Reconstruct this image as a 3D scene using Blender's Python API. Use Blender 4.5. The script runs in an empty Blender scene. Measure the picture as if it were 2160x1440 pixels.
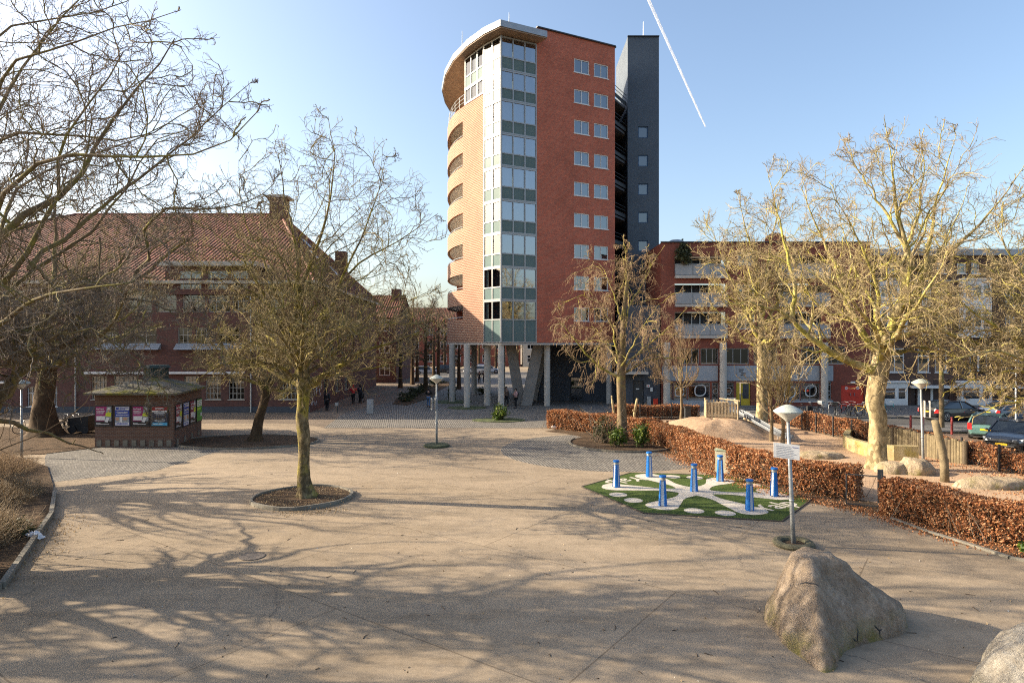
import bpy, math, random
import numpy as np
from mathutils import Vector, Matrix
S = bpy.context.scene
COL = S.collection
R = math.radians
rnd = random.Random(7)

# ------------------------------------------------------------------ camera, sky, sun, exposure
CAMZ = 5.8          # camera height in metres (first floor window)
FPX = 1350.0        # focal length in pixels of the 2160 px wide photograph
cam = bpy.data.objects.new("camera", bpy.data.cameras.new("camera"))
COL.objects.link(cam)
cam.location = (0, 0, CAMZ)
cam.rotation_euler = (R(90), 0, 0)
cam.data.sensor_width = 36
cam.data.lens = 36 * FPX / 2160
cam.data.clip_end = 6000
cam.data.clip_start = 0.1
S.camera = cam
SUN_EL, SUN_AZ = 23.0, -81.0      # azimuth measured from +Y towards +X
sd = Vector((math.sin(R(SUN_AZ)) * math.cos(R(SUN_EL)), math.cos(R(SUN_AZ)) * math.cos(R(SUN_EL)), math.sin(R(SUN_EL))))
W = bpy.data.worlds.new("World")
S.world = W
W.use_nodes = True
wt = W.node_tree
sky = wt.nodes.new("ShaderNodeTexSky")
sky.sky_type = 'NISHITA'
sky.sun_disc = False
sky.sun_elevation = R(SUN_EL)
sky.sun_rotation = R(SUN_AZ)
sky.air_density = 1.0
sky.dust_density = 3.0
sky.ozone_density = 1.5
bg = wt.nodes["Background"]
wt.links.new(sky.outputs[0], bg.inputs[0])
bg.inputs[1].default_value = 0.125
sun = bpy.data.objects.new("sun", bpy.data.lights.new("sun", 'SUN'))
COL.objects.link(sun)
sun.data.energy = 5.0
sun.data.angle = R(0.5)
sun.data.color = (1.0, 0.85, 0.64)
sun.rotation_euler = sd.to_track_quat('Z', 'Y').to_euler()
S.view_settings.view_transform = 'Standard'
S.view_settings.look = 'None'
S.view_settings.exposure = 1.3
S.view_settings.gamma = 1
S.cycles.max_bounces = 6
S.cycles.transparent_max_bounces = 16
S.cycles.use_denoising = False
S.cycles.filter_width = 1.1
S.cycles.caustics_reflective = False

# ------------------------------------------------------------------ helpers
def gp(px, py, z=0.0):
    "world point of height z seen at a pixel of the 2160 px photograph"
    Y = FPX * (CAMZ - z) / (py - 720.0)
    return Vector(((px - 1080) / FPX * Y, Y, z))
def at(px, py, Y):
    "world point at distance Y seen at a pixel"
    return Vector(((px - 1080) / FPX * Y, Y, CAMZ + (720 - py) * Y / FPX))
def zy(py, Y): return CAMZ + (720 - py) * Y / FPX
def xx(px, Y): return (px - 1080) / FPX * Y

class NT:
    def __init__(s, name):
        s.m = bpy.data.materials.new(name)
        s.m.use_nodes = True
        s.t = s.m.node_tree
        s.b = s.t.nodes["Principled BSDF"]
        s.tc = s.t.nodes.new("ShaderNodeTexCoord")
        s.out = s.t.nodes["Material Output"]
    def n(s, ty, **kw):
        x = s.t.nodes.new("ShaderNode" + ty)
        for k, v in kw.items():
            if k in x.inputs: s.put(x, k, v)
            else: setattr(x, k, v)
        return x
    def put(s, node, key, v):
        i = node.inputs[key]
        if isinstance(v, bpy.types.NodeSocket): s.t.links.new(v, i)
        else:
            if hasattr(i.default_value, '__len__') and hasattr(v, '__len__') and len(v) == 3 and len(i.default_value) == 4: v = (*v, 1)
            i.default_value = v
    def noise(s, scale, detail=4, rough=.6, co=None, dim=None):
        x = s.n("TexNoise", Scale=scale, Detail=detail, Roughness=rough)
        s.t.links.new(co or s.tc.outputs["Object"], x.inputs["Vector"])
        return x.outputs["Fac"]
    def ramp(s, fac, stops):
        r = s.n("ValToRGB")
        s.t.links.new(fac, r.inputs[0])
        e = r.color_ramp.elements
        while len(e) < len(stops): e.new(.5)
        for el, (p, c) in zip(e, stops):
            el.position = p
            el.color = (*c, 1) if len(c) == 3 else c
        return r.outputs[0]
    def mix(s, fac, a, b, blend='MIX'):
        x = s.n("MixRGB", blend_type=blend)
        s.put(x, 0, fac); s.put(x, 1, a); s.put(x, 2, b)
        return x.outputs[0]
    def mathn(s, op, a, b=0.0):
        x = s.n("Math", operation=op)
        s.put(x, 0, a); s.put(x, 1, b)
        return x.outputs[0]
    def mapping(s, out="Object", scale=(1, 1, 1), rot=(0, 0, 0), loc=(0, 0, 0)):
        x = s.n("Mapping")
        s.t.links.new(s.tc.outputs[out], x.inputs[0])
        x.inputs["Scale"].default_value = scale
        x.inputs["Rotation"].default_value = rot
        x.inputs["Location"].default_value = loc
        return x.outputs[0]
    def bump(s, h, strength=.3, dist=.02):
        x = s.n("Bump", Strength=strength, Distance=dist)
        s.t.links.new(h, x.inputs["Height"])
        s.t.links.new(x.outputs[0], s.b.inputs["Normal"])
    def fin(s, col=None, rough=.7, metal=0, spec=.4):
        if col is not None: s.put(s.b, "Base Color", col)
        s.put(s.b, "Roughness", rough)
        s.put(s.b, "Metallic", metal)
        s.b.inputs["Specular IOR Level"].default_value = spec
        return s.m
def mul(c, k): return tuple(min(1, x * k) for x in c)
def pbr(name, c, rough=.7, var=.2, scale=3, bump=0, bs=40, metal=0, spec=.4, bd=.02, fine=.12, fs=25):
    t = NT(name)
    col = t.ramp(t.noise(scale), [(.3, mul(c, 1 - var)), (.7, mul(c, 1 + var))])
    if fine:
        col = t.mix(1.0, col, t.ramp(t.noise(fs, 3), [(.3, (1 - fine,) * 3), (.7, (1 + fine,) * 3)]), 'MULTIPLY')
    if bump: t.bump(t.noise(bs, 5), bump, bd)
    return t.fin(col, rough, metal, spec)
def brick(name, c1, c2, mortar, bw=.22, bh=.07, ms=.012, soot=.25, rot=0, rough=.85, bump=.25, sc=.35):
    t = NT(name)
    mp = t.mapping("UV", rot=(0, 0, rot))
    b = t.n("TexBrick", Scale=1.0, offset=.5)
    t.t.links.new(mp, b.inputs["Vector"])
    b.inputs["Brick Width"].default_value = bw
    b.inputs["Row Height"].default_value = bh
    b.inputs["Mortar Size"].default_value = ms
    b.inputs["Mortar Smooth"].default_value = .2
    b.inputs["Bias"].default_value = 0
    t.put(b, "Color1", c1); t.put(b, "Color2", c2); t.put(b, "Mortar", mortar)
    col = t.mix(1, b.outputs[0], t.ramp(t.noise(sc, 6, .65, mp), [(.3, (1 - soot,) * 3), (.7, (1 + soot * .6,) * 3)]), 'MULTIPLY')
    col = t.mix(.5, col, t.ramp(t.noise(6, 3, .6, mp), [(.25, (.75,) * 3), (.75, (1.2,) * 3)]), 'MULTIPLY')
    if bump:
        inv = t.mathn('SUBTRACT', 1.0, b.outputs["Fac"])
        t.bump(inv, bump, .01)
    return t.fin(col, rough, 0, .25)

class MB:
    "collects shapes, then builds ONE mesh object"
    def __init__(s): s.v = []; s.f = []
    def quad(s, a, b, c, d):
        n = len(s.v); s.v += [tuple(a), tuple(b), tuple(c), tuple(d)]; s.f.append((n, n + 1, n + 2, n + 3))
    def poly(s, pts):
        n = len(s.v); s.v += [tuple(p) for p in pts]; s.f.append(tuple(range(n, n + len(pts))))
    def hexa(s, p):
        n = len(s.v); s.v += [tuple(q) for q in p]
        for f in ((0, 3, 2, 1), (4, 5, 6, 7), (0, 1, 5, 4), (1, 2, 6, 5), (2, 3, 7, 6), (3, 0, 4, 7)): s.f.append(tuple(n + i for i in f))
    def box(s, x0, x1, y0, y1, z0, z1):
        s.hexa([(x0, y0, z0), (x1, y0, z0), (x1, y1, z0), (x0, y1, z0), (x0, y0, z1), (x1, y0, z1), (x1, y1, z1), (x0, y1, z1)])
    def bar(s, p, q, w, h=None, up=(0, 0, 1)):
        h = h or w
        p, q = Vector(p), Vector(q)
        d = (q - p).normalized()
        u = Vector(up)
        if abs(d.dot(u)) > .98: u = Vector((0, 1, 0))
        a = d.cross(u).normalized() * w / 2
        b = a.cross(d).normalized() * h / 2
        s.hexa([p - a - b, p + a - b, q + a - b, q - a - b, p - a + b, p + a + b, q + a + b, q - a + b])
    def tube(s, pts, rad, n=8, caps=True):
        pts = [Vector(p) for p in pts]
        if not hasattr(rad, '__len__'): rad = [rad] * len(pts)
        base = len(s.v)
        ref = None
        for i, p in enumerate(pts):
            d = (pts[min(i + 1, len(pts) - 1)] - pts[max(i - 1, 0)]).normalized()
            if ref is None: ref = Vector((0, 0, 1)) if abs(d.z) < .9 else Vector((0, 1, 0))
            a = d.cross(ref).normalized()
            b = d.cross(a)
            for k in range(n):
                t = 2 * math.pi * k / n
                s.v.append(tuple(p + (a * math.cos(t) + b * math.sin(t)) * rad[i]))
        for i in range(len(pts) - 1):
            for k in range(n):
                j = base + i * n; l = (k + 1) % n
                s.f.append((j + k, j + l, j + n + l, j + n + k))
        if caps:
            s.f.append(tuple(base + k for k in range(n))[::-1])
            s.f.append(tuple(base + (len(pts) - 1) * n + k for k in range(n)))
    def cyl(s, p, q, r0, r1=None, n=12): s.tube([p, q], [r0, r0 if r1 is None else r1], n)
    def lathe(s, prof, c=(0, 0, 0), n=20, capt=True, capb=True):
        base = len(s.v)
        for r, z in prof:
            for k in range(n):
                t = 2 * math.pi * k / n
                s.v.append((c[0] + r * math.cos(t), c[1] + r * math.sin(t), c[2] + z))
        for i in range(len(prof) - 1):
            for k in range(n):
                j = base + i * n; l = (k + 1) % n
                s.f.append((j + k, j + l, j + n + l, j + n + k))
        if capb: s.f.append(tuple(base + k for k in range(n))[::-1])
        if capt: s.f.append(tuple(base + (len(prof) - 1) * n + k for k in range(n)))
    def prism(s, pts, z0, z1):
        n = len(pts); b = len(s.v)
        area = sum(pts[i][0] * pts[(i + 1) % n][1] - pts[(i + 1) % n][0] * pts[i][1] for i in range(n))
        if area < 0: pts = pts[::-1]
        s.v += [(p[0], p[1], z0) for p in pts] + [(p[0], p[1], z1) for p in pts]
        s.f.append(tuple(range(b, b + n))[::-1]); s.f.append(tuple(range(b + n, b + 2 * n)))
        for i in range(n):
            j = (i + 1) % n
            s.f.append((b + i, b + j, b + n + j, b + n + i))
    def ball(s, c, r, n=10, sq=(1, 1, 1)):
        m = max(4, n // 2)
        prof = []
        base = len(s.v)
        for i in range(m + 1):
            a = math.pi * i / m - math.pi / 2
            for k in range(n):
                t = 2 * math.pi * k / n
                s.v.append((c[0] + r * sq[0] * math.cos(a) * math.cos(t), c[1] + r * sq[1] * math.cos(a) * math.sin(t), c[2] + r * sq[2] * math.sin(a)))
        for i in range(m):
            for k in range(n):
                j = base + i * n; l = (k + 1) % n
                s.f.append((j + k, j + l, j + n + l, j + n + k))
    def wall(s, p0, p1, z0, z1, holes=(), depth=.12, back=False):
        "upright wall from p0 to p1 (seen from the side where p0 is left), openings (u0,u1,z0,z1) with reveals"
        p0, p1 = Vector(p0[:2]), Vector(p1[:2])
        L = (p1 - p0).length
        d = (p1 - p0) / L
        nin = Vector((-d.y, d.x))      # pointing into the building
        us = sorted({0, L, *[h[0] for h in holes], *[h[1] for h in holes]})
        zs = sorted({z0, z1, *[h[2] for h in holes], *[h[3] for h in holes]})
        P = lambda u, z, k=0: (p0.x + d.x * u + nin.x * k, p0.y + d.y * u + nin.y * k, z)
        for i in range(len(us) - 1):
            for j in range(len(zs) - 1):
                uc, zc = (us[i] + us[i + 1]) / 2, (zs[j] + zs[j + 1]) / 2
                if any(h[0] < uc < h[1] and h[2] < zc < h[3] for h in holes): continue
                s.quad(P(us[i], zs[j]), P(us[i + 1], zs[j]), P(us[i + 1], zs[j + 1]), P(us[i], zs[j + 1]))
        for u0, u1, a, b in holes:
            s.quad(P(u0, a), P(u0, a, depth), P(u0, b, depth), P(u0, b)); s.quad(P(u1, a, depth), P(u1, a), P(u1, b), P(u1, b, depth))
            s.quad(P(u0, a), P(u1, a), P(u1, a, depth), P(u0, a, depth)); s.quad(P(u0, b, depth), P(u1, b, depth), P(u1, b), P(u0, b))
    def build(s, name, mat, parent=None, smooth=False, loc=None):
        me = bpy.data.meshes.new(name)
        me.from_pydata(s.v, [], s.f)
        uvs = me.uv_layers.new(name="UVMap")
        co = np.empty(len(me.vertices) * 3); me.vertices.foreach_get("co", co); co = co.reshape(-1, 3)
        nl = len(me.loops)
        li = np.empty(nl, int); me.loops.foreach_get("vertex_index", li)
        tot = np.empty(len(me.polygons), int); me.polygons.foreach_get("loop_total", tot)
        nr = np.empty(len(me.polygons) * 3); me.polygons.foreach_get("normal", nr); nr = nr.reshape(-1, 3)
        nn = np.repeat(nr, tot, 0); c = co[li]
        h = np.hypot(nn[:, 0], nn[:, 1]) + 1e-9
        flat = np.abs(nn[:, 2]) > .75
        u = np.where(flat, c[:, 0], (-nn[:, 1] * c[:, 0] + nn[:, 0] * c[:, 1]) / h)
        w = np.where(flat, c[:, 1], c[:, 2])
        uvs.data.foreach_set("uv", np.stack([u, w], 1).ravel())
        if smooth: me.polygons.foreach_set("use_smooth", np.ones(len(me.polygons), bool))
        me.materials.append(mat)
        o = bpy.data.objects.new(name, me)
        COL.objects.link(o)
        if loc is not None: o.location = loc
        if parent is not None: o.parent = parent
        return o
def fastmesh(name, V, Q, mat, parent=None, smooth=True):
    "mesh from numpy arrays of vertices and quads (or triangles)"
    me = bpy.data.meshes.new(name)
    k = Q.shape[1]
    me.vertices.add(len(V)); me.vertices.foreach_set("co", V.astype(np.float32).ravel())
    me.loops.add(Q.size); me.loops.foreach_set("vertex_index", Q.astype(np.int32).ravel())
    me.polygons.add(len(Q)); me.polygons.foreach_set("loop_start", np.arange(0, Q.size, k, dtype=np.int32))
    if smooth: me.polygons.foreach_set("use_smooth", np.ones(len(Q), bool))
    me.update(calc_edges=True)
    me.materials.append(mat)
    o = bpy.data.objects.new(name, me)
    COL.objects.link(o)
    if parent is not None: o.parent = parent
    return o
def tag(o, label=None, cat=None, group=None, kind=None):
    if label: o["label"] = label
    if cat: o["category"] = cat
    if group: o["group"] = group
    if kind: o["kind"] = kind
    return o
def thing(name, label, cat, loc=(0, 0, 0), rz=0, group=None):
    o = bpy.data.objects.new(name, None)
    COL.objects.link(o)
    o.empty_display_size = .3
    o.location = loc; o.rotation_euler = (0, 0, rz)
    return tag(o, label, cat, group)
def copy_tree(o, parent=None):
    c = o.copy(); COL.objects.link(c)
    if parent is not None: c.parent = parent
    for ch in list(o.children): copy_tree(ch, c)
    return c
def smoothstep(a, b, x):
    t = min(1, max(0, (x - a) / (b - a))); return t * t * (3 - 2 * t)

# ------------------------------------------------------------------ shared materials
M = {}
M['alu'] = pbr('light grey aluminium', (.3, .31, .31), .4, .06, 2, metal=.3, fine=.04)
M['white'] = pbr('white paint', (.66, .66, .64), .5, .06, 2, fine=.05)
M['cream'] = pbr('cream paint', (.4, .37, .31), .55, .1, 2)
M['concrete'] = pbr('column concrete', (.46, .43, .38), .8, .14, 1.3, .15, 60)
M['dkmetal'] = pbr('dark grey metal', (.05, .055, .06), .45, .2, 3, metal=.3)
M['galv'] = pbr('galvanised steel', (.36, .38, .39), .5, .15, 4, metal=.55)
M['steel'] = pbr('stainless steel', (.22, .235, .255), .5, .1, 5, metal=.5, fine=.06)
M['black'] = pbr('black rubber', (.02, .02, .022), .6, .2, 6)
M['dark'] = pbr('dark interior', (.025, .024, .024), .9, .2, 1)
M['zinc'] = pbr('zinc sheet', (.3, .32, .34), .45, .12, 1.5, metal=.4)
M['spandrel'] = pbr('grey green glass panel', (.12, .17, .165), .35, .1, .6, spec=.06, fine=0)
M['wood'] = pbr('weathered robinia wood', (.42, .33, .21), .8, .3, 6, .4, 30)
M['curtain'] = pbr('white curtain', (.45, .43, .4), .9, .2, 8)
def glassmat(name, tint, refl, rough=.02):
    t = NT(name)
    t.t.nodes.remove(t.b)
    tr = t.n("BsdfTransparent"); tr.inputs[0].default_value = (*tint, 1)
    gl = t.n("BsdfGlossy"); gl.inputs[0].default_value = (.95, .97, 1, 1); gl.inputs["Roughness"].default_value = rough
    lw = t.n("LayerWeight"); lw.inputs[0].default_value = refl
    mx = t.n("MixShader")
    f = t.n("Math", operation='MULTIPLY_ADD')
    t.t.links.new(lw.outputs["Fresnel"], f.inputs[0]); f.inputs[1].default_value = .9; f.inputs[2].default_value = refl * .5
    f.use_clamp = True
    t.t.links.new(f.outputs[0], mx.inputs[0])
    t.t.links.new(tr.outputs[0], mx.inputs[1]); t.t.links.new(gl.outputs[0], mx.inputs[2])
    t.t.links.new(mx.outputs[0], t.out.inputs[0])
    # slightly uneven panes
    nz = t.n("TexNoise", Scale=.9, Detail=1); t.t.links.new(t.tc.outputs["Object"], nz.inputs["Vector"])
    bp = t.n("Bump", Strength=.025, Distance=.05); t.t.links.new(nz.outputs["Fac"], bp.inputs["Height"])
    t.t.links.new(bp.outputs[0], gl.inputs["Normal"])
    return t.m
M['glass'] = glassmat('window glass', (.36, .4, .42), .3)
M['glassb'] = glassmat('bay glass', (.36, .42, .46), .42, .03)
M['glassc'] = glassmat('sunny bay glass', (.4, .47, .5), .16, .03)
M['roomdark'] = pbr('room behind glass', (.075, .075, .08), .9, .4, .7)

def window(root, p0, p1, u0, u1, z0, z1, depth=.1, mull=1, trans=(), fm='white', gm='glass', fw=.07, sill=None, cur=None, name='window', lab=None, back=.35):
    "window in a wall running p0->p1: frame (the window itself) with pane, dark room behind and curtains as children"
    p0, p1 = Vector(p0[:2]), Vector(p1[:2])
    d = (p1 - p0).normalized(); nin = Vector((-d.y, d.x))
    P = lambda u, z, k=0: Vector((p0.x + d.x * u + nin.x * k, p0.y + d.y * u + nin.y * k, z))
    def ob(mb, a, b, c, e, k0, k1): mb.hexa([P(a, c, k0), P(b, c, k0), P(b, c, k1), P(a, c, k1), P(a, e, k0), P(b, e, k0), P(b, e, k1), P(a, e, k1)])
    m = MB(); k0, k1 = depth - .05, depth + .03
    ob(m, u0, u0 + fw, z0, z1, k0, k1); ob(m, u1 - fw, u1, z0, z1, k0, k1)
    ob(m, u0 + fw, u1 - fw, z0, z0 + fw, k0, k1); ob(m, u0 + fw, u1 - fw, z1 - fw, z1, k0, k1)
    for i in range(1, mull + 1):
        u = u0 + (u1 - u0) * i / (mull + 1)
        ob(m, u - fw * .4, u + fw * .4, z0 + fw, z1 - fw, k0 + .004, k1 - .004)
    for t in trans:
        z = z0 + (z1 - z0) * t
        ob(m, u0 + fw, u1 - fw, z - fw * .4, z + fw * .4, k0 + .008, k1 - .008)
    if sill: ob(m, u0 - .06, u1 + .06, z0 - .07, z0 - .002, -.06, depth)
    w = m.build(name, M[fm], root)
    if lab: w["label"] = lab
    g = MB(); g.quad(P(u0 + fw, z0 + fw, depth), P(u1 - fw, z0 + fw, depth), P(u1 - fw, z1 - fw, depth), P(u0 + fw, z1 - fw, depth))
    g.build('pane', M[gm], w)
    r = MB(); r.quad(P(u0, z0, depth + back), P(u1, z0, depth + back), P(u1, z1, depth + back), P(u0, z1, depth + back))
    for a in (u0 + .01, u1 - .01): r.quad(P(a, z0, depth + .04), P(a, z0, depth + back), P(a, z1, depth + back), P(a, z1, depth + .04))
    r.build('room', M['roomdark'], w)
    if cur:
        c = MB()
        for a, b, lo, hi in cur:
            n = max(2, int((b - a) * (u1 - u0) / .12))
            A = u0 + fw + (u1 - u0 - 2 * fw) * a; B = u0 + fw + (u1 - u0 - 2 * fw) * b
            zl, zh = z0 + (z1 - z0) * lo, z0 + (z1 - z0) * hi
            for i in range(n):
                ua, ub = A + (B - A) * i / n, A + (B - A) * (i + 1) / n
                c.quad(P(ua, zl, depth + .12 + .03 * (i % 2)), P(ub, zl, depth + .12 + .03 * ((i + 1) % 2)), P(ub, zh, depth + .12 + .03 * ((i + 1) % 2)), P(ua, zh, depth + .12 + .03 * (i % 2)))
        c.build('curtain', M['curtain'], w)
    return w
# ------------------------------------------------------------------ ground
def paving_mat(name, c1, c2, joint, bw, bh, ms=.02, rot=0, soot=.25, var=.5, bump=.5):
    t = NT(name)
    mp = t.mapping("Object", rot=(0, 0, rot))
    wob = t.n("TexNoise", Scale=.25, Detail=2); t.t.links.new(mp, wob.inputs["Vector"])
    ad = t.n("MixRGB", blend_type='ADD'); ad.inputs[0].default_value = .12
    t.t.links.new(mp, ad.inputs[1]); t.t.links.new(wob.outputs["Color"], ad.inputs[2])
    b = t.n("TexBrick", Scale=1.0, offset=.5); t.t.links.new(ad.outputs[0], b.inputs["Vector"])
    b.inputs["Brick Width"].default_value = bw; b.inputs["Row Height"].default_value = bh
    b.inputs["Mortar Size"].default_value = ms; b.inputs["Mortar Smooth"].default_value = .4
    t.put(b, "Color1", c1); t.put(b, "Color2", c2); t.put(b, "Mortar", joint)
    col = t.mix(1, b.outputs[0], t.ramp(t.noise(.5, 6, .65), [(.3, (1 - soot,) * 3), (.7, (1 + soot * .5,) * 3)]), 'MULTIPLY')
    col = t.mix(var, col, t.ramp(t.noise(5, 4, .7), [(.25, (.7,) * 3), (.75, (1.25,) * 3)]), 'MULTIPLY')
    t.bump(t.mathn('SUBTRACT', 1.0, b.outputs["Fac"]), bump, .02)
    return t.fin(col, .85, 0, .3)
def concrete_ground():
    t = NT('plaza concrete')
    big = t.noise(.09, 5, .6)
    col = t.ramp(big, [(.32, (.25, .193, .13)), (.5, (.292, .23, .16)), (.68, (.33, .262, .186))])
    strk = t.noise(1, 6, .7, t.mapping("Object", scale=(.25, 1.1, 1), rot=(0, 0, .15)))
    col = t.mix(.8, col, t.ramp(strk, [(.3, (.66, .65, .64)), (.5, (1, 1, 1)), (.7, (1.2, 1.18, 1.16))]), 'MULTIPLY')
    col = t.mix(1, col, t.ramp(t.noise(2.2, 7, .72), [(.25, (.76, .74, .72)), (.5, (1, 1, 1)), (.8, (1.15, 1.14, 1.13))]), 'MULTIPLY')
    col = t.mix(1, col, t.ramp(t.noise(11, 6, .8), [(.3, (.88,) * 3), (.5, (1, 1, 1)), (.7, (1.1,) * 3)]), 'MULTIPLY')
    col = t.mix(1, col, t.ramp(t.noise(40, 3, .7), [(.3, (.93,) * 3), (.7, (1.06,) * 3)]), 'MULTIPLY')
    # long slab joints and lighter repair patches
    jb = t.n("TexBrick", Scale=1.0, offset=.37); t.t.links.new(t.mapping("Object", rot=(0, 0, .62), loc=(2.2, 1.3, 0)), jb.inputs["Vector"])
    jb.inputs["Brick Width"].default_value = 9; jb.inputs["Row Height"].default_value = 5.2; jb.inputs["Mortar Size"].default_value = .018
    t.put(jb, "Color1", (1, 1, 1)); t.put(jb, "Color2", (.9, .9, .91)); t.put(jb, "Mortar", (.5, .48, .46))
    col = t.mix(.8, col, jb.outputs[0], 'MULTIPLY')
    # dark specks and stains with an edge of their own
    v = t.n("TexVoronoi", Scale=1.6, feature='F1'); t.t.links.new(t.tc.outputs["Object"], v.inputs["Vector"])
    col = t.mix(t.ramp(v.outputs["Distance"], [(.015, (.6,) * 3), (.035, (0, 0, 0))]), col, (.08, .07, .06))
    st = t.ramp(t.noise(.55, 5, .75, t.mapping("Object", loc=(7, 3, 0))), [(.56, (0, 0, 0)), (.64, (.5,) * 3)])
    col = t.mix(st, col, (.2, .165, .13))
    # fine cracks
    cr = t.n("TexVoronoi", Scale=.13, feature='DISTANCE_TO_EDGE')
    wb = t.n("TexNoise", Scale=.9, Detail=6, Roughness=.7); t.t.links.new(t.tc.outputs["Object"], wb.inputs["Vector"])
    ad = t.n("MixRGB", blend_type='ADD'); ad.inputs[0].default_value = .9
    t.t.links.new(t.tc.outputs["Object"], ad.inputs[1]); t.t.links.new(wb.outputs["Color"], ad.inputs[2])
    t.t.links.new(ad.outputs[0], cr.inputs["Vector"])
    gate = t.ramp(t.noise(.16, 2, .5, t.mapping("Object", loc=(3, 9, 0))), [(.5, (0, 0, 0)), (.58, (.75,) * 3)])
    ck = t.mix(1, t.ramp(cr.outputs["Distance"], [(.0, (1, 1, 1)), (.0035, (0, 0, 0))]), gate, 'MULTIPLY')
    col = t.mix(ck, col, (.1, .085, .07))
    t.bump(t.mathn('ADD', t.noise(60, 4, .7), t.mathn('MULTIPLY', t.noise(7, 5, .7), 1.2)), .16, .01)
    return t.fin(col, .88, 0, .25)
M['plaza'] = concrete_ground()
M['cobble'] = paving_mat('cobblestone paving', (.3, .275, .235), (.2, .185, .165), (.075, .068, .058), .2, .14, .028, R(80), .2, .7, .9)
M['clinker'] = paving_mat('brown clinker paving', (.2, .15, .105), (.26, .2, .145), (.09, .075, .06), .22, .11, .012, .1, .3)
M['asphalt'] = pbr('asphalt road', (.07, .068, .066), .9, .2, .6, .3, 60)
M['greypave'] = paving_mat('grey concrete tiles', (.15, .145, .14), (.18, .175, .165), (.07, .068, .065), .3, .3, .01, 0, .3)
M['redpave'] = paving_mat('red brick parking bay', (.22, .145, .105), (.28, .19, .14), (.1, .08, .065), .2, .1, .012, .9, .3)
M['kerb'] = pbr('kerb concrete', (.17, .155, .125), .85, .3, 2, .3, 40)
def sand_mat():
    t = NT('playground sand')
    col = t.ramp(t.noise(.35, 6, .65), [(.3, (.36, .245, .16)), (.55, (.45, .32, .215)), (.75, (.5, .365, .255))])
    col = t.mix(1, col, t.ramp(t.noise(9, 6, .75), [(.3, (.78, .75, .72)), (.7, (1.12, 1.12, 1.12))]), 'MULTIPLY')
    lf = t.n("TexVoronoi", Scale=6.5); t.t.links.new(t.tc.outputs["Object"], lf.inputs["Vector"])
    g = t.ramp(t.noise(.3, 4, .6, t.mapping("Object", loc=(5, 1, 0))), [(.5, (0, 0, 0)), (.62, (.9,) * 3)])
    sp = t.mix(1, t.ramp(lf.outputs["Distance"], [(.16, (1, 1, 1)), (.22, (0, 0, 0))]), g, 'MULTIPLY')
    col = t.mix(sp, col, t.mix(lf.outputs["Color"], (.22, .1, .045), (.36, .19, .09)))
    t.bump(t.noise(14, 6, .7), .5, .04)
    return t.fin(col, .95, 0, .1)
M['sand'] = sand_mat()
def soil_mat():
    t = NT('leafy soil')
    col = t.ramp(t.noise(1.3, 6, .7), [(.3, (.05, .036, .024)), (.6, (.11, .075, .048)), (.8, (.16, .11, .07))])
    lf = t.n("TexVoronoi", Scale=14); t.t.links.new(t.tc.outputs["Object"], lf.inputs["Vector"])
    sp = t.ramp(lf.outputs["Distance"], [(.2, (1, 1, 1)), (.3, (0, 0, 0))])
    col = t.mix(t.mix(1, sp, t.ramp(t.noise(.8, 3), [(.42, (0, 0, 0)), (.6, (.8,) * 3)]), 'MULTIPLY'), col, t.mix(lf.outputs["Color"], (.25, .13, .06), (.33, .2, .11)))
    t.bump(t.noise(25, 5, .7), .8, .04)
    return t.fin(col, .95, 0, .1)
M['soil'] = soil_mat()
M['grassbed'] = pbr('low ground cover', (.07, .085, .03), .9, .5, 2, .6, 30)

g = MB()
g.quad((-500, -60, 0), (500, -60, 0), (500, 1500, 0), (-500, 1500, 0))
tag(g.build('ground', M['plaza']), kind='structure')
def sheet(name, pts, z, m, kind='structure', **kw):
    s = MB(); s.prism([tuple(p[:2]) for p in pts], -.05, z)
    return tag(s.build(name, M[m]), kind=kind, **kw)
def blob(cx, cy, r, n=40, sx=1, sy=1, wob=0):
    return [(cx + r * sx * math.cos(2 * math.pi * i / n) * (1 + wob * math.sin(3 * i)), cy + r * sy * math.sin(2 * math.pi * i / n) * (1 + wob * math.sin(5 * i + 1))) for i in range(n)]
sheet('path', [(-70, 45.6), (-15, 45.2), (-12.6, 43), (-13.6, 52), (-11.2, 63), (-12.5, 110), (-19, 110), (-16.5, 52.2), (-70, 52.2)], .008, 'clinker')
sheet('pavement', [(-12.6, 42.9), (2.6, 42.9), (5, 47), (13, 52), (13, 62), (9, 80), (6, 110), (-12.4, 110), (-11.2, 63), (-13.6, 52)], .012, 'cobble')
sheet('pavement', [gp(95, 1018), gp(330, 992), gp(470, 948), (-17, 39.5), (-28, 40), gp(95, 962)], .004, 'cobble')
sheet('pavement', blob(5.1, 34.2, 5.7, 60), .006, 'cobble')
sheet('road', [(-90, 110), (110, 110), (110, 122), (-90, 122)], .004, 'asphalt')
sheet('pavement', [(6, 48.2), (90, 48.2), (90, 58), (6, 58)], .1, 'greypave')
sheet('road', [(18.5, 41.5), (90, 41.5), (90, 48.19), (15, 48.19)], .006, 'asphalt')
sheet('parking_area', [(22.3, 33.5), (23, 24), (90, 24), (90, 41.49), (20, 41.49)], .008, 'redpave')
sheet('pavement', [(25.4, 40.3), (34, 40.3), (34, 43.6), (25.4, 43.6), (24.6, 42)], .12, 'greypave')
PLAY = [(4, 43.5), (7.6, 38.7), (8.6, 34), (9.4, 28.7), (10.3, 25.7), (11.5, 24.3), (13.2, 22.6), (13.2, 20.5), (13.7, 18.8), (15, 17.3), (34, 12), (30, 22), (22.6, 24.6), (22.2, 29.5), (21.7, 33), (19.5, 38.5), (18.8, 45.5), (14, 48.1), (6, 48.1)]
sheet('playground_ground', PLAY, .014, 'sand')
sheet('planting_bed', blob(6.3, 36.4, 3.0, 40), .05, 'soil', 'structure')
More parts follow.
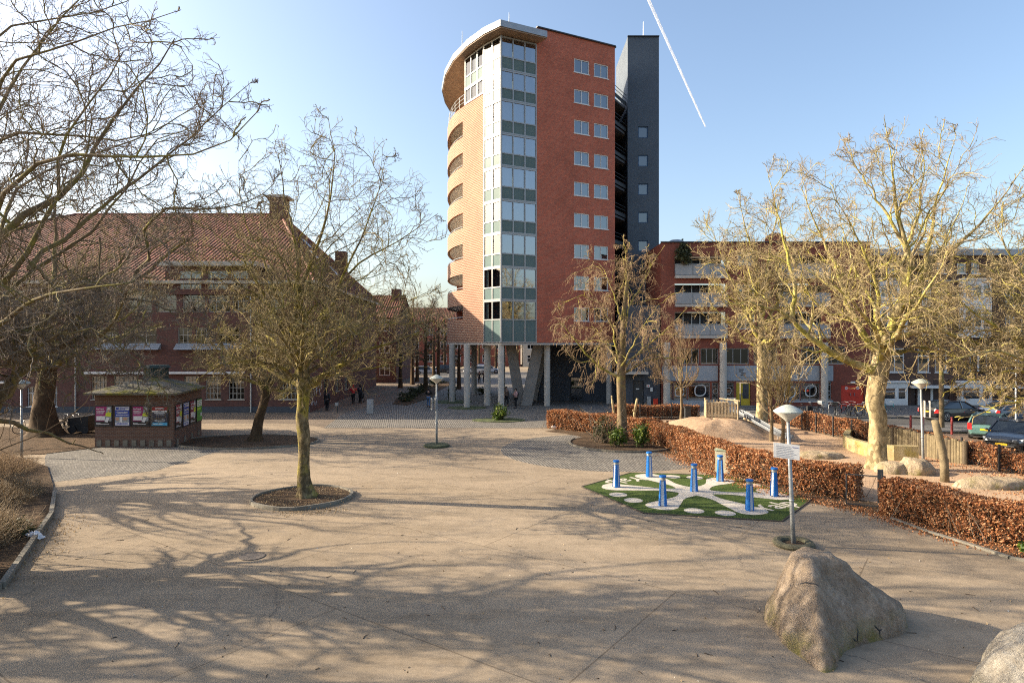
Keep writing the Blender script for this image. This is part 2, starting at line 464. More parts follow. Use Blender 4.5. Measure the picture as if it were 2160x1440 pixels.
sheet('planting_bed', [gp(1150, 910), (3.3, 40.4), (8.2, 32.5), (8.6, 28.0), (9.4, 24.7), (10.7, 23.0), (12.4, 21.4), (12.3, 20.2), (12.6, 18.9), (13.3, 17.4), (15, 15.6), (19, 13), (19.3, 13.6), (15, 17.4), (13.6, 19.5), (13.1, 23), (10.2, 26.5), (9.3, 29), (8.5, 34), (4, 43.4)], .018, 'soil')
sheet('planting_bed', [(-30, 3), (-13.5, 11.2), gp(5, 1240), gp(60, 1160), gp(108, 1085), gp(112, 1025), gp(100, 985), (-26, 33), (-45, 33)], .05, 'soil')
sheet('planting_bed', [gp(20, 960), gp(90, 958), gp(205, 944), (-24, 37.6), (-24, 42), (-40, 44), (-40, 35)], .03, 'soil')
sheet('planting_bed', blob(-15.3, 36.9, 4.1, 40, 1.0, .62), .06, 'soil')
sheet('planting_bed', [(-9.5, 58), (-11.0, 59), (-11.6, 64), (-11.8, 74), (-9.8, 92), (-7.9, 92), (-8.6, 76), (-8.3, 66)], .05, 'soil')
def ringkerb(name, label, cx, cy, r, w, h, sx=1, sy=1, m='kerb', wob=0, bed=None, loc=0):
    o = thing(name, label, 'kerb ring', (cx, cy, 0))
    mb = MB()
    n = 48
    rin, rout = r - w, r
    for i in range(n):
        a, b = 2 * math.pi * i / n, 2 * math.pi * (i + 1) / n
        q = lambda t, rr, z: (rr * sx * math.cos(t) * (1 + wob * math.sin(2 * t + .7)), rr * sy * math.sin(t), z + .012 * math.sin(5 * t))
        mb.quad(q(a, rout, -.03), q(b, rout, -.03), q(b, rout - .02, h), q(a, rout - .02, h))
        mb.quad(q(a, rout - .02, h), q(b, rout - .02, h), q(b, rin + .02, h), q(a, rin + .02, h))
        mb.quad(q(a, rin + .02, h), q(b, rin + .02, h), q(b, rin, 0), q(a, rin, 0))
    mb.build('kerb_ring', M[m], o)
    b = MB(); b.poly([(rin * .99 * sx * math.cos(2 * math.pi * i / n) * (1 + wob * math.sin(4 * math.pi * i / n + .7)), rin * .99 * sy * math.sin(2 * math.pi * i / n), h * .55) for i in range(n)])
    b.build('soil', M[bed or 'soil'], o)
    return o
ringkerb('tree_pit', 'oval mossy kerb ring with leaf litter round the free standing plane tree', -7.75, 23.7, 1.75, .13, .13, 1.0, 1.03, wob=.06)
ringkerb('tree_pit', 'wide dark kerbed oval bed under the tree beside the brick kiosk', -15.3, 36.9, 4.15, .14, .1, 1.0, .62)
def kerbline(name, label, pts, w=.12, h=.12, m='kerb', cat='kerb'):
    mb = MB()
    for a, b in zip(pts[:-1], pts[1:]):
        L = (Vector(b[:2]) - Vector(a[:2])).length
        n = max(1, int(L / 1.0))
        for i in range(n):
            p = Vector(a[:2]).lerp(Vector(b[:2]), i / n); q = Vector(a[:2]).lerp(Vector(b[:2]), (i + 1) / n - .012)
            z = h / 2 + .008 * math.sin(7 * p.x + 3 * p.y)
            mb.bar((p.x, p.y, z), (q.x, q.y, z), w, h)
    return tag(mb.build(name, M[m]), label, cat)
kerbline('kerb', 'mossy kerb edging the dry shrub bed at the near side of the square', [(-14.5, 9), (-13.4, 11.4), gp(5, 1240), gp(60, 1160), gp(108, 1090), gp(116, 1040)], .13, .16)
kerbline('kerb', 'low kerb running along the foot of the near beech hedge', [gp(1880, 1094), gp(1960, 1124), gp(2060, 1155), gp(2130, 1178), (15, 15.5), (19, 12.9)], .12, .07)
kerbline('kerb', 'pale kerb between school pavement and dark road', [(19, 48.2), (60, 48.2)], .16, .13)
kerbline('kerb', 'stone kerb round the little traffic island with red posts', [(25.4, 40.3), (34, 40.3)], .14, .14)
kerbline('kerb', 'dark kerb arc round the bed of the drooping tree', [(6.3 + 3.02 * math.cos(t), 36.4 + 3.02 * math.sin(t), 0) for t in np.linspace(R(150), R(330), 22)], .1, .1)
mb = MB(); mb.lathe([(.0, .004), (.335, .008), (.335, .016), (.3, .017), (.0, .017)], (0, 0, 0), 32)
tag(mb.build('manhole_cover', pbr('cast iron', (.1, .085, .075), .7, .3, 14, .8, 30), loc=gp(532, 1173)), 'round dark iron manhole cover in the square', 'manhole cover')
mb = MB(); mb.box(-.9, .9, -.3, .3, -.02, .02)
tag(mb.build('drain_cover', M['kerb'], loc=gp(790, 898)), 'rectangular drain cover set in the pale cobbles', 'drain cover')
# ------------------------------------------------------------------ apartment tower
M['brickred'] = brick('red brick tower wall', (.52, .145, .082), (.4, .1, .058), (.36, .17, .12), .3, .1, .014, .2)
M['bricklit'] = brick('orange brick with pale joints', (.27, .105, .055), (.2, .07, .038), (.42, .31, .23), .36, .155, .03, .12)
M['brickgrey'] = brick('dark blue grey brick', (.1, .11, .125), (.075, .083, .1), (.05, .055, .062), .22, .08, .01, .2)
def clad_mat():
    t = NT('dark slate cladding')
    w = t.n("TexWave", Scale=5.5, wave_type='BANDS', bands_direction='X'); t.t.links.new(t.mapping("UV"), w.inputs["Vector"])
    col = t.mix(.5, (.065, .085, .108), t.ramp(w.outputs["Fac"], [(.0, (.045, .058, .075)), (.5, (.085, .105, .13))]))
    col = t.mix(1, col, t.ramp(t.noise(.4, 5), [(.3, (.85,) * 3), (.7, (1.12,) * 3)]), 'MULTIPLY')
    t.bump(w.outputs["Fac"], .5, .03)
    return t.fin(col, .5, .2, .4)
M['clad'] = clad_mat()
M['soffit'] = pbr('timber soffit', (.3, .215, .15), .6, .2, 2)
tower = thing('apartment_tower', 'tall red brick apartment tower on round columns with glazed corner bay', 'apartment building', (0, 58, 0))
T0 = Vector((0, 58, 0))
class TB(MB):
    def build(s, name, mat, parent=None, **k):
        s.v = [(v[0] - T0.x, v[1] - T0.y, v[2] - T0.z) for v in s.v]
        return super().build(name, mat, parent, **k)
def shiftwin(w, off):
    w.location = -off
    return w
Ca = Vector((-.93, 54.5)); da = Vector((.894, .447)); E1 = Ca + da * 3.45; E2 = Ca + da * 11.79
dl = Vector((-.66, .751)); F1 = Ca + dl * 2.38; G1 = Vector((-4.57, 59.4))
CURVE = [G1, Vector((-5.1, 60.3)), Vector((-5.6, 61.4)), Vector((-6.0, 62.6)), Vector((-6.35, 64)), Vector((-6.6, 65.5)), Vector((-6.75, 67)), Vector((-6.8, 69)), Vector((-6.7, 71)), Vector((-6.3, 73))]
Zf = [5.68, 9.35, 12.18, 15.08, 17.9, 20.8, 23.56, 26.43, 29.0, 31.84]
def s_on(p, o, d):
    k = (p - 1080) / FPX
    return (k * o.y - o.x) / (d.x - k * d.y)
# right brick face with paired windows
uw = [(s_on(1211, E1, da), s_on(1243, E1, da)), (s_on(1253, E1, da), s_on(1283, E1, da))]
rows = [(30.12, 31.36), (27.36, 28.6), (24.6, 25.84), (21.78, 23.02), (19.0, 20.24), (16.18, 17.42), (13.36, 14.6), (10.5, 11.74), (7.66, 8.9)]
holes = [(a, b, z0, z1) for a, b in uw for z0, z1 in rows]
mb = TB(); mb.wall(E1, E2, 5.68, 33.25, holes, .1)
mb.build('brick_wall', M['brickred'], tower)
rr = random.Random(3)
for ri, (z0, z1) in enumerate(rows):
    for wi, (a, b) in enumerate(uw):
        cur = [None, [(0, .2, 0, 1)], [(.75, 1, 0, 1)], [(0, .22, 0, 1), (.78, 1, 0, 1)], [(.5, 1, 0, 1)], [(0, 1, .55, 1)]][rr.randrange(6)]
        if ri in (3, 6) and wi == 1 or ri == 8: cur = [(0, .48, 0, 1), (.52, 1, 0, 1)]
        shiftwin(window(tower, E1, E2, a, b, z0, z1, .1, 1, (), 'white', 'glass', .075, True, cur), T0)
# end and back faces of the brick slab
BK = [E2, Vector((6.6, 66.0)), Vector((3.5, 74.5)), Vector((-6.3, 73))]
mb = TB()
for p, q in zip(BK[:-1], BK[1:]): mb.wall(p, q, 5.68, 33.2)
mb.build('rear_wall', M['brickred'], tower)
mb = TB()
for p, q in ((E1, E2), (E2, BK[1])):
    n = Vector((q.y - p.y, -(q.x - p.x))).normalized()
    mb.bar((p.x + n.x * .02 - .0, p.y + n.y * .02, 33.3), (q.x + n.x * .02, q.y + n.y * .02, 33.3), .3, .1)
mb.build('parapet_cap', M['dkmetal'], tower)
# side of the brick slab above the bay roof
mb = TB(); mb.wall(Vector((-.5, 61.5)), E1, 31.9, 33.22); mb.build('brick_wall', M['brickred'], tower)
mb = TB(); mb.poly([(p.x, p.y, 33.2) for p in (E1, E2, BK[1], BK[2], Vector((-.5, 61.5)))]); mb.build('flat_roof', M['zinc'], tower)
mb = TB(); mb.prism([tuple(p) for p in [Ca + Vector((.02, .05)), E1, E2, BK[1], BK[2], BK[3]] + CURVE[::-1] + [F1]], 5.5, 5.66); mb.build('underside', M['concrete'], tower)
# glazed corner bay, one window band per floor and facet
def bayunit(p0, p1, z0, z1, n, ph, top=False, extra=None):
    d = (p1 - p0); L = d.length; d.normalize(); nin = Vector((-d.y, d.x))
    P = lambda u, z, k: (p0.x + d.x * u + nin.x * k - T0.x, p0.y + d.y * u + nin.y * k - T0.y, z)
    def ob(m, a, b, c, e, k0, k1): m.hexa([P(a, c, k0), P(b, c, k0), P(b, c, k1), P(a, c, k1), P(a, e, k0), P(b, e, k0), P(b, e, k1), P(a, e, k1)])
    m = MB(); fw = .08; zp = z0 + ph
    us = [L * i / n for i in range(n + 1)]
    ob(m, 0, L, z0, z0 + .1, -.04, .1); ob(m, 0, L, zp - .05, zp + .05, -.01, .1); ob(m, 0, L, z1 - .13, z1 - .002, -.02, .1)
    for i, u in enumerate(us):
        w = .1 if i in (0, n) else .055
        a, b = max(0, u - w), min(L, u + w)
        ob(m, a, b, z0 + .1, zp - .05, -.015, .1); ob(m, a, b, zp + .05, z1 - .13, -.015, .1)
    f = m.build('bay_window', M['alu'], tower)
    g = MB(); k = MB()
    for i in range(n):
        t = rr.uniform(-.006, .006); v = rr.uniform(-.005, .005)
        A, B = us[i] + .05, us[i + 1] - .05
        g.quad(P(A, zp, .05 + t), P(B, zp, .05 - t), P(B, z1 - .1, .05 - t + v), P(A, z1 - .1, .05 + t + v))
        k.quad(P(A, z0 + .08, .045), P(B, z0 + .08, .045), P(B, zp, .045), P(A, zp, .045))
    g.build('pane', M['glassb' if n == 3 and p1 is E1 else 'glassc'], f); k.build('panel', M['spandrel'], f)
    r = MB(); r.quad(P(.05, z0, .9), P(L - .05, z0, .9), P(L - .05, z1, .9), P(.05, z1, .9)); r.build('room', M['roomdark'], f)
    c = MB()
    for i in range(n):
        if rr.random() < .45:
            a = us[i] + .1 + (0 if rr.random() < .5 else (us[1] * .55)); w = us[1] * .28
            if rr.random() < .25: a = us[i] + .1; w = us[1] - .2
            for j in range(4): c.quad(P(a + w * j / 4, zp + .05, .2 + .04 * (j % 2)), P(a + w * (j + 1) / 4, zp + .05, .2 + .04 * ((j + 1) % 2)), P(a + w * (j + 1) / 4, z1 - .15, .2 + .04 * ((j + 1) % 2)), P(a + w * j / 4, z1 - .15, .2 + .04 * (j % 2)))
    if c.f: c.build('curtain', M['curtain'], f)
F0 = Vector((-4.35, 59.1))     # where the wider top glazing ends
for i in range(9):
    z0, z1 = Zf[i], Zf[i + 1]
    ph = 2.0 if i == 0 else (z1 - z0) * .39
    bayunit(Ca, E1, z0, z1, 3, ph)
    if i < 7: bayunit(F1, Ca, z0, z1, 2, ph)
    else:
        bayunit(F1, Ca, z0, z1, 2, ph)
        bayunit(F0, F1, max(z0, 27.6), z1, 3, (z1 - z0) * .39 if i == 8 else .12)
mb = TB(); mb.cyl((Ca.x, Ca.y, 5.68), (Ca.x, Ca.y, 31.84), .1, n=8); mb.build('corner_post', M['alu'], tower)
# sunlit brick wall and curved balcony bands
ops = [(7.87, 9.14), (10.6, 12.05), (13.45, 14.84), (16.3, 17.7), (19.1, 20.5), (22.0, 23.3), (24.75, 26.2)]
mb = TB(); mb.wall(G1, F1, 5.68, 27.55); mb.wall(F1 + Vector((.0, .0)), F1 + Vector((.15, .13)), 5.68, 27.55)
mb.build('brick_wall', M['bricklit'], tower)
edges = [5.68] + [z for o in ops for z in o] + [27.55]
for i in range(0, len(edges), 2):
    z0, z1 = edges[i], edges[i + 1]
    band = TB()
    for a, b in zip(CURVE[:-1], CURVE[1:]):
        n = Vector((b.y - a.y, -(b.x - a.x))).normalized() * -.22
        n = -n if n.x < 0 else n
        band.quad((b.x, b.y, z0), (a.x, a.y, z0), (a.x, a.y, z1), (b.x, b.y, z1))
        band.quad((a.x, a.y, z1), (a.x + n.x, a.y + n.y, z1), (b.x + n.x, b.y + n.y, z1), (b.x, b.y, z1))
        band.quad((a.x, a.y, z0), (b.x, b.y, z0), (b.x + n.x, b.y + n.y, z0), (a.x + n.x, a.y + n.y, z0))
        band.quad((a.x + n.x, a.y + n.y, z0), (b.x + n.x, b.y + n.y, z0), (b.x + n.x, b.y + n.y, z1), (a.x + n.x, a.y + n.y, z1))
    band.build('curved_brick_band', M['bricklit'], tower)
inner = [Vector((-2.6, 60.4)), Vector((-3.3, 63)), Vector((-3.8, 67)), Vector((-3.6, 73))]
mb = TB()
for p, q in zip(inner[:-1], inner[1:]): mb.wall(q, p, 5.68, 27.5)
mb.wall(inner[0], G1 + Vector((.3, .2)), 5.68, 27.5)
mb.build('balcony_wall', pbr('pale balcony render', (.6, .52, .42), .8, .1, 1), tower)
for k, (z0, z1) in enumerate(ops):
    zs = z0 - 1.15
    mb = TB(); mb.prism([tuple(p + Vector((.24, 0))) for p in CURVE] + [tuple(p) for p in inner[::-1]], zs - .2, zs); b = mb.build('balcony', M['white'], tower)
    r = TB(); r.tube([(p.x + .1, p.y, z0 + .18) for p in CURVE], .03, 6)
    for p in CURVE[::2]: r.cyl((p.x + .1, p.y, z0 - .02), (p.x + .1, p.y, z0 + .18), .02, n=6)
    r.build('handrail', M['galv'], b)
    mb = TB()
    for j in range(2):
        y = 62.5 + j * 4; x = -3.15 - j * .42
        mb.box(x - .14, x - .05, y, y + 1.8, zs + .05, zs + 2.1)
    mb.build('balcony_door', M['roomdark'], b)
# roof terrace rail and screens
mb = TB()
for z in (28.0, 28.35, 28.7): mb.tube([(p.x + .15, p.y, z) for p in CURVE], .025, 6)
for p in CURVE: mb.cyl((p.x + .15, p.y, 27.5), (p.x + .15, p.y, 28.7), .025, n=6)
mb.build('terrace_railing', M['galv'], tower)
mb = TB(); mb.wall(Vector((-3.6, 73)), F0, 27.55, 31.9); mb.build('penthouse_wall', M['soffit'], tower)
mb = TB(); mb.prism([tuple(p + Vector((.2, 0))) for p in CURVE] + [(-.5, 73), (-.5, 61.5), tuple(F1)], 27.3, 27.5); mb.build('terrace_floor', M['concrete'], tower)
RP = [(-.98, 53.2), (-2.43, 54.6), (-4.0, 56.8), (-5.5, 59.7), (-6.6, 63), (-7.36, 67.1), (-7.4, 70.4), (-7.1, 73.0), (-3, 75)]
ROOF = RP + [(3.2, 74), (1.6, 60), (1.5, 57.3), (2.25, 56.3), (3.05, 55.2)]
mb = TB(); mb.prism(ROOF, 32.02, 32.55); roof = mb.build('overhanging_roof', M['zinc'], tower)
mb = TB(); mb.prism([(x * .985 + .02, 58 + (y - 58) * .975) for x, y in ROOF], 31.93, 32.01); mb.build('soffit', M['soffit'], roof)
mb = TB()
for px, y0, y1, Y in ((1074, 27, 52, 57), (975, 66, 100, 66), (1357, 46, 82, 65), (1280, 96, 108, 60)):
    p = at(px, y1, Y); q = at(px, y0, Y)
    m2 = TB(); m2.cyl((p.x, p.y, p.z - .4), q, .035, .02, 6); m2.build('antenna', M['galv'], tower)
# columns and leaning piers below
for px, Y, r in ((1057, 55.0, .27), (1028, 58, .3), (985, 56.2, .28), (954, 61.5, .3), (1154, 57.6, .28), (1285, 59.6, .28), (1000, 70, .3), (1060, 71, .3)):
    X = xx(px, Y)
    m2 = TB(); m2.cyl((X, Y, -.02), (X, Y, 5.52), r, n=20); m2.build('support_column', M['concrete'], tower, smooth=False)
M['pier'] = pbr('board marked pier concrete', (.24, .225, .205), .85, .15, 1.2, .2, 30)
for b0, t0, Y in ((1098, 1077, 59.5), (1110, 1136, 58.6), (1121, 1147, 64)):
    A = Vector((xx(b0, Y), Y, -.05)); B = Vector((xx(t0, Y), Y, 5.55))
    m2 = TB(); m2.bar(A, B, .95, 1.3, up=(0, 1, 0)); m2.build('leaning_pier', M['pier'], tower)
# dark stair tower with small blue framed windows
mb = TB()
sx0, sx1 = xx(1324, 63), xx(1390, 63)
hol = []
wy = [(267, 291), (327, 351), (387, 411), (447, 470), (507, 530), (567, 590)]
for y0, y1 in wy: hol.append((xx(1346, 63) - sx0, xx(1367, 63) - sx0, zy(y1, 63), zy(y0, 63)))
mb.wall((sx0, 63), (sx1, 63), 0, 35.75, hol, .15); mb.wall((sx1, 63), (sx1, 70), 0, 35.75); mb.wall((sx0, 70), (sx0, 63), 0, 35.75)
mb.poly([(sx0, 63, 35.75), (sx1, 63, 35.75), (sx1, 70, 35.75), (sx0, 70, 35.75)])
stair = mb.build('stair_tower', M['clad'], tower)
M['blueframe'] = pbr('blue window frame', (.03, .08, .17), .4, .1, 3)
for u0, u1, z0, z1 in hol: shiftwin(window(tower, (sx0, 63), (sx1, 63), u0, u1, z0, z1, .15, 0, (), 'blueframe', 'glass', .09), T0)
mb = TB(); mb.bar((sx0 - .02, 62.98, 35.8), (sx1 + .02, 62.98, 35.8), .2, .1); mb.build('roof_edge', M['dkmetal'], stair)
# access galleries in the gap
mb = TB(); mb.wall((6.5, 67), (12.2, 70.2), 5.5, 31.5); mb.build('gallery_wall', M['brickgrey'], tower)
for z in Zf[:-1]:
    m2 = TB(); m2.prism([(9.35, 60.3), (11.2, 63.4), (11.2, 69.8), (8.2, 67), (7.2, 65.5)], z - .2, z); gl = m2.build('gallery', M['brickgrey'], tower)  # slab and railing colours darkened to carry the shade of the gap
    m3 = TB()
    for k in (.4, .75, 1.1): m3.bar((9.55, 60.4, z + k), (11.3, 63.3, z + k), .04)
    m3.bar((9.55, 60.4, z + .2), (11.3, 63.3, z + .2), .03, .3)
    m3.build('gallery_railing', M['dkmetal'], gl)
# ground floor volume in grey blue brick
gx = xx(1395, 57)
hol = [(xx(1335, 56.6) - xx(1316, 56.6), xx(1358, 56.6) - xx(1316, 56.6), .1, 2.35)]
mb = TB(); mb.wall((xx(1316, 56.6), 56.6), (13.1, 56.6), 0, 9.0, hol, .25); mb.wall((xx(1316, 56.6), 61.5), (xx(1316, 56.6), 56.6), 0, 9)
hol2 = [(3.2, 4.4, 0, 2.3), (6.5, 9.2, 2.9, 4.0)]
mb.wall((2.6, 63.5), (13.1, 60.9), 0, 5.5, hol2, .2); mb.wall((2.6, 72), (2.6, 63.5), 0, 5.5)
mb.build('ground_floor_wall', M['brickgrey'], tower)
mb = TB(); mb.box(xx(1336, 56.6), xx(1357, 56.6), 56.72, 56.8, .1, 2.32); dr = mb.build('door', M['dkmetal'], tower)
mb = TB(); mb.box(xx(1355, 56.6), xx(1355.6, 56.6), 56.66, 56.72, 1.0, 1.35); mb.build('handle', M['steel'], dr)
mb = TB(); mb.box(xx(1342, 56.6), xx(1348.5, 56.6), 56.69, 56.72, 1.55, 1.65); mb.build('plate', M['white'], dr)
window(tower, (2.6, 63.5), (13.1, 60.9), 3.2, 4.4, 0, 2.3, .2, 0, (), 'dkmetal').location = -T0
window(tower, (2.6, 63.5), (13.1, 60.9), 6.5, 9.2, 2.9, 4.0, .2, 1, (), 'dkmetal').location = -T0
mb = TB(); X = xx(1290, 56.2); mb.box(X + .3, X + 3.1, 55.5, 56.58, 2.95, 3.15); bl = mb.build('balcony', M['concrete'], tower)
mb = TB()
for i in range(19): x = X + .34 + i * .15; mb.cyl((x, 55.54, 3.15), (x, 55.54, 4.15), .015, n=5)
mb.bar((X + .3, 55.54, 4.17), (X + 3.1, 55.54, 4.17), .05)
mb.build('railing', M['galv'], bl)
red = pbr('red painted metal', (.62, .045, .02), .5, .12, 2)
M['redpaint'] = red
for nm, p0, p1, z0, z1, m, lab in (('notice_sign', 1364, 1371, 1.75, 2.0, 'white', 'small white notice with a pink mark'), ('notice_sign', 1372, 1377, 1.4, 1.75, 'white', 'lower small white notice'), ('meter_cabinet', 1365, 1373, .1, .95, 'galv', None), ('letter_box', 1378, 1388, .25, .75, 'redpaint', 'red wall box')):
    m2 = TB(); m2.box(xx(p0, 56.5), xx(p1, 56.5), 56.5, 56.59, z0, z1); o = m2.build(nm, M[m], tower)
    if lab: o['label'] = lab
m2 = TB(); m2.box(xx(1366.5, 56.49), xx(1368.5, 56.49), 56.48, 56.499, 1.83, 1.93); m2.build('pictogram', red, tower)

# ------------------------------------------------------------------ school with balconies
M['brickschool'] = brick('red brown brick', (.32, .095, .06), (.25, .07, .047), (.12, .065, .05), .22, .08, .01, .2)
M['panelgrey'] = pbr('pale grey facade panel', (.34, .37, .4), .5, .08, .6, fine=.04)
M['balcony'] = pbr('frosted balcony panel', (.3, .315, .325), .4, .08, .7, fine=.04)
M['yellow'] = pbr('yellow door paint', (.6, .42, .03), .45, .08, 2)
school = thing('school_building', 'four storey red brick school and flats block with balconies behind the playground', 'building', (22, 56.5, 0))
T0 = Vector((22, 56.5, 0)); YS = 56.5
XS = lambda p: xx(p, YS)
x0, x1 = XS(1395), XS(1836)
u = lambda p: XS(p) - x0
ztop = zy(512, YS)
hs = []
balc = []
for a, b in ((1423, 1532), (1640, 1748)):
    for (y0, y1) in ((540, 582), (598, 642), (658, 708)): hs.append((u(a), u(b), zy(y1, YS), zy(y0, YS))); balc.append((a, b, y0, y1))
winU = [(1556, 1592, 532, 560, 1), (1556, 1592, 600, 630, 1), (1556, 1592, 664, 694, 1), (1600, 1625, 600, 630, 0)]
win1 = [(1430, 1475, 734, 768, 2), (1478, 1516, 734, 768, 2), (1530, 1580, 734, 768, 2), (1590, 1640, 734, 768, 2), (1690, 1728, 730, 768, 2), (1740, 1783, 730, 768, 2)]
win0 = [(1408, 1419, 806, 842, 0), (1421, 1449, 806, 842, 0), (1451, 1498, 806, 842, 0), (1502, 1516, 806, 842, 0), (1528, 1548, 806, 842, 0), (1640, 1688, 808, 843, 0), (1689, 1730, 808, 843, 1), (1740, 1754, 804, 843, 0)]
door = (1553, 1584, 806, 858)
for a, b, y0, y1, m in winU + win1 + win0: hs.append((u(a), u(b), zy(y1, YS), zy(y0, YS)))
hs.append((u(door[0]), u(door[1]), .1, zy(door[2], YS)))
hs.append((u(1774), u(1823), .1, zy(812, YS)))
mb = TB(); mb.wall((x0, YS), (x1, YS), 0, ztop, hs, .3)
mb.wall((x1, YS), (x1, YS + 12), 0, ztop); mb.wall((x0, YS + 12), (x0, YS), 0, ztop)
mb.build('brick_wall', M['brickschool'], school)
mb = TB(); mb.poly([(x0, YS, ztop - .02), (x1, YS, ztop - .02), (x1, YS + 12, ztop - .02), (x0, YS + 12, ztop - .02)]); rf = mb.build('flat_roof', M['zinc'], school)
mb = TB(); mb.bar((x0 - .05, YS - .02, ztop + .05), (x1 + .05, YS - .02, ztop + .05), .25, .1); mb.build('roof_edge', M['dkmetal'], rf)
mb = TB(); mb.lathe([(.9, 0), (.9, .15), (.75, .45), (.45, .62), (.0, .68)], (XS(1441), 59, ztop), 16); mb.build('roof_light', M['zinc'], rf)
mb = TB(); mb.lathe([(.7, 0), (.95, .3), (.85, .8), (.4, 1.1), (.0, 1.15)], (XS(1650), 58, ztop - .02), 12); mb.build('rooftop_planter', M['brickschool'], rf)
for a, b, y0, y1 in balc:
    z0, z1 = zy(y1, YS), zy(y0, YS)
    bb = TB(); bb.box(XS(a) + .01, XS(b) - .01, YS - .35, YS + 1.5, z0 - .22, z0 + .02); bo = bb.build('balcony', M['concrete'], school)
    p = TB(); n = 3; w = (XS(b) - XS(a)) / n
    for i in range(n): p.box(XS(a) + i * w + .04, XS(a) + (i + 1) * w - .04, YS - .33, YS - .29, z0 + .06, z0 + .95)
    p.build('balustrade_panel', M['balcony'], bo)
    r = TB(); r.bar((XS(a), YS - .31, z0 + 1.0), (XS(b), YS - .31, z0 + 1.0), .06)
    for i in range(n + 1): r.cyl((XS(a) + i * w, YS - .31, z0), (XS(a) + i * w, YS - .31, z0 + 1), .025, n=5)
    r.build('railing', M['alu'], bo)
    r = TB(); r.quad((XS(a), YS + 1.45, z0), (XS(b), YS + 1.45, z0), (XS(b), YS + 1.45, z1), (XS(a), YS + 1.45, z1)); r.quad((XS(a) + .01, YS + .3, z0), (XS(a) + .01, YS + 1.45, z0), (XS(a) + .01, YS + 1.45, z1), (XS(a) + .01, YS + .3, z1)); r.build('balcony_wall', M['roomdark'], bo)
    c = TB()
    for i in range(3):
        q = XS(a) + .3 + i * (XS(b) - XS(a)) / 3
        c.box(q, q + .09, YS + 1.3, YS + 1.4, z0, z1); c.box(q + .75, q + .84, YS + 1.3, YS + 1.4, z0, z1)
    c.build('door_frame', M['white'], bo)
ringm = M['white']
for k, (a, b, y0, y1, m) in enumerate(winU + win1 + win0):
    cur = None if k > 3 else [None, [(0, .3, 0, 1)], [(.6, 1, 0, 1)], None][k % 4]
    w = window(school, (x0, YS), (x1, YS), u(a), u(b), zy(y1, YS), zy(y0, YS), .14, m, (.8,) if k >= len(winU) + len(win1) and b - a > 12 else (), 'alu' if k > 3 else 'white', 'glass', .07, k > 9, cur, back=.6)
    shiftwin(w, T0)
    if k >= 10:
        zc = zy((y0 + y1) / 2 + rr.uniform(-3, 6), YS); X = XS((a + b) / 2 + rr.uniform(-.1, .1) * (b - a)); rad = min(.52, (XS(b) - XS(a)) * .36)
        mbr = MB()
        n = 28
        for i in range(n):
            f = lambda t, r: (X - T0.x + (r * math.copysign(abs(math.cos(t)) ** .75, math.cos(t))), .12, zc + r * math.copysign(abs(math.sin(t)) ** .75, math.sin(t)) + .1 * r * math.cos(t))
            t0, t1 = 2 * math.pi * i / n, 2 * math.pi * (i + 1) / n
            mbr.quad(f(t0, rad), f(t1, rad), f(t1, rad * .82), f(t0, rad * .82))
        o = mbr.build('ring_decal', M['white'], w); o.location = T0
# grey spandrel bands
mb = TB()
for a, b in ((1396, 1514), (1530, 1728), (1739, 1757)):
    mb.box(XS(a), XS(b), YS - .06, YS - .005, zy(803, YS), zy(771, YS))
for a, b in ((1409, 1514), (1530, 1550), (1640, 1728), (1739, 1757)):
    mb.box(XS(a), XS(b), YS - .05, YS - .006, zy(858, YS) if a < 1600 else zy(848, YS), zy(844.2, YS))
mb.build('facade_panel', M['panelgrey'], school)
for px in (1404, 1522, 1734):
    m2 = TB(); m2.cyl((XS(px), YS - .45, -.02), (XS(px), YS - .45, zy(722, YS)), .3, n=18); m2.build('support_column', M['concrete'], school)
# doors
def door_leaf(name, xa, xb, z1, mat, hx, lab=None, glassz=None):
    m2 = TB(); m2.box(xa, xb, YS + .12, YS + .18, .1, z1); o = m2.build(name, mat, school)
    m2 = TB(); m2.box(hx - .02, hx + .02, YS + .05, YS + .119, 1.0, 1.25); m2.build('handle', M['steel'], o)
    if glassz: m2 = TB(); m2.box(xa + .15, xb - .12, YS + .1, YS + .119, *glassz); m2.build('pane', M['roomdark'], o)
    if lab: o['label'] = lab
    return o
xm = (XS(1774) + XS(1823)) / 2
for s, xa, xb in ((-1, XS(1774) + .02, xm - .008), (1, xm + .008, XS(1823) - .02)):
    o = door_leaf('door', xa, xb, zy(812.5, YS), red, xm + s * .18, 'bright red door leaf')
    o2 = MB(); xc = (xa + xb) / 2 - T0.x; c2 = [(xc + .13 * math.cos(t), -.0 + .1, 1.68 + .13 * math.sin(t)) for t in np.linspace(0, 2 * math.pi, 17)[:-1]]
    o2.poly(c2); o2.build('round_sign', M['white'], o)
    o2 = MB(); o2.box(xc - .05, xc + .05, .085, .095, 1.64, 1.72); o2.build('pictogram', red, o)
o = door_leaf('door', XS(1564), XS(1583), zy(808, YS), M['yellow'], XS(1566), 'yellow framed glass door', (.75, 2.05))
m2 = TB(); m2.box(XS(1553), XS(1561), YS + .1, YS + .2, .1, zy(807, YS)); m2.build('door_panel', M['yellow'], school)
m2 = TB(); m2.box(xm - .2, xm + .2, YS - .08, YS - .005, zy(808, YS), zy(804, YS)); m2.build('wall_lamp', M['white'], school)
m2 = TB(); m2.box(XS(1554), XS(1594), YS - .12, YS - .065, zy(795, YS), zy(774, YS)); sg = m2.build('name_sign', M['panelgrey'], school)
sg['label'] = 'pale name sign with faded lettering above the yellow door'
m2 = TB()
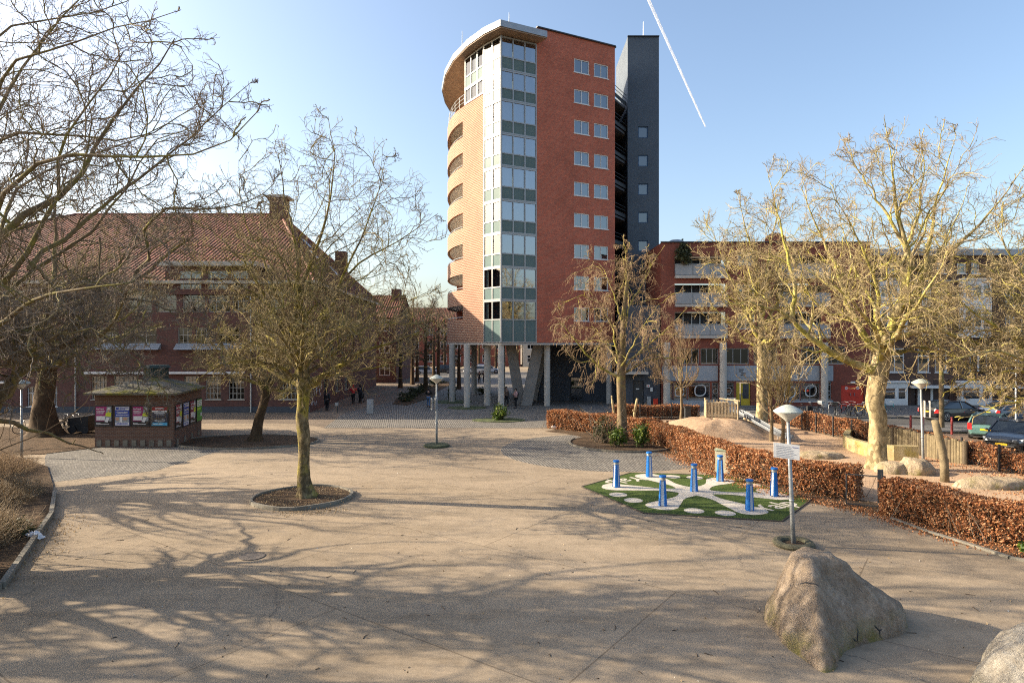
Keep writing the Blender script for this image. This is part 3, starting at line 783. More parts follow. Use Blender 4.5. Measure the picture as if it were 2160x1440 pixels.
for i, (a, b, yy) in enumerate(((1557, 1568, 779), (1557, 1566, 783), (1562, 1572, 787), (1561, 1570, 791))): m2.box(XS(a), XS(b), YS - .126, YS - .121, zy(yy + 1.1, YS), zy(yy - 1.1, YS))
m2.build('lettering', M['dkmetal'], sg)
# steps and deck in front of yellow door
m2 = TB()
for i in range(4): m2.box(XS(1528), XS(1622), 49.2 + i * 1.2, 50.38 + i * 1.2, 0, .1 + .1 * (i + 1) * .8)
tag(m2.build('steps', M['greypave'], None, loc=T0), 'broad grey steps leading up to the yellow door', 'steps')
# ivy on the roof corner
# ------------------------------------------------------------------ terrace of row houses
M['brickdark'] = brick('dark brown brick', (.145, .082, .06), (.105, .06, .046), (.065, .05, .042), .22, .08, .01, .2)
row = thing('row_house_terrace', 'long dark brown brick terrace of row houses with white window frames', 'row houses', (50, 57.5, 0))
T0 = Vector((50, 57.5, 0)); YS = 57.5
x0, x1 = XS(1836) + .02, 82.0
u = lambda p: XS(p) - x0
zt = 13.5
hs = []; wl = []
def addw(a, b, y0, y1, m=1, tr=(.68,), z=None):
    hs.append((u(a), u(b), zy(y1, YS), zy(y0, YS))); wl.append((a, b, y0, y1, m, tr))
addw(1838, 1850, 810, 846, 0)
per = 176
for k in range(4):
    o = k * per
    for a, b in ((1868, 1908), (1936, 1961), (1972, 1998)): addw(a + o, b + o, 734, 785, 0 if b - a < 30 else 1)
    for a, b in ((1978, 1998), (1945, 1965), (2022, 2038)): addw(a + o, b + o, 605, 645, 1); addw(a + o, b + o, 664, 706, 1)
    for a, b in ((1873, 1890), (1976, 1995), (2019, 2038)): addw(a + o, b + o, 554, 577, 0, ())
    addw(2032 + o, 2085 + o, 808, 850, 2); addw(2046 + o - 0, 2086 + o, 735, 785, 1)
    hs.append((u(1922 + o), u(1933 + o), .1, 2.4)); hs.append((u(1968 + o), u(2003 + o), .1, 2.4))
hs = [h for h in hs if h[1] < x1 - x0]
mb = TB(); mb.wall((x0, YS), (x1, YS), 0, zt, hs, .2); mb.build('brick_wall', M['brickdark'], row)
mb = TB(); mb.hexa([(x0, YS - .45, zt), (x1, YS - .45, zt), (x1, YS + 10, zt + .2), (x0, YS + 10, zt + .2), (x0, YS - .45, zt + .55), (x1, YS - .45, zt + .55), (x1, YS + 10, zt + 1.0), (x0, YS + 10, zt + 1.0)]); mb.build('roof', M['zinc'], row)
for a, b, y0, y1, m, tr in wl:
    if u(b) < x1 - x0:
        cur = [None, [(0, 1, .6, 1)], [(0, .25, 0, 1), (.75, 1, 0, 1)], [(0, 1, 0, .45)]][rr.randrange(4)]
        shiftwin(window(row, (x0, YS), (x1, YS), u(a), u(b), zy(y1, YS), zy(y0, YS), .12, m, tr, 'white', 'glass', .1, True, cur), T0)
for k in range(4):
    o = k * per
    if XS(2000 + o) > x1: break
    # white oriel over two floors and ground floor bay
    def oriel(a, b, z0, z1, dep, nm, lab=None, my='white'):
        A, B = XS(a), XS(b)
        mm = TB(); e = .12
        zl = [z0, z0 + .55 if nm == 'oriel' else z0 + .1] if True else None
        hol = [(.12, (B - A) * .62, z0 + .5, z1 - .45), ((B - A) * .68, B - A - .12, z0 + .5, z1 - .45)] if nm != 'oriel' else [(.12, (B - A) * .3, z0 + .9, z0 + 2.5), ((B - A) * .34, (B - A) * .66, z0 + .9, z0 + 2.5), ((B - A) * .7, B - A - .12, z0 + .9, z0 + 2.5), (.12, (B - A) * .3, z0 + 3.6, z1 - .4), ((B - A) * .34, (B - A) * .66, z0 + 3.6, z1 - .4), ((B - A) * .7, B - A - .12, z0 + 3.6, z1 - .4)]
        mm.wall((A, YS - dep), (B, YS - dep), z0, z1, hol, .1); mm.wall((A, YS - .001), (A, YS - dep), z0, z1); mm.wall((B, YS - dep), (B, YS - .001), z0, z1)
        mm.poly([(A, YS - dep, z0), (A, YS, z0), (B, YS, z0), (B, YS - dep, z0)])
        ob = mm.build(nm, M['white'], row)
        for h in hol:
            shiftwin(window(row, (A, YS - dep), (B, YS - dep), h[0], h[1], h[2], h[3], .08, 0, (.68,), 'white', 'glass', .07), T0)
        c = TB(); c.box(A - .12, B + .12, YS - dep - .15, YS - .002, z1 + .002, z1 + .16); c.build('cornice', M['white'], ob)
    oriel(1846 + o, 1904 + o, zy(712, YS), zy(592, YS), .7, 'oriel')
    if k >= 0:
        A, B = XS(1835 + o) + (.1 if k == 0 else 0), XS(1908 + o)
        bw = TB(); bw.box(A, B + .05, YS - .7, YS - .002, 0, zy(853, YS)); bw.build('bay_base', M['brickdark'], row)
        oriel(1842 + o, 1906 + o, zy(852.8, YS), zy(806, YS), .62, 'bay_window')
    c = TB(); c.box(XS(1913 + o), XS(2026 + o), YS - 1.0, YS - .002, zy(817, YS), zy(812, YS)); c.build('canopy', M['white'], row)
    for a, b, mt in ((1923, 1932, 'roomdark'), (1969, 2002, 'roomdark')):
        c = TB(); c.box(XS(a + o), XS(b + o), YS + .1, YS + .17, .1, 2.38); dd = c.build('door', pbr('dark door paint', (.05, .025, .02), .4), row)
        c = TB(); c.box(XS(b - 2 + o), XS(b - 1.2 + o), YS + .03, YS + .099, 1.0, 1.1); c.build('handle', M['steel'], dd)
    for a in (1935, 1962): c = TB(); c.box(XS(a + o), XS(a + 5 + o), YS - .08, YS - .003, .1, zy(818, YS)); c.build('door_surround', M['white'], row)
mb = TB(); mb.bar((x0, YS - .05, zy(592, YS)), (x1, YS - .05, zy(592, YS)), .08, .1); mb.build('stone_band', M['concrete'], row)
# ------------------------------------------------------------------ old school hall with the big tiled roof (left)
M['brickold'] = brick('purple brown old brick', (.165, .07, .056), (.11, .05, .044), (.1, .07, .06), .22, .08, .01, .25)
def tile_mat():
    t = NT('red pantiles')
    uv = t.mapping("UV")
    w = t.n("TexWave", Scale=.9, wave_type='BANDS', bands_direction='X', wave_profile='SIN'); t.t.links.new(uv, w.inputs["Vector"])
    w2 = t.n("TexWave", Scale=.62, wave_type='BANDS', bands_direction='Y', wave_profile='SAW'); t.t.links.new(uv, w2.inputs["Vector"])
    b = t.n("TexBrick", Scale=1.0, offset=0); t.t.links.new(uv, b.inputs["Vector"])
    b.inputs["Brick Width"].default_value = .25; b.inputs["Row Height"].default_value = .33; b.inputs["Mortar Size"].default_value = .0
    t.put(b, "Color1", (.15, .055, .038)); t.put(b, "Color2", (.065, .03, .024))
    col = t.mix(1, b.outputs[0], t.ramp(t.noise(.5, 6, .7), [(.3, (.65,) * 3), (.7, (1.3,) * 3)]), 'MULTIPLY')
    col = t.mix(t.ramp(w2.outputs["Fac"], [(.0, (.95,) * 3), (.22, (0, 0, 0))]), col, (.035, .018, .015))
    h = t.mathn('ADD', w.outputs["Fac"], t.mathn('MULTIPLY', w2.outputs["Fac"], .8))
    t.bump(h, 1.0, .12)
    return t.fin(col, .85, 0, .15)
M['tiles'] = tile_mat()
hall = thing('school_hall', 'old brown brick hall under a large red tiled hip roof', 'building', (-30, 52.2, 0))
T0 = Vector((-30, 52.2, 0)); YS = 52.2
x0, x1 = -62.0, -16.5
u = lambda p: XS(p) - x0
ZE = 10.7
hs = []; wl = []
def addw(a, b, y0, y1, m, tr, fm='cream'): hs.append((u(a), u(b), zy(y1, YS), zy(y0, YS))); wl.append((a, b, y0, y1, m, tr, fm))
for a, b in ((193, 225), (240, 288), (300, 345), (388, 420), (434, 466), (482, 515), (588, 630)): addw(a, b, 793, 842, 3 if b - a < 40 else 4, (.25, .5, .75))
for a, b in ((57, 77), (112, 121), (-60, -30), (-110, -80), (-200, -170), (-260, -230)): addw(a, b, 816, 857, 1, (.7,), 'white')
for a, b in ((205, 250), (262, 330), (375, 405), (412, 445), (460, 505), (545, 585), (600, 630), (100, 130), (20, 60), (-60, -20), (-140, -100)): addw(a, b, 690, 738, 2, (.33, .66))
for a, b in ((385, 432), (440, 485), (490, 524), (270, 320), (330, 372), (570, 600), (100, 140), (0, 50), (-100, -60)): addw(a, b, 612, 658, 2, (.5,))
hs.append((u(-4), u(18), .1, zy(808, YS)))
mb = TB(); mb.wall((x0, YS), (x1, YS), 0, ZE, hs, .2)
side = (Vector((-17.8, 84)))
sh = [(4.5, 6.0, .1, 2.6), (9, 10.5, 1.0, 2.6), (13, 14.5, .9, 2.6), (3, 4.2, 4.6, 6.6), (7, 8.4, 4.6, 6.6), (11, 12.4, 4.6, 6.6), (16, 17.4, 4.6, 6.6)]
mb.wall((x1, YS), side, 0, ZE, sh, .2); mb.wall(side, (x0, 84), 0, ZE)
mb.build('brick_wall', M['brickold'], hall)
for a, b, y0, y1, m, tr, fm in wl: shiftwin(window(hall, (x0, YS), (x1, YS), u(a), u(b), zy(y1, YS), zy(y0, YS), .15, m, tr, fm, 'glass', .055, y1 > 800, None, back=.5), T0)
for h in sh[1:]: shiftwin(window(hall, (x1, YS), side, *h, .15, 1, (.5,), 'cream', 'glass', .055, True), T0)
mb = TB(); mb.box(XS(-3), XS(17.5), YS + .12, YS + .18, .1, zy(809, YS)); dd = mb.build('door', pbr('maroon door', (.07, .018, .016), .5), hall)
mb = TB(); mb.box(XS(15), XS(15.8), YS + .05, YS + .119, 1.0, 1.15); mb.build('handle', M['steel'], dd)
mb = TB(); mb.box(XS(-6), XS(20), YS - .35, YS - .003, zy(808, YS) + .02, zy(805, YS) + .05); mb.build('door_canopy', M['white'], hall)
p, q = Vector((x1, YS)).lerp(side, .17), Vector((x1, YS)).lerp(side, .215)
mb = TB(); mb.quad((p.x - .2, p.y - .05, .1), (q.x - .2, q.y, .1), (q.x - .2, q.y, 2.58), (p.x - .2, p.y - .05, 2.58)); mb.build('side_door', M['dkmetal'], hall)
# roof: front hip from eave to ridge, side hip on the right
ev = .55
e = [(x0, YS - ev), (x1 + ev, YS - ev), (side.x + ev, 84 + ev), (x0, 84 + ev)]
rl, rrg = (-46, 67.5, 19.2), (-24.4, 67.5, 19.2)
mb = TB()
mb.poly([(e[0][0], e[0][1], ZE), (e[1][0], e[1][1], ZE), rrg, rl])
mb.poly([(e[1][0], e[1][1], ZE), (e[2][0], e[2][1], ZE), rrg])
mb.poly([(e[2][0], e[2][1], ZE), (e[3][0], e[3][1], ZE), rl, rrg])
mb.poly([(e[3][0], e[3][1], ZE), (e[0][0], e[0][1], ZE), rl])
roof = mb.build('tiled_roof', M['tiles'], hall)
mb = TB()
for a, b in (((e[0][0], e[0][1], ZE), rl), ((e[1][0], e[1][1], ZE), rrg), ((e[2][0], e[2][1], ZE), rrg), (rl, rrg)): mb.tube([a, b], .13, 8)
mb.build('ridge_tiles', pbr('ridge tile', (.22, .085, .06), .7, .25, 3), roof)
mb = TB(); mb.box(x0, x1 + ev + .08, YS - ev - .12, YS - ev + .1, ZE - .24, ZE + .02); mb.box(x0, x1, YS - ev + .1, YS + .2, ZE - .2, ZE - .1); mb.build('gutter', M['cream'], hall)
p, q = Vector((x1 + ev, YS - ev)), Vector((side.x + ev, 84 + ev))
mb = TB(); mb.bar((p.x, p.y + .2, ZE - .1), (q.x, q.y, ZE - .1), .2, .22); mb.build('gutter', M['cream'], hall)
# tall wall dormer with white cornice
a, b = XS(352), XS(541); zd = zy(563, YS)
hd = [(XS(p0) - a, XS(p1) - a, zy(610, YS), zy(572, YS)) for p0, p1 in ((382, 428), (442, 484), (490, 526))]
mb = TB(); mb.wall((a, YS - .25), (b, YS - .25), 9.6, zd, hd, .15); mb.wall((b, YS - .25), (b, YS + 9), 9.6, zd); mb.wall((a, YS + 9), (a, YS - .25), 9.6, zd); mb.build('dormer_wall', M['brickold'], hall)
for h in hd: shiftwin(window(hall, (a, YS - .25), (b, YS - .25), *h, .1, 1, (), 'cream', 'glass', .06, False), T0)
mb = TB(); mb.box(a - .35, b + .35, YS - .85, YS + 3, zd, zd + .38); mb.build('dormer_cornice', M['cream'], hall)
# chimney with a capped top
c = at(589, 470, 66.5)
mb = TB(); mb.box(c.x - .8, c.x + .8, 65.9, 67.3, 17.8, 20.6); ch = mb.build('chimney', M['brickold'], hall)
mb = TB(); mb.box(c.x - 1.15, c.x + 1.15, 65.6, 67.6, 20.6, 20.8); mb.box(c.x - .6, c.x + .6, 66.1, 67.1, 20.8, 21.0); mb.build('chimney_cap', M['concrete'], ch)
mb = TB(); mb.box(-20.6, -19.4, 74.5, 75.6, 12.8, 16.3); mb.build('chimney', M['brickold'], hall)
# roof lights in the side hip
nrm = (Vector((e[2][0], e[2][1], ZE)) - Vector((e[1][0], e[1][1], ZE))).cross(Vector(rrg) - Vector((e[1][0], e[1][1], ZE))).normalized()
for fy, fz in ((.32, .45), (.5, .3), (.42, .62)):
    p = Vector((e[1][0], e[1][1], ZE)).lerp(Vector((e[2][0], e[2][1], ZE)), fy); p = p.lerp(Vector(rrg), fz) + nrm * .06
    uu = (Vector((e[2][0], e[2][1], ZE)) - Vector((e[1][0], e[1][1], ZE))).normalized(); vv = nrm.cross(uu)
    mb = TB(); mb.poly([p - uu * .8 - vv * .6, p + uu * .8 - vv * .6, p + uu * .8 + vv * .6, p - uu * .8 + vv * .6]); mb.build('roof_light', M['zinc'], roof)
# cassette awnings, band and pipes
mb = TB(); mb.box(XS(183), XS(517), YS - .4, YS - .003, zy(788, YS), zy(783.5, YS)); mb.build('awning_box', M['white'], hall)
for a, b in ((200, 340), (372, 515), (540, 640), (0, 140)):
    mb = TB(); mb.hexa([(XS(a), YS - .5, zy(737, YS)), (XS(b), YS - .5, zy(737, YS)), (XS(b), YS - .003, zy(737, YS)), (XS(a), YS - .003, zy(737, YS)), (XS(a), YS - .45, zy(735, YS)), (XS(b), YS - .45, zy(735, YS)), (XS(b), YS - .003, zy(724, YS)), (XS(a), YS - .003, zy(724, YS))]); mb.build('zinc_canopy', M['zinc'], hall)
for px in (161, 530, -40):
    mb = TB(); mb.cyl((XS(px), YS - .1, .05), (XS(px), YS - .1, ZE - .2), .06, n=8); mb.build('drain_pipe', M['galv'], hall)
mb = TB(); mb.box(x0, x1 + .03, YS - .05, YS - .002, 0, .5); mb.build('plinth', M['brickgrey'], hall)
mb = TB(); mb.box(XS(19.5), XS(27), YS - .06, YS - .004, zy(872, YS) + .3, zy(866, YS) + .3); mb.build('wall_sign', M['white'], hall)
# pale sprayed tags on the side wall
gm = pbr('faded spray paint', (.42, .38, .38), .7, .2, 3)
mb = TB(); r2 = random.Random(5)
sdv = (side - Vector((x1, YS))).normalized()
for k in range(16):
    s0 = r2.uniform(.5, 3.6); z0 = r2.uniform(.6, 2.4)
    pts = []
    for j in range(7):
        s0 += r2.uniform(-.25, .25); z0 = min(2.7, max(.4, z0 + r2.uniform(-.35, .35)))
        pts.append((x1 + sdv.x * s0 + .02, YS + sdv.y * s0, z0))
    mb.tube(pts, .03, 4)
gf = mb.build('graffiti', gm, hall)

# ------------------------------------------------------------------ poster kiosk
M['brickkiosk'] = brick('brown kiosk brick', (.15, .075, .05), (.11, .055, .04), (.16, .13, .11), .22, .075, .012, .2, bump=.4)
def mossroof():
    t = NT('mossy felt roof')
    col = t.ramp(t.noise(1.2, 5), [(.3, (.09, .085, .07)), (.7, (.17, .155, .125))])
    col = t.mix(t.ramp(t.noise(.8, 6, .7, t.mapping("Object", loc=(2.3, 1, 0))), [(.5, (0, 0, 0)), (.62, (1, 1, 1))]), col, t.ramp(t.noise(9, 4), [(.3, (.075, .08, .015)), (.7, (.2, .175, .03))]))
    t.bump(t.noise(12, 5), .7, .05)
    return t.fin(col, .95, 0, .1)
KF0, KF1 = gp(200, 943), gp(366, 943)
KR = Vector((xx(425, 39.6), 39.6, 0))
# hexagonal plan: front face, right face, then mirrored behind
c0 = Vector((xx(283, 38.5), 38.6))
plan = [Vector((KF0.x, KF0.y)), Vector((KF1.x, KF1.y)), Vector((KR.x, KR.y)), Vector((KR.x - 2.4, KR.y + 2.9)), Vector((KF0.x - .6, KR.y + 2.9)), Vector((KF0.x - 1.6, KR.y))]
kc = sum(plan, Vector((0, 0))) / 6
kiosk = thing('brick_kiosk', 'low hexagonal brick kiosk with mossy overhanging roof and two rows of posters', 'kiosk', (kc.x, kc.y, 0))
T0 = Vector((kc.x, kc.y, 0))
mb = TB()
for a, b in zip(plan, plan[1:] + plan[:1]): mb.wall(a, b, 0, 2.95)
mb.build('brick_wall', M['brickkiosk'], kiosk)
mb = TB(); ov = [kc + (p - kc) * 1.17 for p in plan]
ov[2] = kc + (plan[2] - kc) * 1.12
zr = 2.92
for a, b in zip(ov, ov[1:] + ov[:1]):
    N = 6
    ap = Vector((kc.x, kc.y, 3.72))
    mb.poly([(a.x, a.y, zr + .1), (b.x, b.y, zr + .1), ap])
    mb.quad((a.x, a.y, zr), (b.x, b.y, zr), (b.x, b.y, zr + .1), (a.x, a.y, zr + .1))
mb.poly([(p.x, p.y, zr) for p in ov[::-1]])
mb.build('mossy_roof', mossroof(), kiosk)
mb = TB(); mb.cyl((kc.x, kc.y, 3.5), (kc.x, kc.y, 4.2), .7, n=8); mb.cyl((kc.x, kc.y, 4.2), (kc.x, kc.y, 4.36), .85, .7, 8); mb.build('roof_vent', pbr('dark green vent', (.02, .04, .032), .6, .2, 3), kiosk)
blk = M['concrete']
mb = TB()
for a, b, n in ((plan[0], plan[1], 9), (plan[1], plan[2], 4)):
    d = (b - a).normalized(); nn = Vector((d.y, -d.x)); L = (b - a).length
    for i in range(n):
        s = (i + .5) * L / n
        p = a + d * s
        mb.hexa([(p.x - d.x * .13, p.y - d.y * .13, .06), (p.x + d.x * .13, p.y + d.y * .13, .06), (p.x + d.x * .13 + nn.x * .03, p.y + d.y * .13 + nn.y * .03, .06), (p.x - d.x * .13 + nn.x * .03, p.y - d.y * .13 + nn.y * .03, .06), (p.x - d.x * .13, p.y - d.y * .13, .4), (p.x + d.x * .13, p.y + d.y * .13, .4), (p.x + d.x * .13 + nn.x * .03, p.y + d.y * .13 + nn.y * .03, .4), (p.x - d.x * .13 + nn.x * .03, p.y - d.y * .13 + nn.y * .03, .4)][:8])
mb.build('vent_block', M['kerb'], kiosk)
def textmesh(cu, mat, parent):
    t = bpy.data.objects.new('lettering', cu); COL.objects.link(t)
    bpy.context.view_layer.update()
    me = bpy.data.meshes.new_from_object(t.evaluated_get(bpy.context.evaluated_depsgraph_get()))
    bpy.data.objects.remove(t)
    me.materials.clear(); me.materials.append(mat)
    o = bpy.data.objects.new('lettering', me); COL.objects.link(o); o.parent = parent
    return o
def col(name, c, rough=.5): return pbr(name, c, rough, .04, 2, fine=0)
PM = dict(mag=col('magenta print', (.27, .012, .12)), blk=col('black print', (.012, .011, .014)), wht=col('white print', (.62, .62, .62)), blu=col('blue print', (.02, .05, .3)), hiv=col('high visibility print', (.5, .55, .03)), nav=col('navy print', (.012, .02, .05)), redp=col('dark red print', (.24, .015, .012)), cya=col('cyan print', (.06, .3, .5)), grn=col('green print', (.06, .25, .03)), lim=col('lime print', (.35, .5, .04)), skin=col('skin tone print', (.42, .25, .17)), gry=col('grey print', (.25, .27, .29)), wne=col('wine print', (.22, .02, .05)))
def poster(a, b, u0, u1, z0, z1, kind, label):
    d = (b - a).normalized(); nn = Vector((d.y, -d.x))
    P = lambda s, z, k: Vector((a.x + d.x * s + nn.x * k, a.y + d.y * s + nn.y * k, z))
    w, h = u1 - u0, z1 - z0
    base = P(u0, z0, .03)
    o = thing('poster', label, 'poster', base, math.atan2(d.y, d.x), 'posters on the kiosk')
    def rect(nm, m, x0, x1, y0, y1, k, th=.004):
        q = MB(); q.box(x0 * w, x1 * w, -k - th, -k, y0 * h, y1 * h); return q.build(nm, PM.get(m) or M[m], o)
    q = MB(); q.box(-.06, w + .06, -.015, .02, -.06, h + .06); q.build('frame', M['black'], o)
    def text(s, m, x, y, size, al='LEFT'):
        cu = bpy.data.curves.new('lettering', 'FONT'); cu.body = s; cu.size = size * h; cu.align_x = al; cu.extrude = .001; cu.offset = .004
        t = textmesh(cu, PM[m], o)
        t.location = (x * w, -.026, y * h); t.rotation_euler = (R(90), 0, 0)
    def lines(m, rowsx, nm='fine_print'):
        q = MB()
        for x0, x1, y in rowsx: q.box(x0 * w, x1 * w, -.026, -.022, y * h, (y + .028) * h)
        q.build(nm, PM[m], o)
    if kind in ('m', 'w'):
        bgc = 'mag' if kind == 'm' else 'wne'
        rect('sheet', bgc, 0, 1, 0, 1, .015); rect('lower_field', 'blk', 0, 1, 0, .24, .019)
        q = MB(); q.poly([(w * .55, -.0195, h * .24), (w, -.0195, h * .24), (w, -.0195, h), (w * .72, -.0195, h)]); q.build('photo_field', PM['gry'], o)
        q = MB(); q.ball((w * .84, -.02, h * .87), h * .075, 10, (1, .05, 1)); q.build('cap', PM['wht'], o)
        q = MB(); q.ball((w * .84, -.022, h * .79), h * .055, 10, (1, .05, 1.1)); q.build('face', PM['skin'], o)
        q = MB(); q.poly([(w * .62, -.023, h * .5), (w * .98, -.023, h * .46), (w, -.023, h * .68), (w * .8, -.023, h * .72), (w * .64, -.023, h * .64)]); q.build('jacket', PM['hiv'], o)
        rect('ticket', 'wht', .05, .6, .28, .5, .02)
        q = MB(); q.poly([(w * .58, -.026, h * .2), (w * .76, -.026, h * .17), (w * .9, -.026, h * .42), (w * .7, -.026, h * .44)]); q.build('ticket', PM['wht'], o)
        text('BarTrack', 'wht', .04, .84, .11); lines('wht', [(.05, .6, .74), (.05, .55, .68), (.05, .5, .62), (.03, .85, .06)]); text('BarTrack', 'wht', .04, .1, .06)
    elif kind == 'b':
        rect('sheet', 'blu', 0, 1, 0, 1, .015); rect('header', 'wht', .02, .98, .82, .98, .019); rect('footer', 'wht', .02, .98, .02, .17, .019); rect('flag', 'blu', .06, .26, .84, .95, .024)
        rect('photo_field', 'gry', .02, .98, .17, .48, .019); rect('cup', 'wht', .33, .5, .18, .46, .024)
        q = MB(); q.ball((w * .15, -.024, h * .35), h * .09, 10, (1.2, .04, .9)); q.ball((w * .7, -.024, h * .36), h * .1, 10, (1.3, .04, .8)); q.build('hands', PM['skin'], o)
        text('Gezocht!', 'wht', .5, .64, .155, 'CENTER'); lines('wht', [(.06, .94, .55)]); lines('blu', [(.3, .95, .91), (.3, .7, .86), (.1, .9, .11), (.1, .9, .06)])
    elif kind == 'n':
        rect('sheet', 'nav', 0, 1, 0, 1, .015); rect('header', 'redp', 0, 1, .8, 1, .019); rect('band', 'wht', .02, .98, .715, .79, .019); rect('footer', 'cya', 0, 1, 0, .16, .019)
        lines('wht', [(.22, .82, .91), (.22, .8, .84), (.15, .85, .64), (.22, .78, .57)]); lines('nav', [(.42, .58, .74)]); 
        q = MB(); q.ball((w * .52, -.021, h * .28), h * .13, 14, (2.3, .04, .8)); q.build('car_picture', PM['gry'], o)
        q = MB(); q.ball((w * .5, -.026, h * .33), h * .06, 12, (1.8, .03, .8)); q.build('windscreen', PM['nav'], o); lines('wht', [(.08, .7, .07)])
    else:
        rect('sheet', 'grn', 0, 1, 0, 1, .015); rect('header', 'wht', 0, .95, .68, .96, .019); rect('band', 'lim', 0, .7, .5, .62, .019); lines('grn', [(.1, .85, .88), (.1, .8, .8), (.1, .7, .73)]); rect('cup', 'wht', .7, .95, .2, .36, .02)
    return o
Y0 = KF0.y
X0 = lambda p: xx(p, Y0) - KF0.x
pa = [('m', 203, 236, 'magenta poster with lettering, leftmost on the front of the kiosk'), ('b', 244, 274, 'blue and white wanted poster on the front of the kiosk'), ('m', 281, 314, 'magenta poster between the blue and the dark car poster on the kiosk front'), ('n', 321, 354, 'dark poster with red header and a pale car on the kiosk front')]
for k, a, b, l in pa: poster(plan[0], plan[1], X0(a), X0(b), zy(897, Y0), zy(857, Y0), k, l)
L = (plan[2] - plan[1]).length
for k, s, l in (('w', .05, 'wine red poster at the near edge of the right kiosk face'), ('b', .3, 'blue and white poster on the right kiosk face'), ('w', .545, 'wine red poster beside the green one on the right kiosk face'), ('g', .79, 'green poster at the far edge of the right kiosk face')): poster(plan[1], plan[2], s * L + .02, s * L + L * .19, .98, 2.28, k, l)

# ------------------------------------------------------------------ far street behind
def block(name, label, x0, x1, y0, y1, h, bm, wins, roofm=None, rh=0, fm='white'):
    o = thing(name, label, 'building', ((x0 + x1) / 2, y0, 0))
    global T0
    T0 = Vector(((x0 + x1) / 2, y0, 0))
    hs = [w for w in wins]
    mb = TB(); mb.wall((x0, y0), (x1, y0), 0, h, hs, .15); mb.wall((x1, y0), (x1, y1), 0, h); mb.wall((x0, y1), (x0, y0), 0, h); mb.build('wall', M[bm], o)
    for w in hs: shiftwin(window(o, (x0, y0), (x1, y0), *w, .12, 1, (.6,), fm, 'glass', .1), T0)
    mb = TB(); ym = (y0 + y1) / 2
    if rh:
        mb.poly([(x0 - .2, y0 - .3, h), (x1 + .2, y0 - .3, h), (x1 + .2, ym, h + rh), (x0 - .2, ym, h + rh)]); mb.poly([(x1 + .2, y1, h), (x0 - .2, y1, h), (x0 - .2, ym, h + rh), (x1 + .2, ym, h + rh)]); mb.poly([(x1, y0, h), (x1, y1, h), (x1, ym, h + rh)]); mb.poly([(x0, y1, h), (x0, y0, h), (x0, ym, h + rh)])
    else: mb.box(x0 - .1, x1 + .1, y0 - .15, y1, h, h + .35)
    mb.build('roof', M[roofm or 'zinc'], o)
    return o
grid = lambda w, h, n, f, z0=1.0, ww=1.5, wh=1.7: [((i + .5) * w / n - ww / 2, (i + .5) * w / n + ww / 2, z0 + j * 3.1, z0 + j * 3.1 + wh) for i in range(n) for j in range(f)]
o = block('brick_house', 'small brick house with chimney behind the tiled hall', -26, -16.3, 90, 104, 9.2, 'brickold', grid(9.7, 9, 3, 3), 'tiles', 3.6)
T0 = Vector((-21.15, 90, 0))
mb = TB(); mb.box(-17.9, -16.7, 95, 97, 8, 13.6); mb.build('chimney', M['brickold'], o)
block('apartment_block', 'far brick apartment block closing the street beyond the tower', -34, 2, 150, 162, 10.5, 'brickschool', grid(36, 10, 11, 3), 'tiles', 3.5)
block('apartment_block', 'far pale apartment block seen between the tower columns', 2.5, 40, 146, 160, 12.5, 'cream', grid(37, 12, 11, 4))
block('brick_house', 'far brick row behind the parked cars left of the columns', -62, -34.5, 128, 140, 11, 'brickold', grid(27, 11, 8, 3), 'tiles', 3)
# ------------------------------------------------------------------ trees
def barkmat(name, dark, light, moss, mossamt=.5, scale=5, tw=False, plates=0):
    t = NT(name)
    n1 = t.noise(scale, 6, .7, t.mapping("Object", scale=(1, 1, .45)))
    col = t.ramp(n1, [(.32, dark), (.55, tuple((a + b) / 2 for a, b in zip(dark, light))), (.72, light)])
    m = t.noise(1.1, 5, .7, t.mapping("Object", loc=(4, 2, 1)))
    col = t.mix(t.ramp(m, [(.62 - .3 * mossamt, (0, 0, 0)), (.78 - .3 * mossamt, (.9,) * 3)]), col, t.ramp(t.noise(14, 3), [(.3, mul(moss, .6)), (.7, mul(moss, 1.25))]))
    if plates:      # flaking plates of plane bark
        mp = t.mapping("Object", scale=(1, 1, .6)); wb = t.n("TexNoise", Scale=6, Detail=3); t.t.links.new(mp, wb.inputs["Vector"])
        ad = t.n("MixRGB", blend_type='ADD'); ad.inputs[0].default_value = .12; t.t.links.new(mp, ad.inputs[1]); t.t.links.new(wb.outputs["Color"], ad.inputs[2])
        v = t.n("TexVoronoi", Scale=plates); t.t.links.new(ad.outputs[0], v.inputs["Vector"])
        sp = t.n("SeparateColor"); t.t.links.new(v.outputs["Color"], sp.inputs[0])
        col = t.mix(.75, col, t.ramp(sp.outputs[0], [(.2, (.42, .4, .36)), (.4, (.85, .84, .8)), (.65, (1.05, 1.03, 1)), (.9, (1.3, 1.25, 1.15))]), 'MULTIPLY')
    if not tw: t.bump(n1, .6, .04)
    return t.fin(col, .9, 0, .15)
BK_OLIVE = barkmat('mossy plane bark', (.085, .066, .04), (.3, .245, .145), (.24, .21, .04), .65, plates=9)
BK_PALE = barkmat('pale plane bark', (.19, .145, .08), (.5, .415, .25), (.33, .29, .08), .3, 3.2, plates=7)
BK_PALEL = barkmat('pale plane limb bark', (.2, .155, .08), (.5, .42, .23), (.42, .38, .08), .7, 4, plates=5)
BK_DARK = barkmat('dark furrowed bark', (.035, .024, .015), (.13, .085, .048), (.085, .075, .025), .2, 4)
BK_DARKL = barkmat('dark olive limb bark', (.085, .065, .04), (.25, .195, .115), (.2, .18, .045), .5, 4)
BK_BROWN = barkmat('brown smooth bark', (.12, .085, .05), (.26, .2, .12), (.24, .21, .05), .4, 4)
TW_OLIVE = barkmat('olive brown twigs', (.15, .12, .065), (.31, .245, .145), (.27, .24, .07), .4, 2, True)
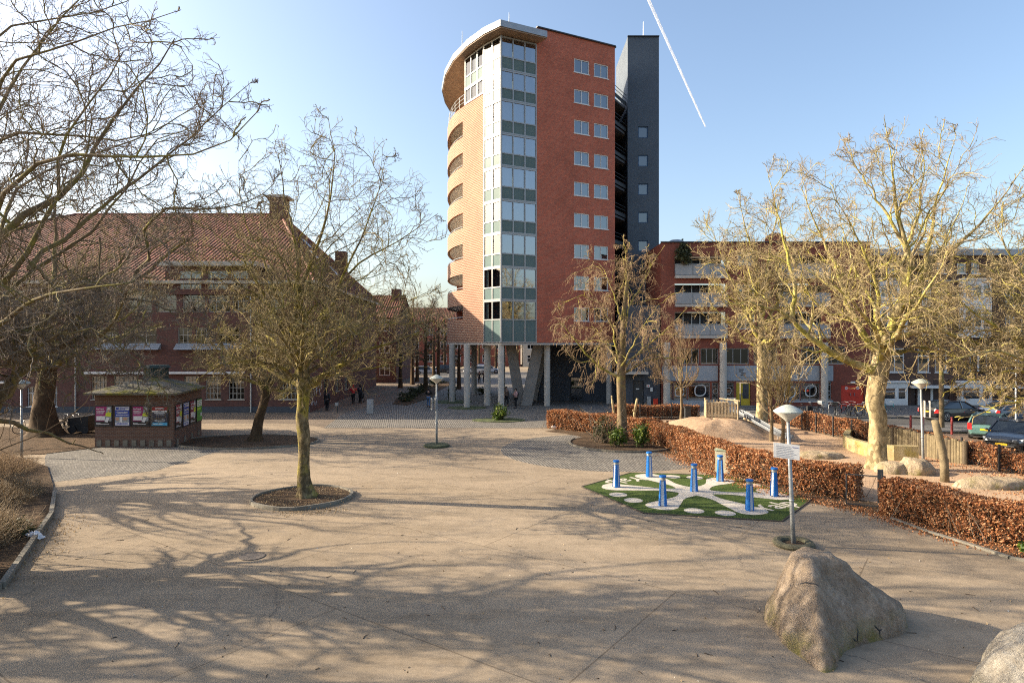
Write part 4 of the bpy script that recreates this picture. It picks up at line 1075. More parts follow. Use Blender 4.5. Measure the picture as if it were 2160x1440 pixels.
TW_PALE = barkmat('straw coloured twigs', (.26, .195, .11), (.44, .355, .215), (.38, .33, .1), .4, 2, True)
TW_GREY = barkmat('grey brown twigs', (.14, .11, .085), (.25, .2, .15), (.21, .18, .08), .15, 2, True)
TW_BROWN = barkmat('reddish brown twigs', (.22, .15, .09), (.36, .26, .165), (.3, .24, .1), .15, 2, True)
SEED = pbr('seed ball', (.06, .04, .025), .95, .3, 9)

def unit(a): return a / (np.linalg.norm(a, axis=-1, keepdims=True) + 1e-9)
def tubes(P, Rr, sides):
    n, k, _ = P.shape
    T = np.gradient(P, axis=1); T = unit(T)
    mean = unit(T.mean(1))
    ref = np.where(np.abs(mean[:, 2:3]) > .85, np.array([[1., 0, 0]]), np.array([[0, 0, 1.]]))[:, None, :]
    A = unit(np.cross(T, np.broadcast_to(ref, T.shape))); B = np.cross(T, A)
    a = np.arange(sides) * 2 * np.pi / sides
    ring = P[:, :, None, :] + Rr[:, :, None, None] * (np.cos(a)[None, None, :, None] * A[:, :, None, :] + np.sin(a)[None, None, :, None] * B[:, :, None, :])
    V = ring.reshape(-1, 3)
    i = np.arange(n)[:, None, None] * k * sides + np.arange(k - 1)[None, :, None] * sides
    s = np.arange(sides)[None, None, :]; s2 = (s + 1) % sides
    Q = np.stack([i + s, i + s2, i + sides + s2, i + sides + s], -1).reshape(-1, 4)
    return V, Q
def sample(P, R_, t):
    n, k, _ = P.shape
    f = t * (k - 1); i = np.clip(f.astype(int), 0, k - 2); w = (f - i)[..., None]
    ar = np.arange(n)[:, None]
    p = P[ar, i] * (1 - w) + P[ar, i + 1] * w
    r = R_[ar, i] * (1 - w[..., 0]) + R_[ar, i + 1] * w[..., 0]
    return p, r, unit(P[ar, i + 1] - P[ar, i])
def spawn(P, R_, g, c, t0, t1, L0, ang, k, rmin, rr=.55, wig=.3, trop=.05, env=None, taper=.3, lvar=.35, shrink=.45):
    n = P.shape[0]
    t = t0 + (t1 - t0) * (np.arange(c)[None, :] + g.random((n, c))) / c
    t[:, -1] = np.minimum(.995, t[:, -1] * .3 + .7 * t1)
    p, r, T = sample(P, R_, t)
    plen = np.linalg.norm(np.diff(P, axis=1), axis=2).sum(1)[:, None]
    L = (L0 if L0 > 0 else plen * -L0) * (1 - shrink * t) * (1 - lvar + 2 * lvar * g.random((n, c)))
    p = p.reshape(-1, 3); r = r.reshape(-1); T = T.reshape(-1, 3); L = L.reshape(-1)
    rf = unit(g.normal(size=T.shape)); A = unit(np.cross(T, rf))
    an = R(ang) * (.65 + .7 * g.random(len(p)))[:, None]
    d = T * np.cos(an) + A * np.sin(an)
    m = len(p); Q = np.empty((m, k, 3)); Q[:, 0] = p
    if env is not None:
        c0, a0 = env
        e = p + d * L[:, None]
        s0 = np.linalg.norm((p - c0) / a0, axis=1); s1 = np.linalg.norm((e - c0) / a0, axis=1)
        over = s1 > 1.03
        f = np.clip((1.03 - s0) / np.maximum(s1 - s0, 1e-3), .22, 1)
        L = np.where(over, L * f, L)
    for j in range(1, k):
        d = unit(d + wig * g.normal(size=d.shape) + np.array([0, 0, trop]))
        Q[:, j] = Q[:, j - 1] + d * (L / (k - 1))[:, None]
    r0 = np.maximum(rmin, np.minimum(r * rr, r * .95))
    rad = np.maximum(rmin * .75, r0[:, None] * (1 - (1 - taper) * np.linspace(0, 1, k)[None, :]))
    return Q, rad
def resample(pts, k):
    pts = np.array([tuple(p) for p in pts], float)
    s = np.r_[0, np.cumsum(np.linalg.norm(np.diff(pts, axis=0), axis=1))]
    t = np.linspace(0, s[-1], k * 4)
    q = np.stack([np.interp(t, s, pts[:, i]) for i in range(3)], 1)
    for _ in range(3):
        q[1:-1] = (q[:-2] + 2 * q[1:-1] + q[2:]) / 4
    i = np.linspace(0, len(q) - 1, k).round().astype(int)
    return q[i]
def tree(name, label, base, trunk, limbs, env, mats, levels, seed=1, balls=0, rtip=.009, auto=None, flare=1.5, group=None, wob=.06, ballr=.022, cat='tree', lscale=.8):
    "bare winter tree: trunk polyline [(point, radius)], limbs [([points], r0, r1)], then levels of branches and twigs"
    g = np.random.default_rng(seed)
    o = thing(name, label, cat, base, 0, group)
    B = np.array(base, float)
    tp = resample([p for p, r in trunk], 26); rs = np.interp(np.linspace(0, 1, 26), np.linspace(0, 1, len(trunk)), [r for p, r in trunk])
    # trunk with bulges and root flare
    n = 16; V = []
    ph = g.random(6) * 6.28
    for i, (p, r) in enumerate(zip(tp, rs)):
        zz = i / 25
        fl = 1 + (flare - 1) * math.exp(-((p[2] - tp[0][2]) / .32))
        for k in range(n):
            a = 2 * math.pi * k / n
            w = 1 + wob * (math.sin(3 * a + zz * 9 + ph[0]) + .7 * math.sin(2 * a - zz * 14 + ph[1]) + .6 * math.sin(5 * a + 21 * zz + ph[2])) + (fl - 1) * (.75 + .5 * math.sin(5 * a + ph[3]))
            V.append((p[0] + r * w * math.cos(a), p[1] + r * w * math.sin(a), p[2] + (.03 * math.sin(4 * a) if i == 25 else 0)))
    V = np.array(V) - B
    i = np.arange(25)[:, None] * n; s = np.arange(n)[None, :]; s2 = (s + 1) % n
    fastmesh('trunk', V, np.stack([i + s, i + s2, i + n + s2, i + n + s], -1).reshape(-1, 4), mats[0], o)
    K = 14
    LP = [resample(p, K) for p, a, b in limbs]; LR = [b * .45 + (a * lscale - b * .45) * (1 - np.linspace(0, 1, K)) ** 1.3 for p, a, b in limbs]
    if auto:
        for (na, z0, z1, L, el0, el1, ra) in auto:
            off = g.random() * 6.28
            for q in range(na):
                f = q / max(1, na - 1)
                az = off + q * 2.4
                z = z0 + (z1 - z0) * f + g.uniform(-.2, .2)
                k = int(np.argmin(abs(tp[:, 2] - z)))
                p = tp[k].copy(); el = R(el0 + (el1 - el0) * f + g.uniform(-8, 8))
                d = np.array([math.cos(az) * math.cos(el), math.sin(az) * math.cos(el), math.sin(el)])
                ll = L * g.uniform(.8, 1.15)
                if env is not None:
                    for _ in range(12):
                        if np.linalg.norm((p + d * ll - env[0]) / env[1]) > 1.0: ll *= .93
                pts = [p]
                for j in range(9):
                    d = unit(d + .2 * g.normal(size=3) + np.array([0, 0, .03]))
                    pts.append(pts[-1] + d * ll / 9)
                LP.append(resample(pts, K)); LR.append(ra * (.08 + .92 * (1 - np.linspace(0, 1, K)) ** 1.3))
    P = np.array(LP); Rr = np.array(LR)
    # knobbly limbs
    j = g.normal(size=P.shape) * (Rr[:, :, None] * .4 + .02); j[:, 0] = 0
    P = P + j
    if env is not None: env = (np.array(env[0], float), np.array(env[1], float))
    VV = []; QQ = []; nb = 0; tips = None
    P0, R0 = P, Rr
    for li, lv in enumerate(levels):
        P, Rr = spawn(P, Rr, g, env=env, **lv)
        if li == 0:
            c0 = lv['c']
            for q in range(len(LP)):       # each limb with its own branches is one part
                Va, Qa = tubes(P0[q:q + 1] - B, R0[q:q + 1], 10); Vb, Qb = tubes(P[q * c0:(q + 1) * c0] - B, Rr[q * c0:(q + 1) * c0], 6)
                fastmesh('limb', np.concatenate([Va, Vb]), np.concatenate([Qa, Qb + len(Va)]), mats[1], o)
        else:
            V, Q = tubes(P - B, Rr, 5 if li == 1 else 3)
            VV.append(V); QQ.append(Q + nb); nb += len(V)
        tips = P
    fastmesh('crown', np.concatenate(VV), np.concatenate(QQ), mats[2], o, smooth=False)
    if balls:
        e = tips[:, -1]
        w = (e[:, 2] - e[:, 2].min()) ** 1.5
        pick = g.choice(len(e), min(balls, len(e)), replace=False, p=w / w.sum())
        c = e[pick] - B; c[:, 2] -= .05
        oc = np.array([(1, 0, 0), (0, 1, 0), (-1, 0, 0), (0, -1, 0), (.0, 0, 1), (0, 0, -1)]) * ballr
        V = (c[:, None, :] + oc[None]).reshape(-1, 3)
        f = np.array([(0, 1, 4), (1, 2, 4), (2, 3, 4), (3, 0, 4), (1, 0, 5), (2, 1, 5), (3, 2, 5), (0, 3, 5)])
        Q = (np.arange(len(c))[:, None, None] * 6 + f[None]).reshape(-1, 3)
        sb = fastmesh('seed_balls', V, Q, SEED, o); sb['kind'] = 'stuff'
    return o
def L(Y, *pts):
    "limb through pixels, each with a depth offset from Y"
    return [at(p[0], p[1], Y + (p[2] if len(p) > 2 else 0)) for p in pts]
def lv(c, t0, t1, L0, ang, k, rmin, **kw): return dict(c=c, t0=t0, t1=t1, L0=L0, ang=ang, k=k, rmin=rmin, **kw)

# free standing plane tree in the square
Y = 23.7; b = gp(640, 1057)
tree('plane_tree', 'mossy plane tree with bare twiggy crown standing alone in the oval kerb ring', (b.x, Y, 0),
     [(Vector((b.x, Y, 0)), .27), (at(641, 1010, Y), .22), (at(642, 920, Y), .205), (at(636, 880, Y), .22), (at(640, 830, Y), .215), (at(640, 790, Y), .25), (at(638, 762, Y), .2)],
     [(L(Y, (644, 815), (700, 778, -.6), (760, 745, -1), (830, 722, -1.3), (900, 695, -1.6)), .15, .03),
      (L(Y, (636, 815), (600, 800, .3), (575, 778, .4), (548, 768, .8), (500, 720, 1.2), (440, 690, 1.5)), .13, .025),
      (L(Y, (638, 780), (622, 690), (628, 600, .3), (622, 500, .6), (600, 420, .8), (585, 320, 1)), .15, .025),
      (L(Y, (640, 770), (628, 620, -.2), (660, 540, -.3), (685, 490, -.6), (700, 400, -.8), (706, 320, -1), (690, 245, -1)), .14, .02),
      (L(Y, (640, 760), (690, 640, .5), (740, 570, .8), (800, 530, 1), (870, 490, 1), (925, 450, 1)), .11, .02),
      (L(Y, (636, 760), (600, 680, -.8), (550, 630, -1.2), (490, 590, -1.5), (430, 560, -1.8)), .11, .02),
      (L(Y, (640, 780), (700, 720, 1.2), (780, 670, 2), (850, 640, 2.4), (915, 610, 2.6)), .11, .02),
      (L(Y, (634, 780), (590, 730, 1.4), (540, 690, 2.5), (480, 640, 3.2), (430, 620, 3.4)), .11, .02),
      (L(Y, (640, 780), (660, 730, -1.4), (690, 700, -2.6), (740, 690, -3.6)), .11, .02),
      (L(Y, (636, 780), (610, 740, -1.5), (580, 700, -2.8), (530, 680, -3.9)), .11, .02),
      (L(Y, (642, 800), (690, 790, 1.5), (750, 780, 2.4), (830, 770, 2.8), (900, 775, 3)), .1, .02),
      (L(Y, (636, 800), (590, 770, -1.4), (530, 760, -2.2), (460, 770, -2.6), (415, 800, -2.8)), .1, .02),
      (L(Y, (640, 790), (700, 750, 0), (760, 690, .3), (830, 680, .4), (920, 690, .4)), .1, .02),
      (L(Y, (636, 770), (580, 660, 0), (520, 560, 0), (460, 500, .2), (415, 450, .3)), .1, .02),
      (L(Y, (640, 760), (720, 600, -.8), (770, 480, -1.2), (800, 400, -1.4), (815, 330, -1.5)), .1, .018),
      (L(Y, (636, 750), (560, 560, .6), (510, 450, .8), (500, 340, .8)), .1, .018),
      (L(Y, (640, 780), (640, 700, 2.2), (650, 620, 3.4), (670, 520, 4)), .11, .02),
      (L(Y, (640, 770), (640, 660, -2.2), (600, 560, -3), (560, 480, -3.4)), .11, .02)],
     ((b.x + .3, Y, 8.6), (5.0, 4.9, 5.5)), (BK_OLIVE, BK_OLIVE, TW_OLIVE),
     [lv(12, .1, 1, -.46, 48, 8, .016, wig=.34, trop=.04, rr=.42), lv(8, .08, 1, -.55, 50, 6, .0098, wig=.34, trop=.04), lv(6, .12, 1, -.55, 45, 5, .0075, wig=.3, trop=.05)], seed=3, balls=230, flare=1.75)

# big old tree rooted just outside the left edge
Y = 15.4
tree('plane_tree', 'great leaning plane tree whose bare limbs reach in from the left edge', (-13.5, Y, 0),
     [(Vector((-13.6, Y, 0)), .7), (Vector((-13.6, Y, 1.0)), .52), (Vector((-13.55, Y, 2.2)), .46), (Vector((-13.5, Y, 3.3)), .42)],
     [(L(Y, (-95, 840), (-60, 640, -.5), (12, 490, -.6), (32, 448, -.5), (110, 446, -.3), (145, 400), (200, 310, .3), (235, 232, .4), (285, 190, .5), (340, 132, .6), (372, 80, .6)), .3, .03),
      (L(Y, (-95, 840), (-30, 760, .6), (60, 700, 1.0), (130, 660, 1.3), (235, 618, 1.6), (290, 585, 1.8), (330, 555, 2), (372, 520, 2.1), (410, 498, 2.2)), .3, .05),
      (L(Y, (275, 600, 1.7), (318, 545, 1.7), (306, 482, 1.6), (338, 447, 1.5), (378, 436, 1.5), (430, 444, 1.5), (480, 437, 1.5), (535, 425, 1.5), (575, 390, 1.5)), .11, .02),
      (L(Y, (-80, 700), (-30, 300, 1), (0, 278, 1), (100, 282, 1.2), (200, 290, 1.3), (285, 302, 1.5), (350, 262, 1.6), (430, 215, 1.8)), .16, .02),
      (L(Y, (-90, 820), (-20, 620, -1), (60, 552, -1.2), (78, 505, -1.2), (130, 400, -1.2), (120, 320, -1.4), (200, 200, -1.5), (260, 110, -1.6)), .2, .025),
      (L(Y, (-90, 800), (30, 600, 2.2), (180, 500, 3), (280, 380, 3.4), (310, 300, 3.4), (440, 260, 3.6)), .16, .02),
      (L(Y, (-90, 780), (-60, 400, 0), (10, 200, .5), (80, 90, .6), (180, -10, .6)), .22, .03),
      (L(Y, (-90, 820), (-20, 700, -2), (60, 640, -3), (150, 610, -3.6), (260, 600, -4)), .2, .03),
      (L(Y, (210, 500, 1.6), (205, 560, 1.5), (212, 640, 1.4), (262, 660, 1.4), (262, 735, 1.3), (300, 780, 1.2)), .05, .012),
      (L(Y, (-90, 700), (-20, 60, 1.5), (120, 40, 2), (250, 10, 2.2), (330, -30, 2.2)), .16, .02),
      (L(Y, (-90, 760), (0, 420, -2), (100, 330, -2.4), (250, 330, -2.6), (400, 322, -2.8), (480, 300, -2.8), (545, 235, -2.8)), .17, .02),
      (L(Y, (60, 570, -1.2), (180, 470, -.6), (300, 370, 0), (400, 290, .3), (480, 215, .5), (530, 170, .6)), .11, .015),
      (L(Y, (-80, 640), (0, 150, -1.5), (110, 110, -1.8), (250, 60, -2), (380, 20, -2.2)), .14, .015),
      (L(Y, (-80, 740), (40, 380, 3), (200, 330, 3.5), (330, 280, 3.8), (460, 190, 4)), .14, .015),
      (L(Y, (60, 552, -1.2), (110, 600, -.8), (150, 680, -.6), (170, 760, -.4), (150, 830, -.4)), .07, .01),
      (L(Y, (130, 660, 1.3), (180, 690, .6), (250, 720, .3), (330, 800, 0), (300, 860, 0)), .07, .01),
      (L(Y, (235, 618, 1.6), (330, 640, 1.2), (430, 680, 1), (470, 740, 1)), .07, .01),
      (L(Y, (-95, 800), (20, 640, 3.4), (130, 600, 4.2), (260, 560, 4.8), (380, 470, 5)), .14, .02),
      (L(Y, (-100, 800), (60, 740, -1), (140, 700, -1.4), (200, 690, -1.6), (250, 720, -1.8)), .16, .02)],
     ((-12.4, Y, 8.6), (7.1, 7.6, 6.6)), (BK_DARK, BK_DARKL, TW_GREY),
     [lv(13, .15, 1, -.27, 48, 9, .016, wig=.3, trop=.04, rr=.4), lv(9, .08, 1, -.54, 47, 6, .0085, wig=.34, trop=.04), lv(7, .1, 1, -.5, 42, 5, .006, wig=.28, trop=.1)], seed=11, lscale=.55,
     auto=[(4, 3.0, 3.3, 8, 55, 80, .18)], flare=1.4)

# old dark trunk behind the lamp, left
Y = 39.5; b = gp(92, 919)
tree('plane_tree', 'massive dark trunked tree between the left lamp and the kiosk bikes', (b.x, Y, 0),
     [(Vector((b.x, Y, 0)), .85), (at(92, 880, Y), .62), (at(95, 820, Y), .5), (at(100, 770, Y), .52)],
     [(L(Y, (100, 780), (60, 700), (20, 640, -1), (-30, 600, -2)), .32, .06), (L(Y, (100, 780), (150, 700, 1), (200, 640, 1.5), (250, 560, 2), (300, 470, 2)), .32, .06),
      (L(Y, (100, 770), (95, 680), (120, 580), (110, 450), (150, 330)), .34, .05), (L(Y, (100, 780), (190, 730, -2), (280, 700, -3.5), (350, 690, -5)), .26, .05)],
     ((b.x + 1.5, Y, 11.8), (9.0, 8.0, 9.4)), (BK_DARK, BK_DARKL, TW_OLIVE),
     [lv(11, .15, 1, -.42, 46, 8, .03, wig=.32, trop=.0, rr=.42), lv(8, .1, 1, -.5, 48, 6, .016, wig=.34), lv(6, .1, 1, -.52, 45, 4, .012, wig=.3)], seed=21, auto=[(8, 4, 4.6, 9, 20, 70, .22)], flare=1.5)
# dark tree beside the kiosk
Y = 37.2; b = gp(541, 929)
tree('plane_tree', 'dark forked tree in the wide kerbed bed beside the kiosk', (b.x, Y, 0),
     [(Vector((b.x, Y, 0)), .34), (at(545, 890, Y), .27), (at(556, 850, Y), .25), (at(563, 820, Y), .25)],
     [(L(Y, (560, 830), (590, 810), (630, 780, -1), (680, 740, -2)), .17, .04), (L(Y, (562, 825), (555, 760), (540, 690, 1), (520, 600, 1)), .2, .03),
      (L(Y, (562, 825), (530, 780, -1), (480, 740, -2), (430, 700, -3)), .16, .03), (L(Y, (562, 825), (590, 720, 1), (610, 620, 1), (620, 540, 2)), .18, .03)],
     ((b.x, Y, 8.0), (5.6, 4.8, 5.2)), (BK_DARK, BK_DARKL, TW_OLIVE),
     [lv(9, .15, 1, -.45, 46, 7, .026, wig=.3, rr=.42), lv(9, .1, 1, -.5, 48, 5, .014, wig=.32), lv(7, .1, 1, -.5, 45, 4, .0095, wig=.3)], seed=31, auto=[(7, 3, 3.6, 5.5, 15, 60, .13)])

# big pale plane tree in the playground
Y = 29.2; b = gp(1850, 988)
tree('plane_tree', 'big pale barked plane tree with wide spreading crown beside the curved playground wall', (b.x, Y, 0),
     [(Vector((b.x, Y, 0)), .44), (at(1850, 930, Y), .37), (at(1852, 880, Y), .36), (at(1843, 850, Y), .39), (at(1850, 815, Y), .36), (at(1856, 780, Y), .41), (at(1862, 740, Y), .37), (at(1876, 708, Y), .31)],
     [(L(Y, (1852, 790), (1800, 766), (1740, 738, -.2), (1702, 706, -.3), (1668, 668, -.4), (1635, 652, -.4), (1580, 637, -.5), (1530, 642, -.6)), .27, .05),
      (L(Y, (1672, 672, -.3), (1678, 610, -.3), (1662, 545, 0), (1640, 450, .4), (1622, 375, .5)), .14, .025),
      (L(Y, (1860, 745), (1822, 705, .3), (1800, 655, .5), (1760, 560, .9), (1722, 470, 1.2), (1690, 395, 1.4)), .24, .03),
      (L(Y, (1868, 735), (1888, 690), (1902, 610), (1917, 555), (1905, 500), (1888, 420, .1), (1880, 330, .2), (1868, 285, .3)), .35, .03),
      (L(Y, (1893, 680), (1945, 615, -.3), (1952, 550, -.5), (1960, 470, -.7), (1992, 370, -1), (2015, 285, -1)), .2, .025),
      (L(Y, (1882, 712), (1950, 695, -.6), (2012, 706, -1), (2080, 742, -1.4), (2150, 770, -1.8)), .18, .03),
      (L(Y, (1872, 745), (1940, 728, .8), (2000, 748, 1.2), (2070, 780, 1.4)), .14, .03),
      (L(Y, (1915, 570), (1990, 545, .6), (2060, 480, 1), (2130, 400, 1.2), (2170, 330, 1.3)), .16, .025),
      (L(Y, (1880, 715), (1852, 680, -.6), (1852, 600, -.9), (1800, 480, -1.4), (1750, 395, -1.7)), .16, .025),
      (L(Y, (1862, 760), (1850, 700, -2), (1800, 640, -3.6), (1740, 580, -4.6)), .2, .03), (L(Y, (1862, 760), (1900, 690, -2), (1950, 620, -3.6), (2010, 520, -4.4)), .2, .03),
      (L(Y, (1866, 740), (1850, 660, 2.4), (1800, 560, 4), (1770, 450, 5)), .2, .03), (L(Y, (1876, 720), (1930, 620, 2.4), (1990, 520, 4), (2040, 400, 5)), .2, .03),
      (L(Y, (1910, 520), (1850, 420, .4), (1800, 340, .6), (1790, 300, .6)), .12, .02), (L(Y, (1900, 560), (1940, 440, .8), (1950, 340, 1), (1940, 280, 1)), .13, .02)],
     ((b.x + .5, Y, 9.1), (8.3, 7.0, 6.4)), (BK_PALE, BK_PALEL, TW_PALE),
     [lv(11, .12, 1, -.4, 44, 9, .02, wig=.3, trop=.08, rr=.42), lv(9, .08, 1, -.55, 47, 6, .012, wig=.33, trop=.05), lv(7, .12, 1, -.55, 44, 5, .009, wig=.3, trop=.04)], seed=41, balls=260, flare=1.25, wob=.05, ballr=.026)
# tree by the hedge with drooping twigs
Y = 37.4; b = gp(1311, 930)
tree('drooping_tree', 'small tree with drooping pale twigs in the round bed in front of the tower', (b.x, Y, 0),
     [(Vector((b.x, Y, 0)), .33), (at(1312, 880, Y), .27), (at(1309, 800, Y), .26), (at(1312, 740, Y), .2), (at(1316, 660, Y), .14), (at(1322, 600, Y), .11), (at(1335, 540, Y), .06)],
     [(L(Y, (1307, 795), (1270, 778), (1235, 745, -.5), (1205, 705, -.6), (1180, 680, -.6), (1160, 690, -.6)), .11, .03), (L(Y, (1312, 790), (1360, 760), (1410, 752, -.3), (1450, 760, -.4)), .11, .03),
      (L(Y, (1312, 780), (1350, 740), (1375, 725, .5), (1410, 690, .8), (1450, 650, 1)), .1, .025), (L(Y, (1308, 770), (1296, 700), (1270, 640, -.3), (1220, 620, -.5), (1180, 650, -.6)), .1, .025),
      (L(Y, (1314, 700), (1330, 640), (1375, 560, .4), (1400, 520, .5)), .08, .02), (L(Y, (1314, 700), (1295, 620), (1270, 560, .2), (1240, 545, .3)), .08, .02), (L(Y, (1320, 620), (1322, 560), (1318, 515)), .07, .02),
      (L(Y, (1310, 780), (1290, 740, 1.5), (1250, 690, 2.5)), .09, .02), (L(Y, (1310, 780), (1350, 700, -1.4), (1390, 640, -2.2)), .09, .02)],
     ((b.x - .1, Y, 6.9), (4.1, 3.6, 5.0)), (BK_BROWN, BK_PALEL, TW_BROWN),
     [lv(10, .15, 1, -.48, 45, 8, .014, wig=.3, trop=-.05, rr=.42), lv(9, .12, 1, -.52, 48, 6, .0095, wig=.32, trop=-.2), lv(8, .1, 1, -.55, 40, 5, .0075, wig=.28, trop=-.3)], seed=51, flare=1.3)
# plane tree in front of the school
Y = 42.3; b = gp(1610, 907)
tree('plane_tree', 'straight pale plane tree in front of the yellow school door', (b.x, Y, 0),
     [(Vector((b.x, Y, 0)), .42), (at(1608, 860, Y), .33), (at(1607, 770, Y), .3), (at(1605, 700, Y), .26), (at(1603, 640, Y), .2)],
     [(L(Y, (1605, 720), (1570, 650), (1530, 560), (1500, 480)), .16, .03), (L(Y, (1606, 700), (1640, 640), (1680, 560), (1700, 500)), .16, .03), (L(Y, (1604, 660), (1595, 560), (1570, 470), (1555, 410)), .17, .03), (L(Y, (1604, 650), (1620, 540), (1640, 450), (1650, 400)), .16, .03)],
     ((b.x - .2, Y, 9.6), (5.4, 4.8, 6.2)), (BK_PALE, BK_PALEL, TW_PALE),
     [lv(10, .12, 1, -.45, 44, 8, .022, wig=.3, trop=.05, rr=.42), lv(9, .1, 1, -.55, 47, 5, .0145, wig=.33), lv(7, .1, 1, -.52, 44, 4, .0115, wig=.3)], seed=61, balls=150, auto=[(9, 5, 8, 5, 10, 60, .11)], ballr=.035, flare=1.2)
# right edge plane tree, trunk outside the frame
Y = 26.5
tree('plane_tree', 'plane tree at the right edge whose yellow green limbs hang over the parked cars', (23.6, Y, 0),
     [(Vector((23.6, Y, 0)), .5), (Vector((23.6, Y, 2)), .42), (Vector((23.5, Y, 4)), .42), (Vector((23.5, Y, 5.2)), .36)],
     [(L(Y, (2275, 800), (2190, 800, .4), (2130, 780, .6), (2060, 800, .8), (1990, 830, 1)), .16, .03), (L(Y, (2275, 780), (2180, 740), (2100, 690), (2030, 640), (1970, 600)), .2, .03), (L(Y, (2275, 760), (2200, 640), (2140, 560), (2100, 480)), .2, .03),
      (L(Y, (2275, 820), (2200, 840, -.6), (2120, 850, -.8), (2050, 880, -1), (2010, 880, -1)), .13, .02), (L(Y, (2275, 790), (2180, 760, -2), (2090, 740, -3.4), (2000, 760, -4)), .18, .03), (L(Y, (2275, 740), (2170, 620, 1.5), (2080, 560, 2.4), (2010, 540, 3)), .16, .03)],
     ((23.0, Y, 7.6), (6.2, 6.0, 5.2)), (BK_PALE, BK_PALEL, TW_PALE),
     [lv(12, .12, 1, -.42, 45, 8, .02, wig=.32, trop=.0, rr=.42), lv(10, .08, 1, -.55, 48, 6, .0125, wig=.35, trop=.0), lv(7, .1, 1, -.54, 44, 5, .0098, wig=.32)], seed=71, balls=60, auto=[(12, 3.6, 5.2, 6.2, 0, 65, .13)])
# slim street tree on the traffic island
Y = 42.3; X = xx(1986, Y)
tree('street_tree', 'slim straight street tree on the little traffic island', (X, Y, 0), [(Vector((X, Y, 0)), .17), (Vector((X, Y, 2.5)), .14), (Vector((X - .02, Y, 5)), .12), (Vector((X, Y, 7.5)), .07)], [],
     ((X, Y, 8), (2.8, 2.6, 3.6)), (BK_BROWN, BK_BROWN, TW_PALE), [lv(7, .15, 1, -.5, 40, 6, .02, trop=.08), lv(6, .15, 1, -.5, 42, 5, .012), lv(5, .1, 1, -.5, 42, 4, .009)], seed=81, auto=[(9, 4.6, 7.4, 3, 20, 60, .06)], flare=1.1)
# vase shaped small trees by the slide
for i, (px, Y, h, lab, sd_, n) in enumerate(((1627, 37.2, 6.6, 'upright twiggy small tree with two stems just behind the slide foot', 5, 11), (1651, 36.0, 6.8, 'upright broom shaped small tree nearest the white sign', 6, 11), (1437, 46.8, 7.0, 'young broom shaped tree to the left of the wooden play platform', 7, 9))):
    X = xx(px, Y)
    tree('broom_tree', lab, (X, Y, 0), [(Vector((X, Y, 0)), .12), (Vector((X + .03, Y, 1.0)), .09), (Vector((X - .02, Y, 1.9 if i < 2 else 2.6)), .085)], [],
         ((X, Y, h * .62), (1.5 if i < 2 else 2.0, 1.4, h * .42)), (BK_BROWN, BK_BROWN, TW_PALE if i < 2 else TW_BROWN), [lv(8, .2, 1, -.5, 22, 6, .012, wig=.14, trop=.18), lv(6, .15, 1, -.55, 25, 5, .009, wig=.16, trop=.14), lv(4, .2, 1, -.5, 28, 4, .007, wig=.15, trop=.1)], seed=90 + sd_, auto=[(n, 1.5 if i < 2 else 2.2, 1.9 if i < 2 else 2.6, h * .62, 55 if i < 2 else 40, 82, .045)], flare=1.1, group=None)
# shade trees out of the frame on the left: only their tops and shadows come into the picture
for i, (X, Y, r, sd_, lab) in enumerate(((-24.5, 25.5, 5.6, 131, 'bare plane tree behind the dry shrubs beyond the left edge'), (-25, 12.5, 7.0, 132, 'bare plane tree far outside the left edge near the camera'), (-19.5, 8.6, 6.2, 133, 'bare plane tree outside the left edge beside the camera'), (-17.8, 16.6, 6.0, 135, 'bare plane tree right behind the leaning one beyond the left edge'))):
    tree('plane_tree', lab, (X, Y, 0), [(Vector((X, Y, 0)), .5), (Vector((X, Y, 1.2)), .42), (Vector((X, Y, 3.0)), .38), (Vector((X, Y, 4.2)), .3)], [],
         ((X, Y, 8.2), (r, r, 5.8)), (BK_DARK, BK_DARKL, TW_GREY), [lv(7, .2, 1, -.45, 42, 7, .02, rr=.5), lv(6, .15, 1, -.5, 45, 5, .01), lv(4, .1, 1, -.5, 42, 4, .007)], seed=sd_, auto=[(6, 2.2, 3.0, r * 1.1, 34, 55, .26), (14, 3.0, 4.2, r, 15, 80, .2)])
# trees along the street behind the tower
far = [(915, 104, 12, 'far street tree left of the first tower column'), (880, 92, 10, 'far bare tree standing over the planted strip'), (845, 80, 9, 'slim bare tree at the end of the hall wall'), (938, 120, 13, 'far bare tree rising behind the tower balconies'), (1010, 126, 11, 'far bare tree framed by the first two columns'), (1046, 118, 11, 'far bare tree beside the corner column'), (1092, 130, 12, 'far bare tree between the leaning piers'), (860, 118, 12, 'far bare tree behind the small brick house'), (968, 78, 8, 'bare tree right behind the outer left column'), (898, 74, 11, 'bare street tree over the cobbled street near the planted strip'), (870, 86, 13, 'tall bare street tree in front of the small brick house'), (925, 92, 12, 'bare street tree between the planted strip and the tower'), (835, 98, 12, 'bare street tree at the far corner of the old hall')]
for i, (px, Y, h, lab) in enumerate(far):
    X = xx(px, Y)
    tree('street_tree', lab, (X, Y, 0), [(Vector((X, Y, 0)), .26), (Vector((X, Y, h * .3)), .2), (Vector((X, Y, h * .7)), .1)], [], ((X, Y, h * .62), (h * .36, h * .3, h * .42)), (BK_DARK, BK_DARKL, TW_GREY),
         [lv(6, .2, 1, -.5, 42, 5, .03), lv(5, .15, 1, -.5, 45, 4, .02), lv(4, .1, 1, -.5, 42, 3, .014)], seed=200 + i, auto=[(8, h * .3, h * .68, h * .4, 15, 65, .09)], group='trees along the far street')

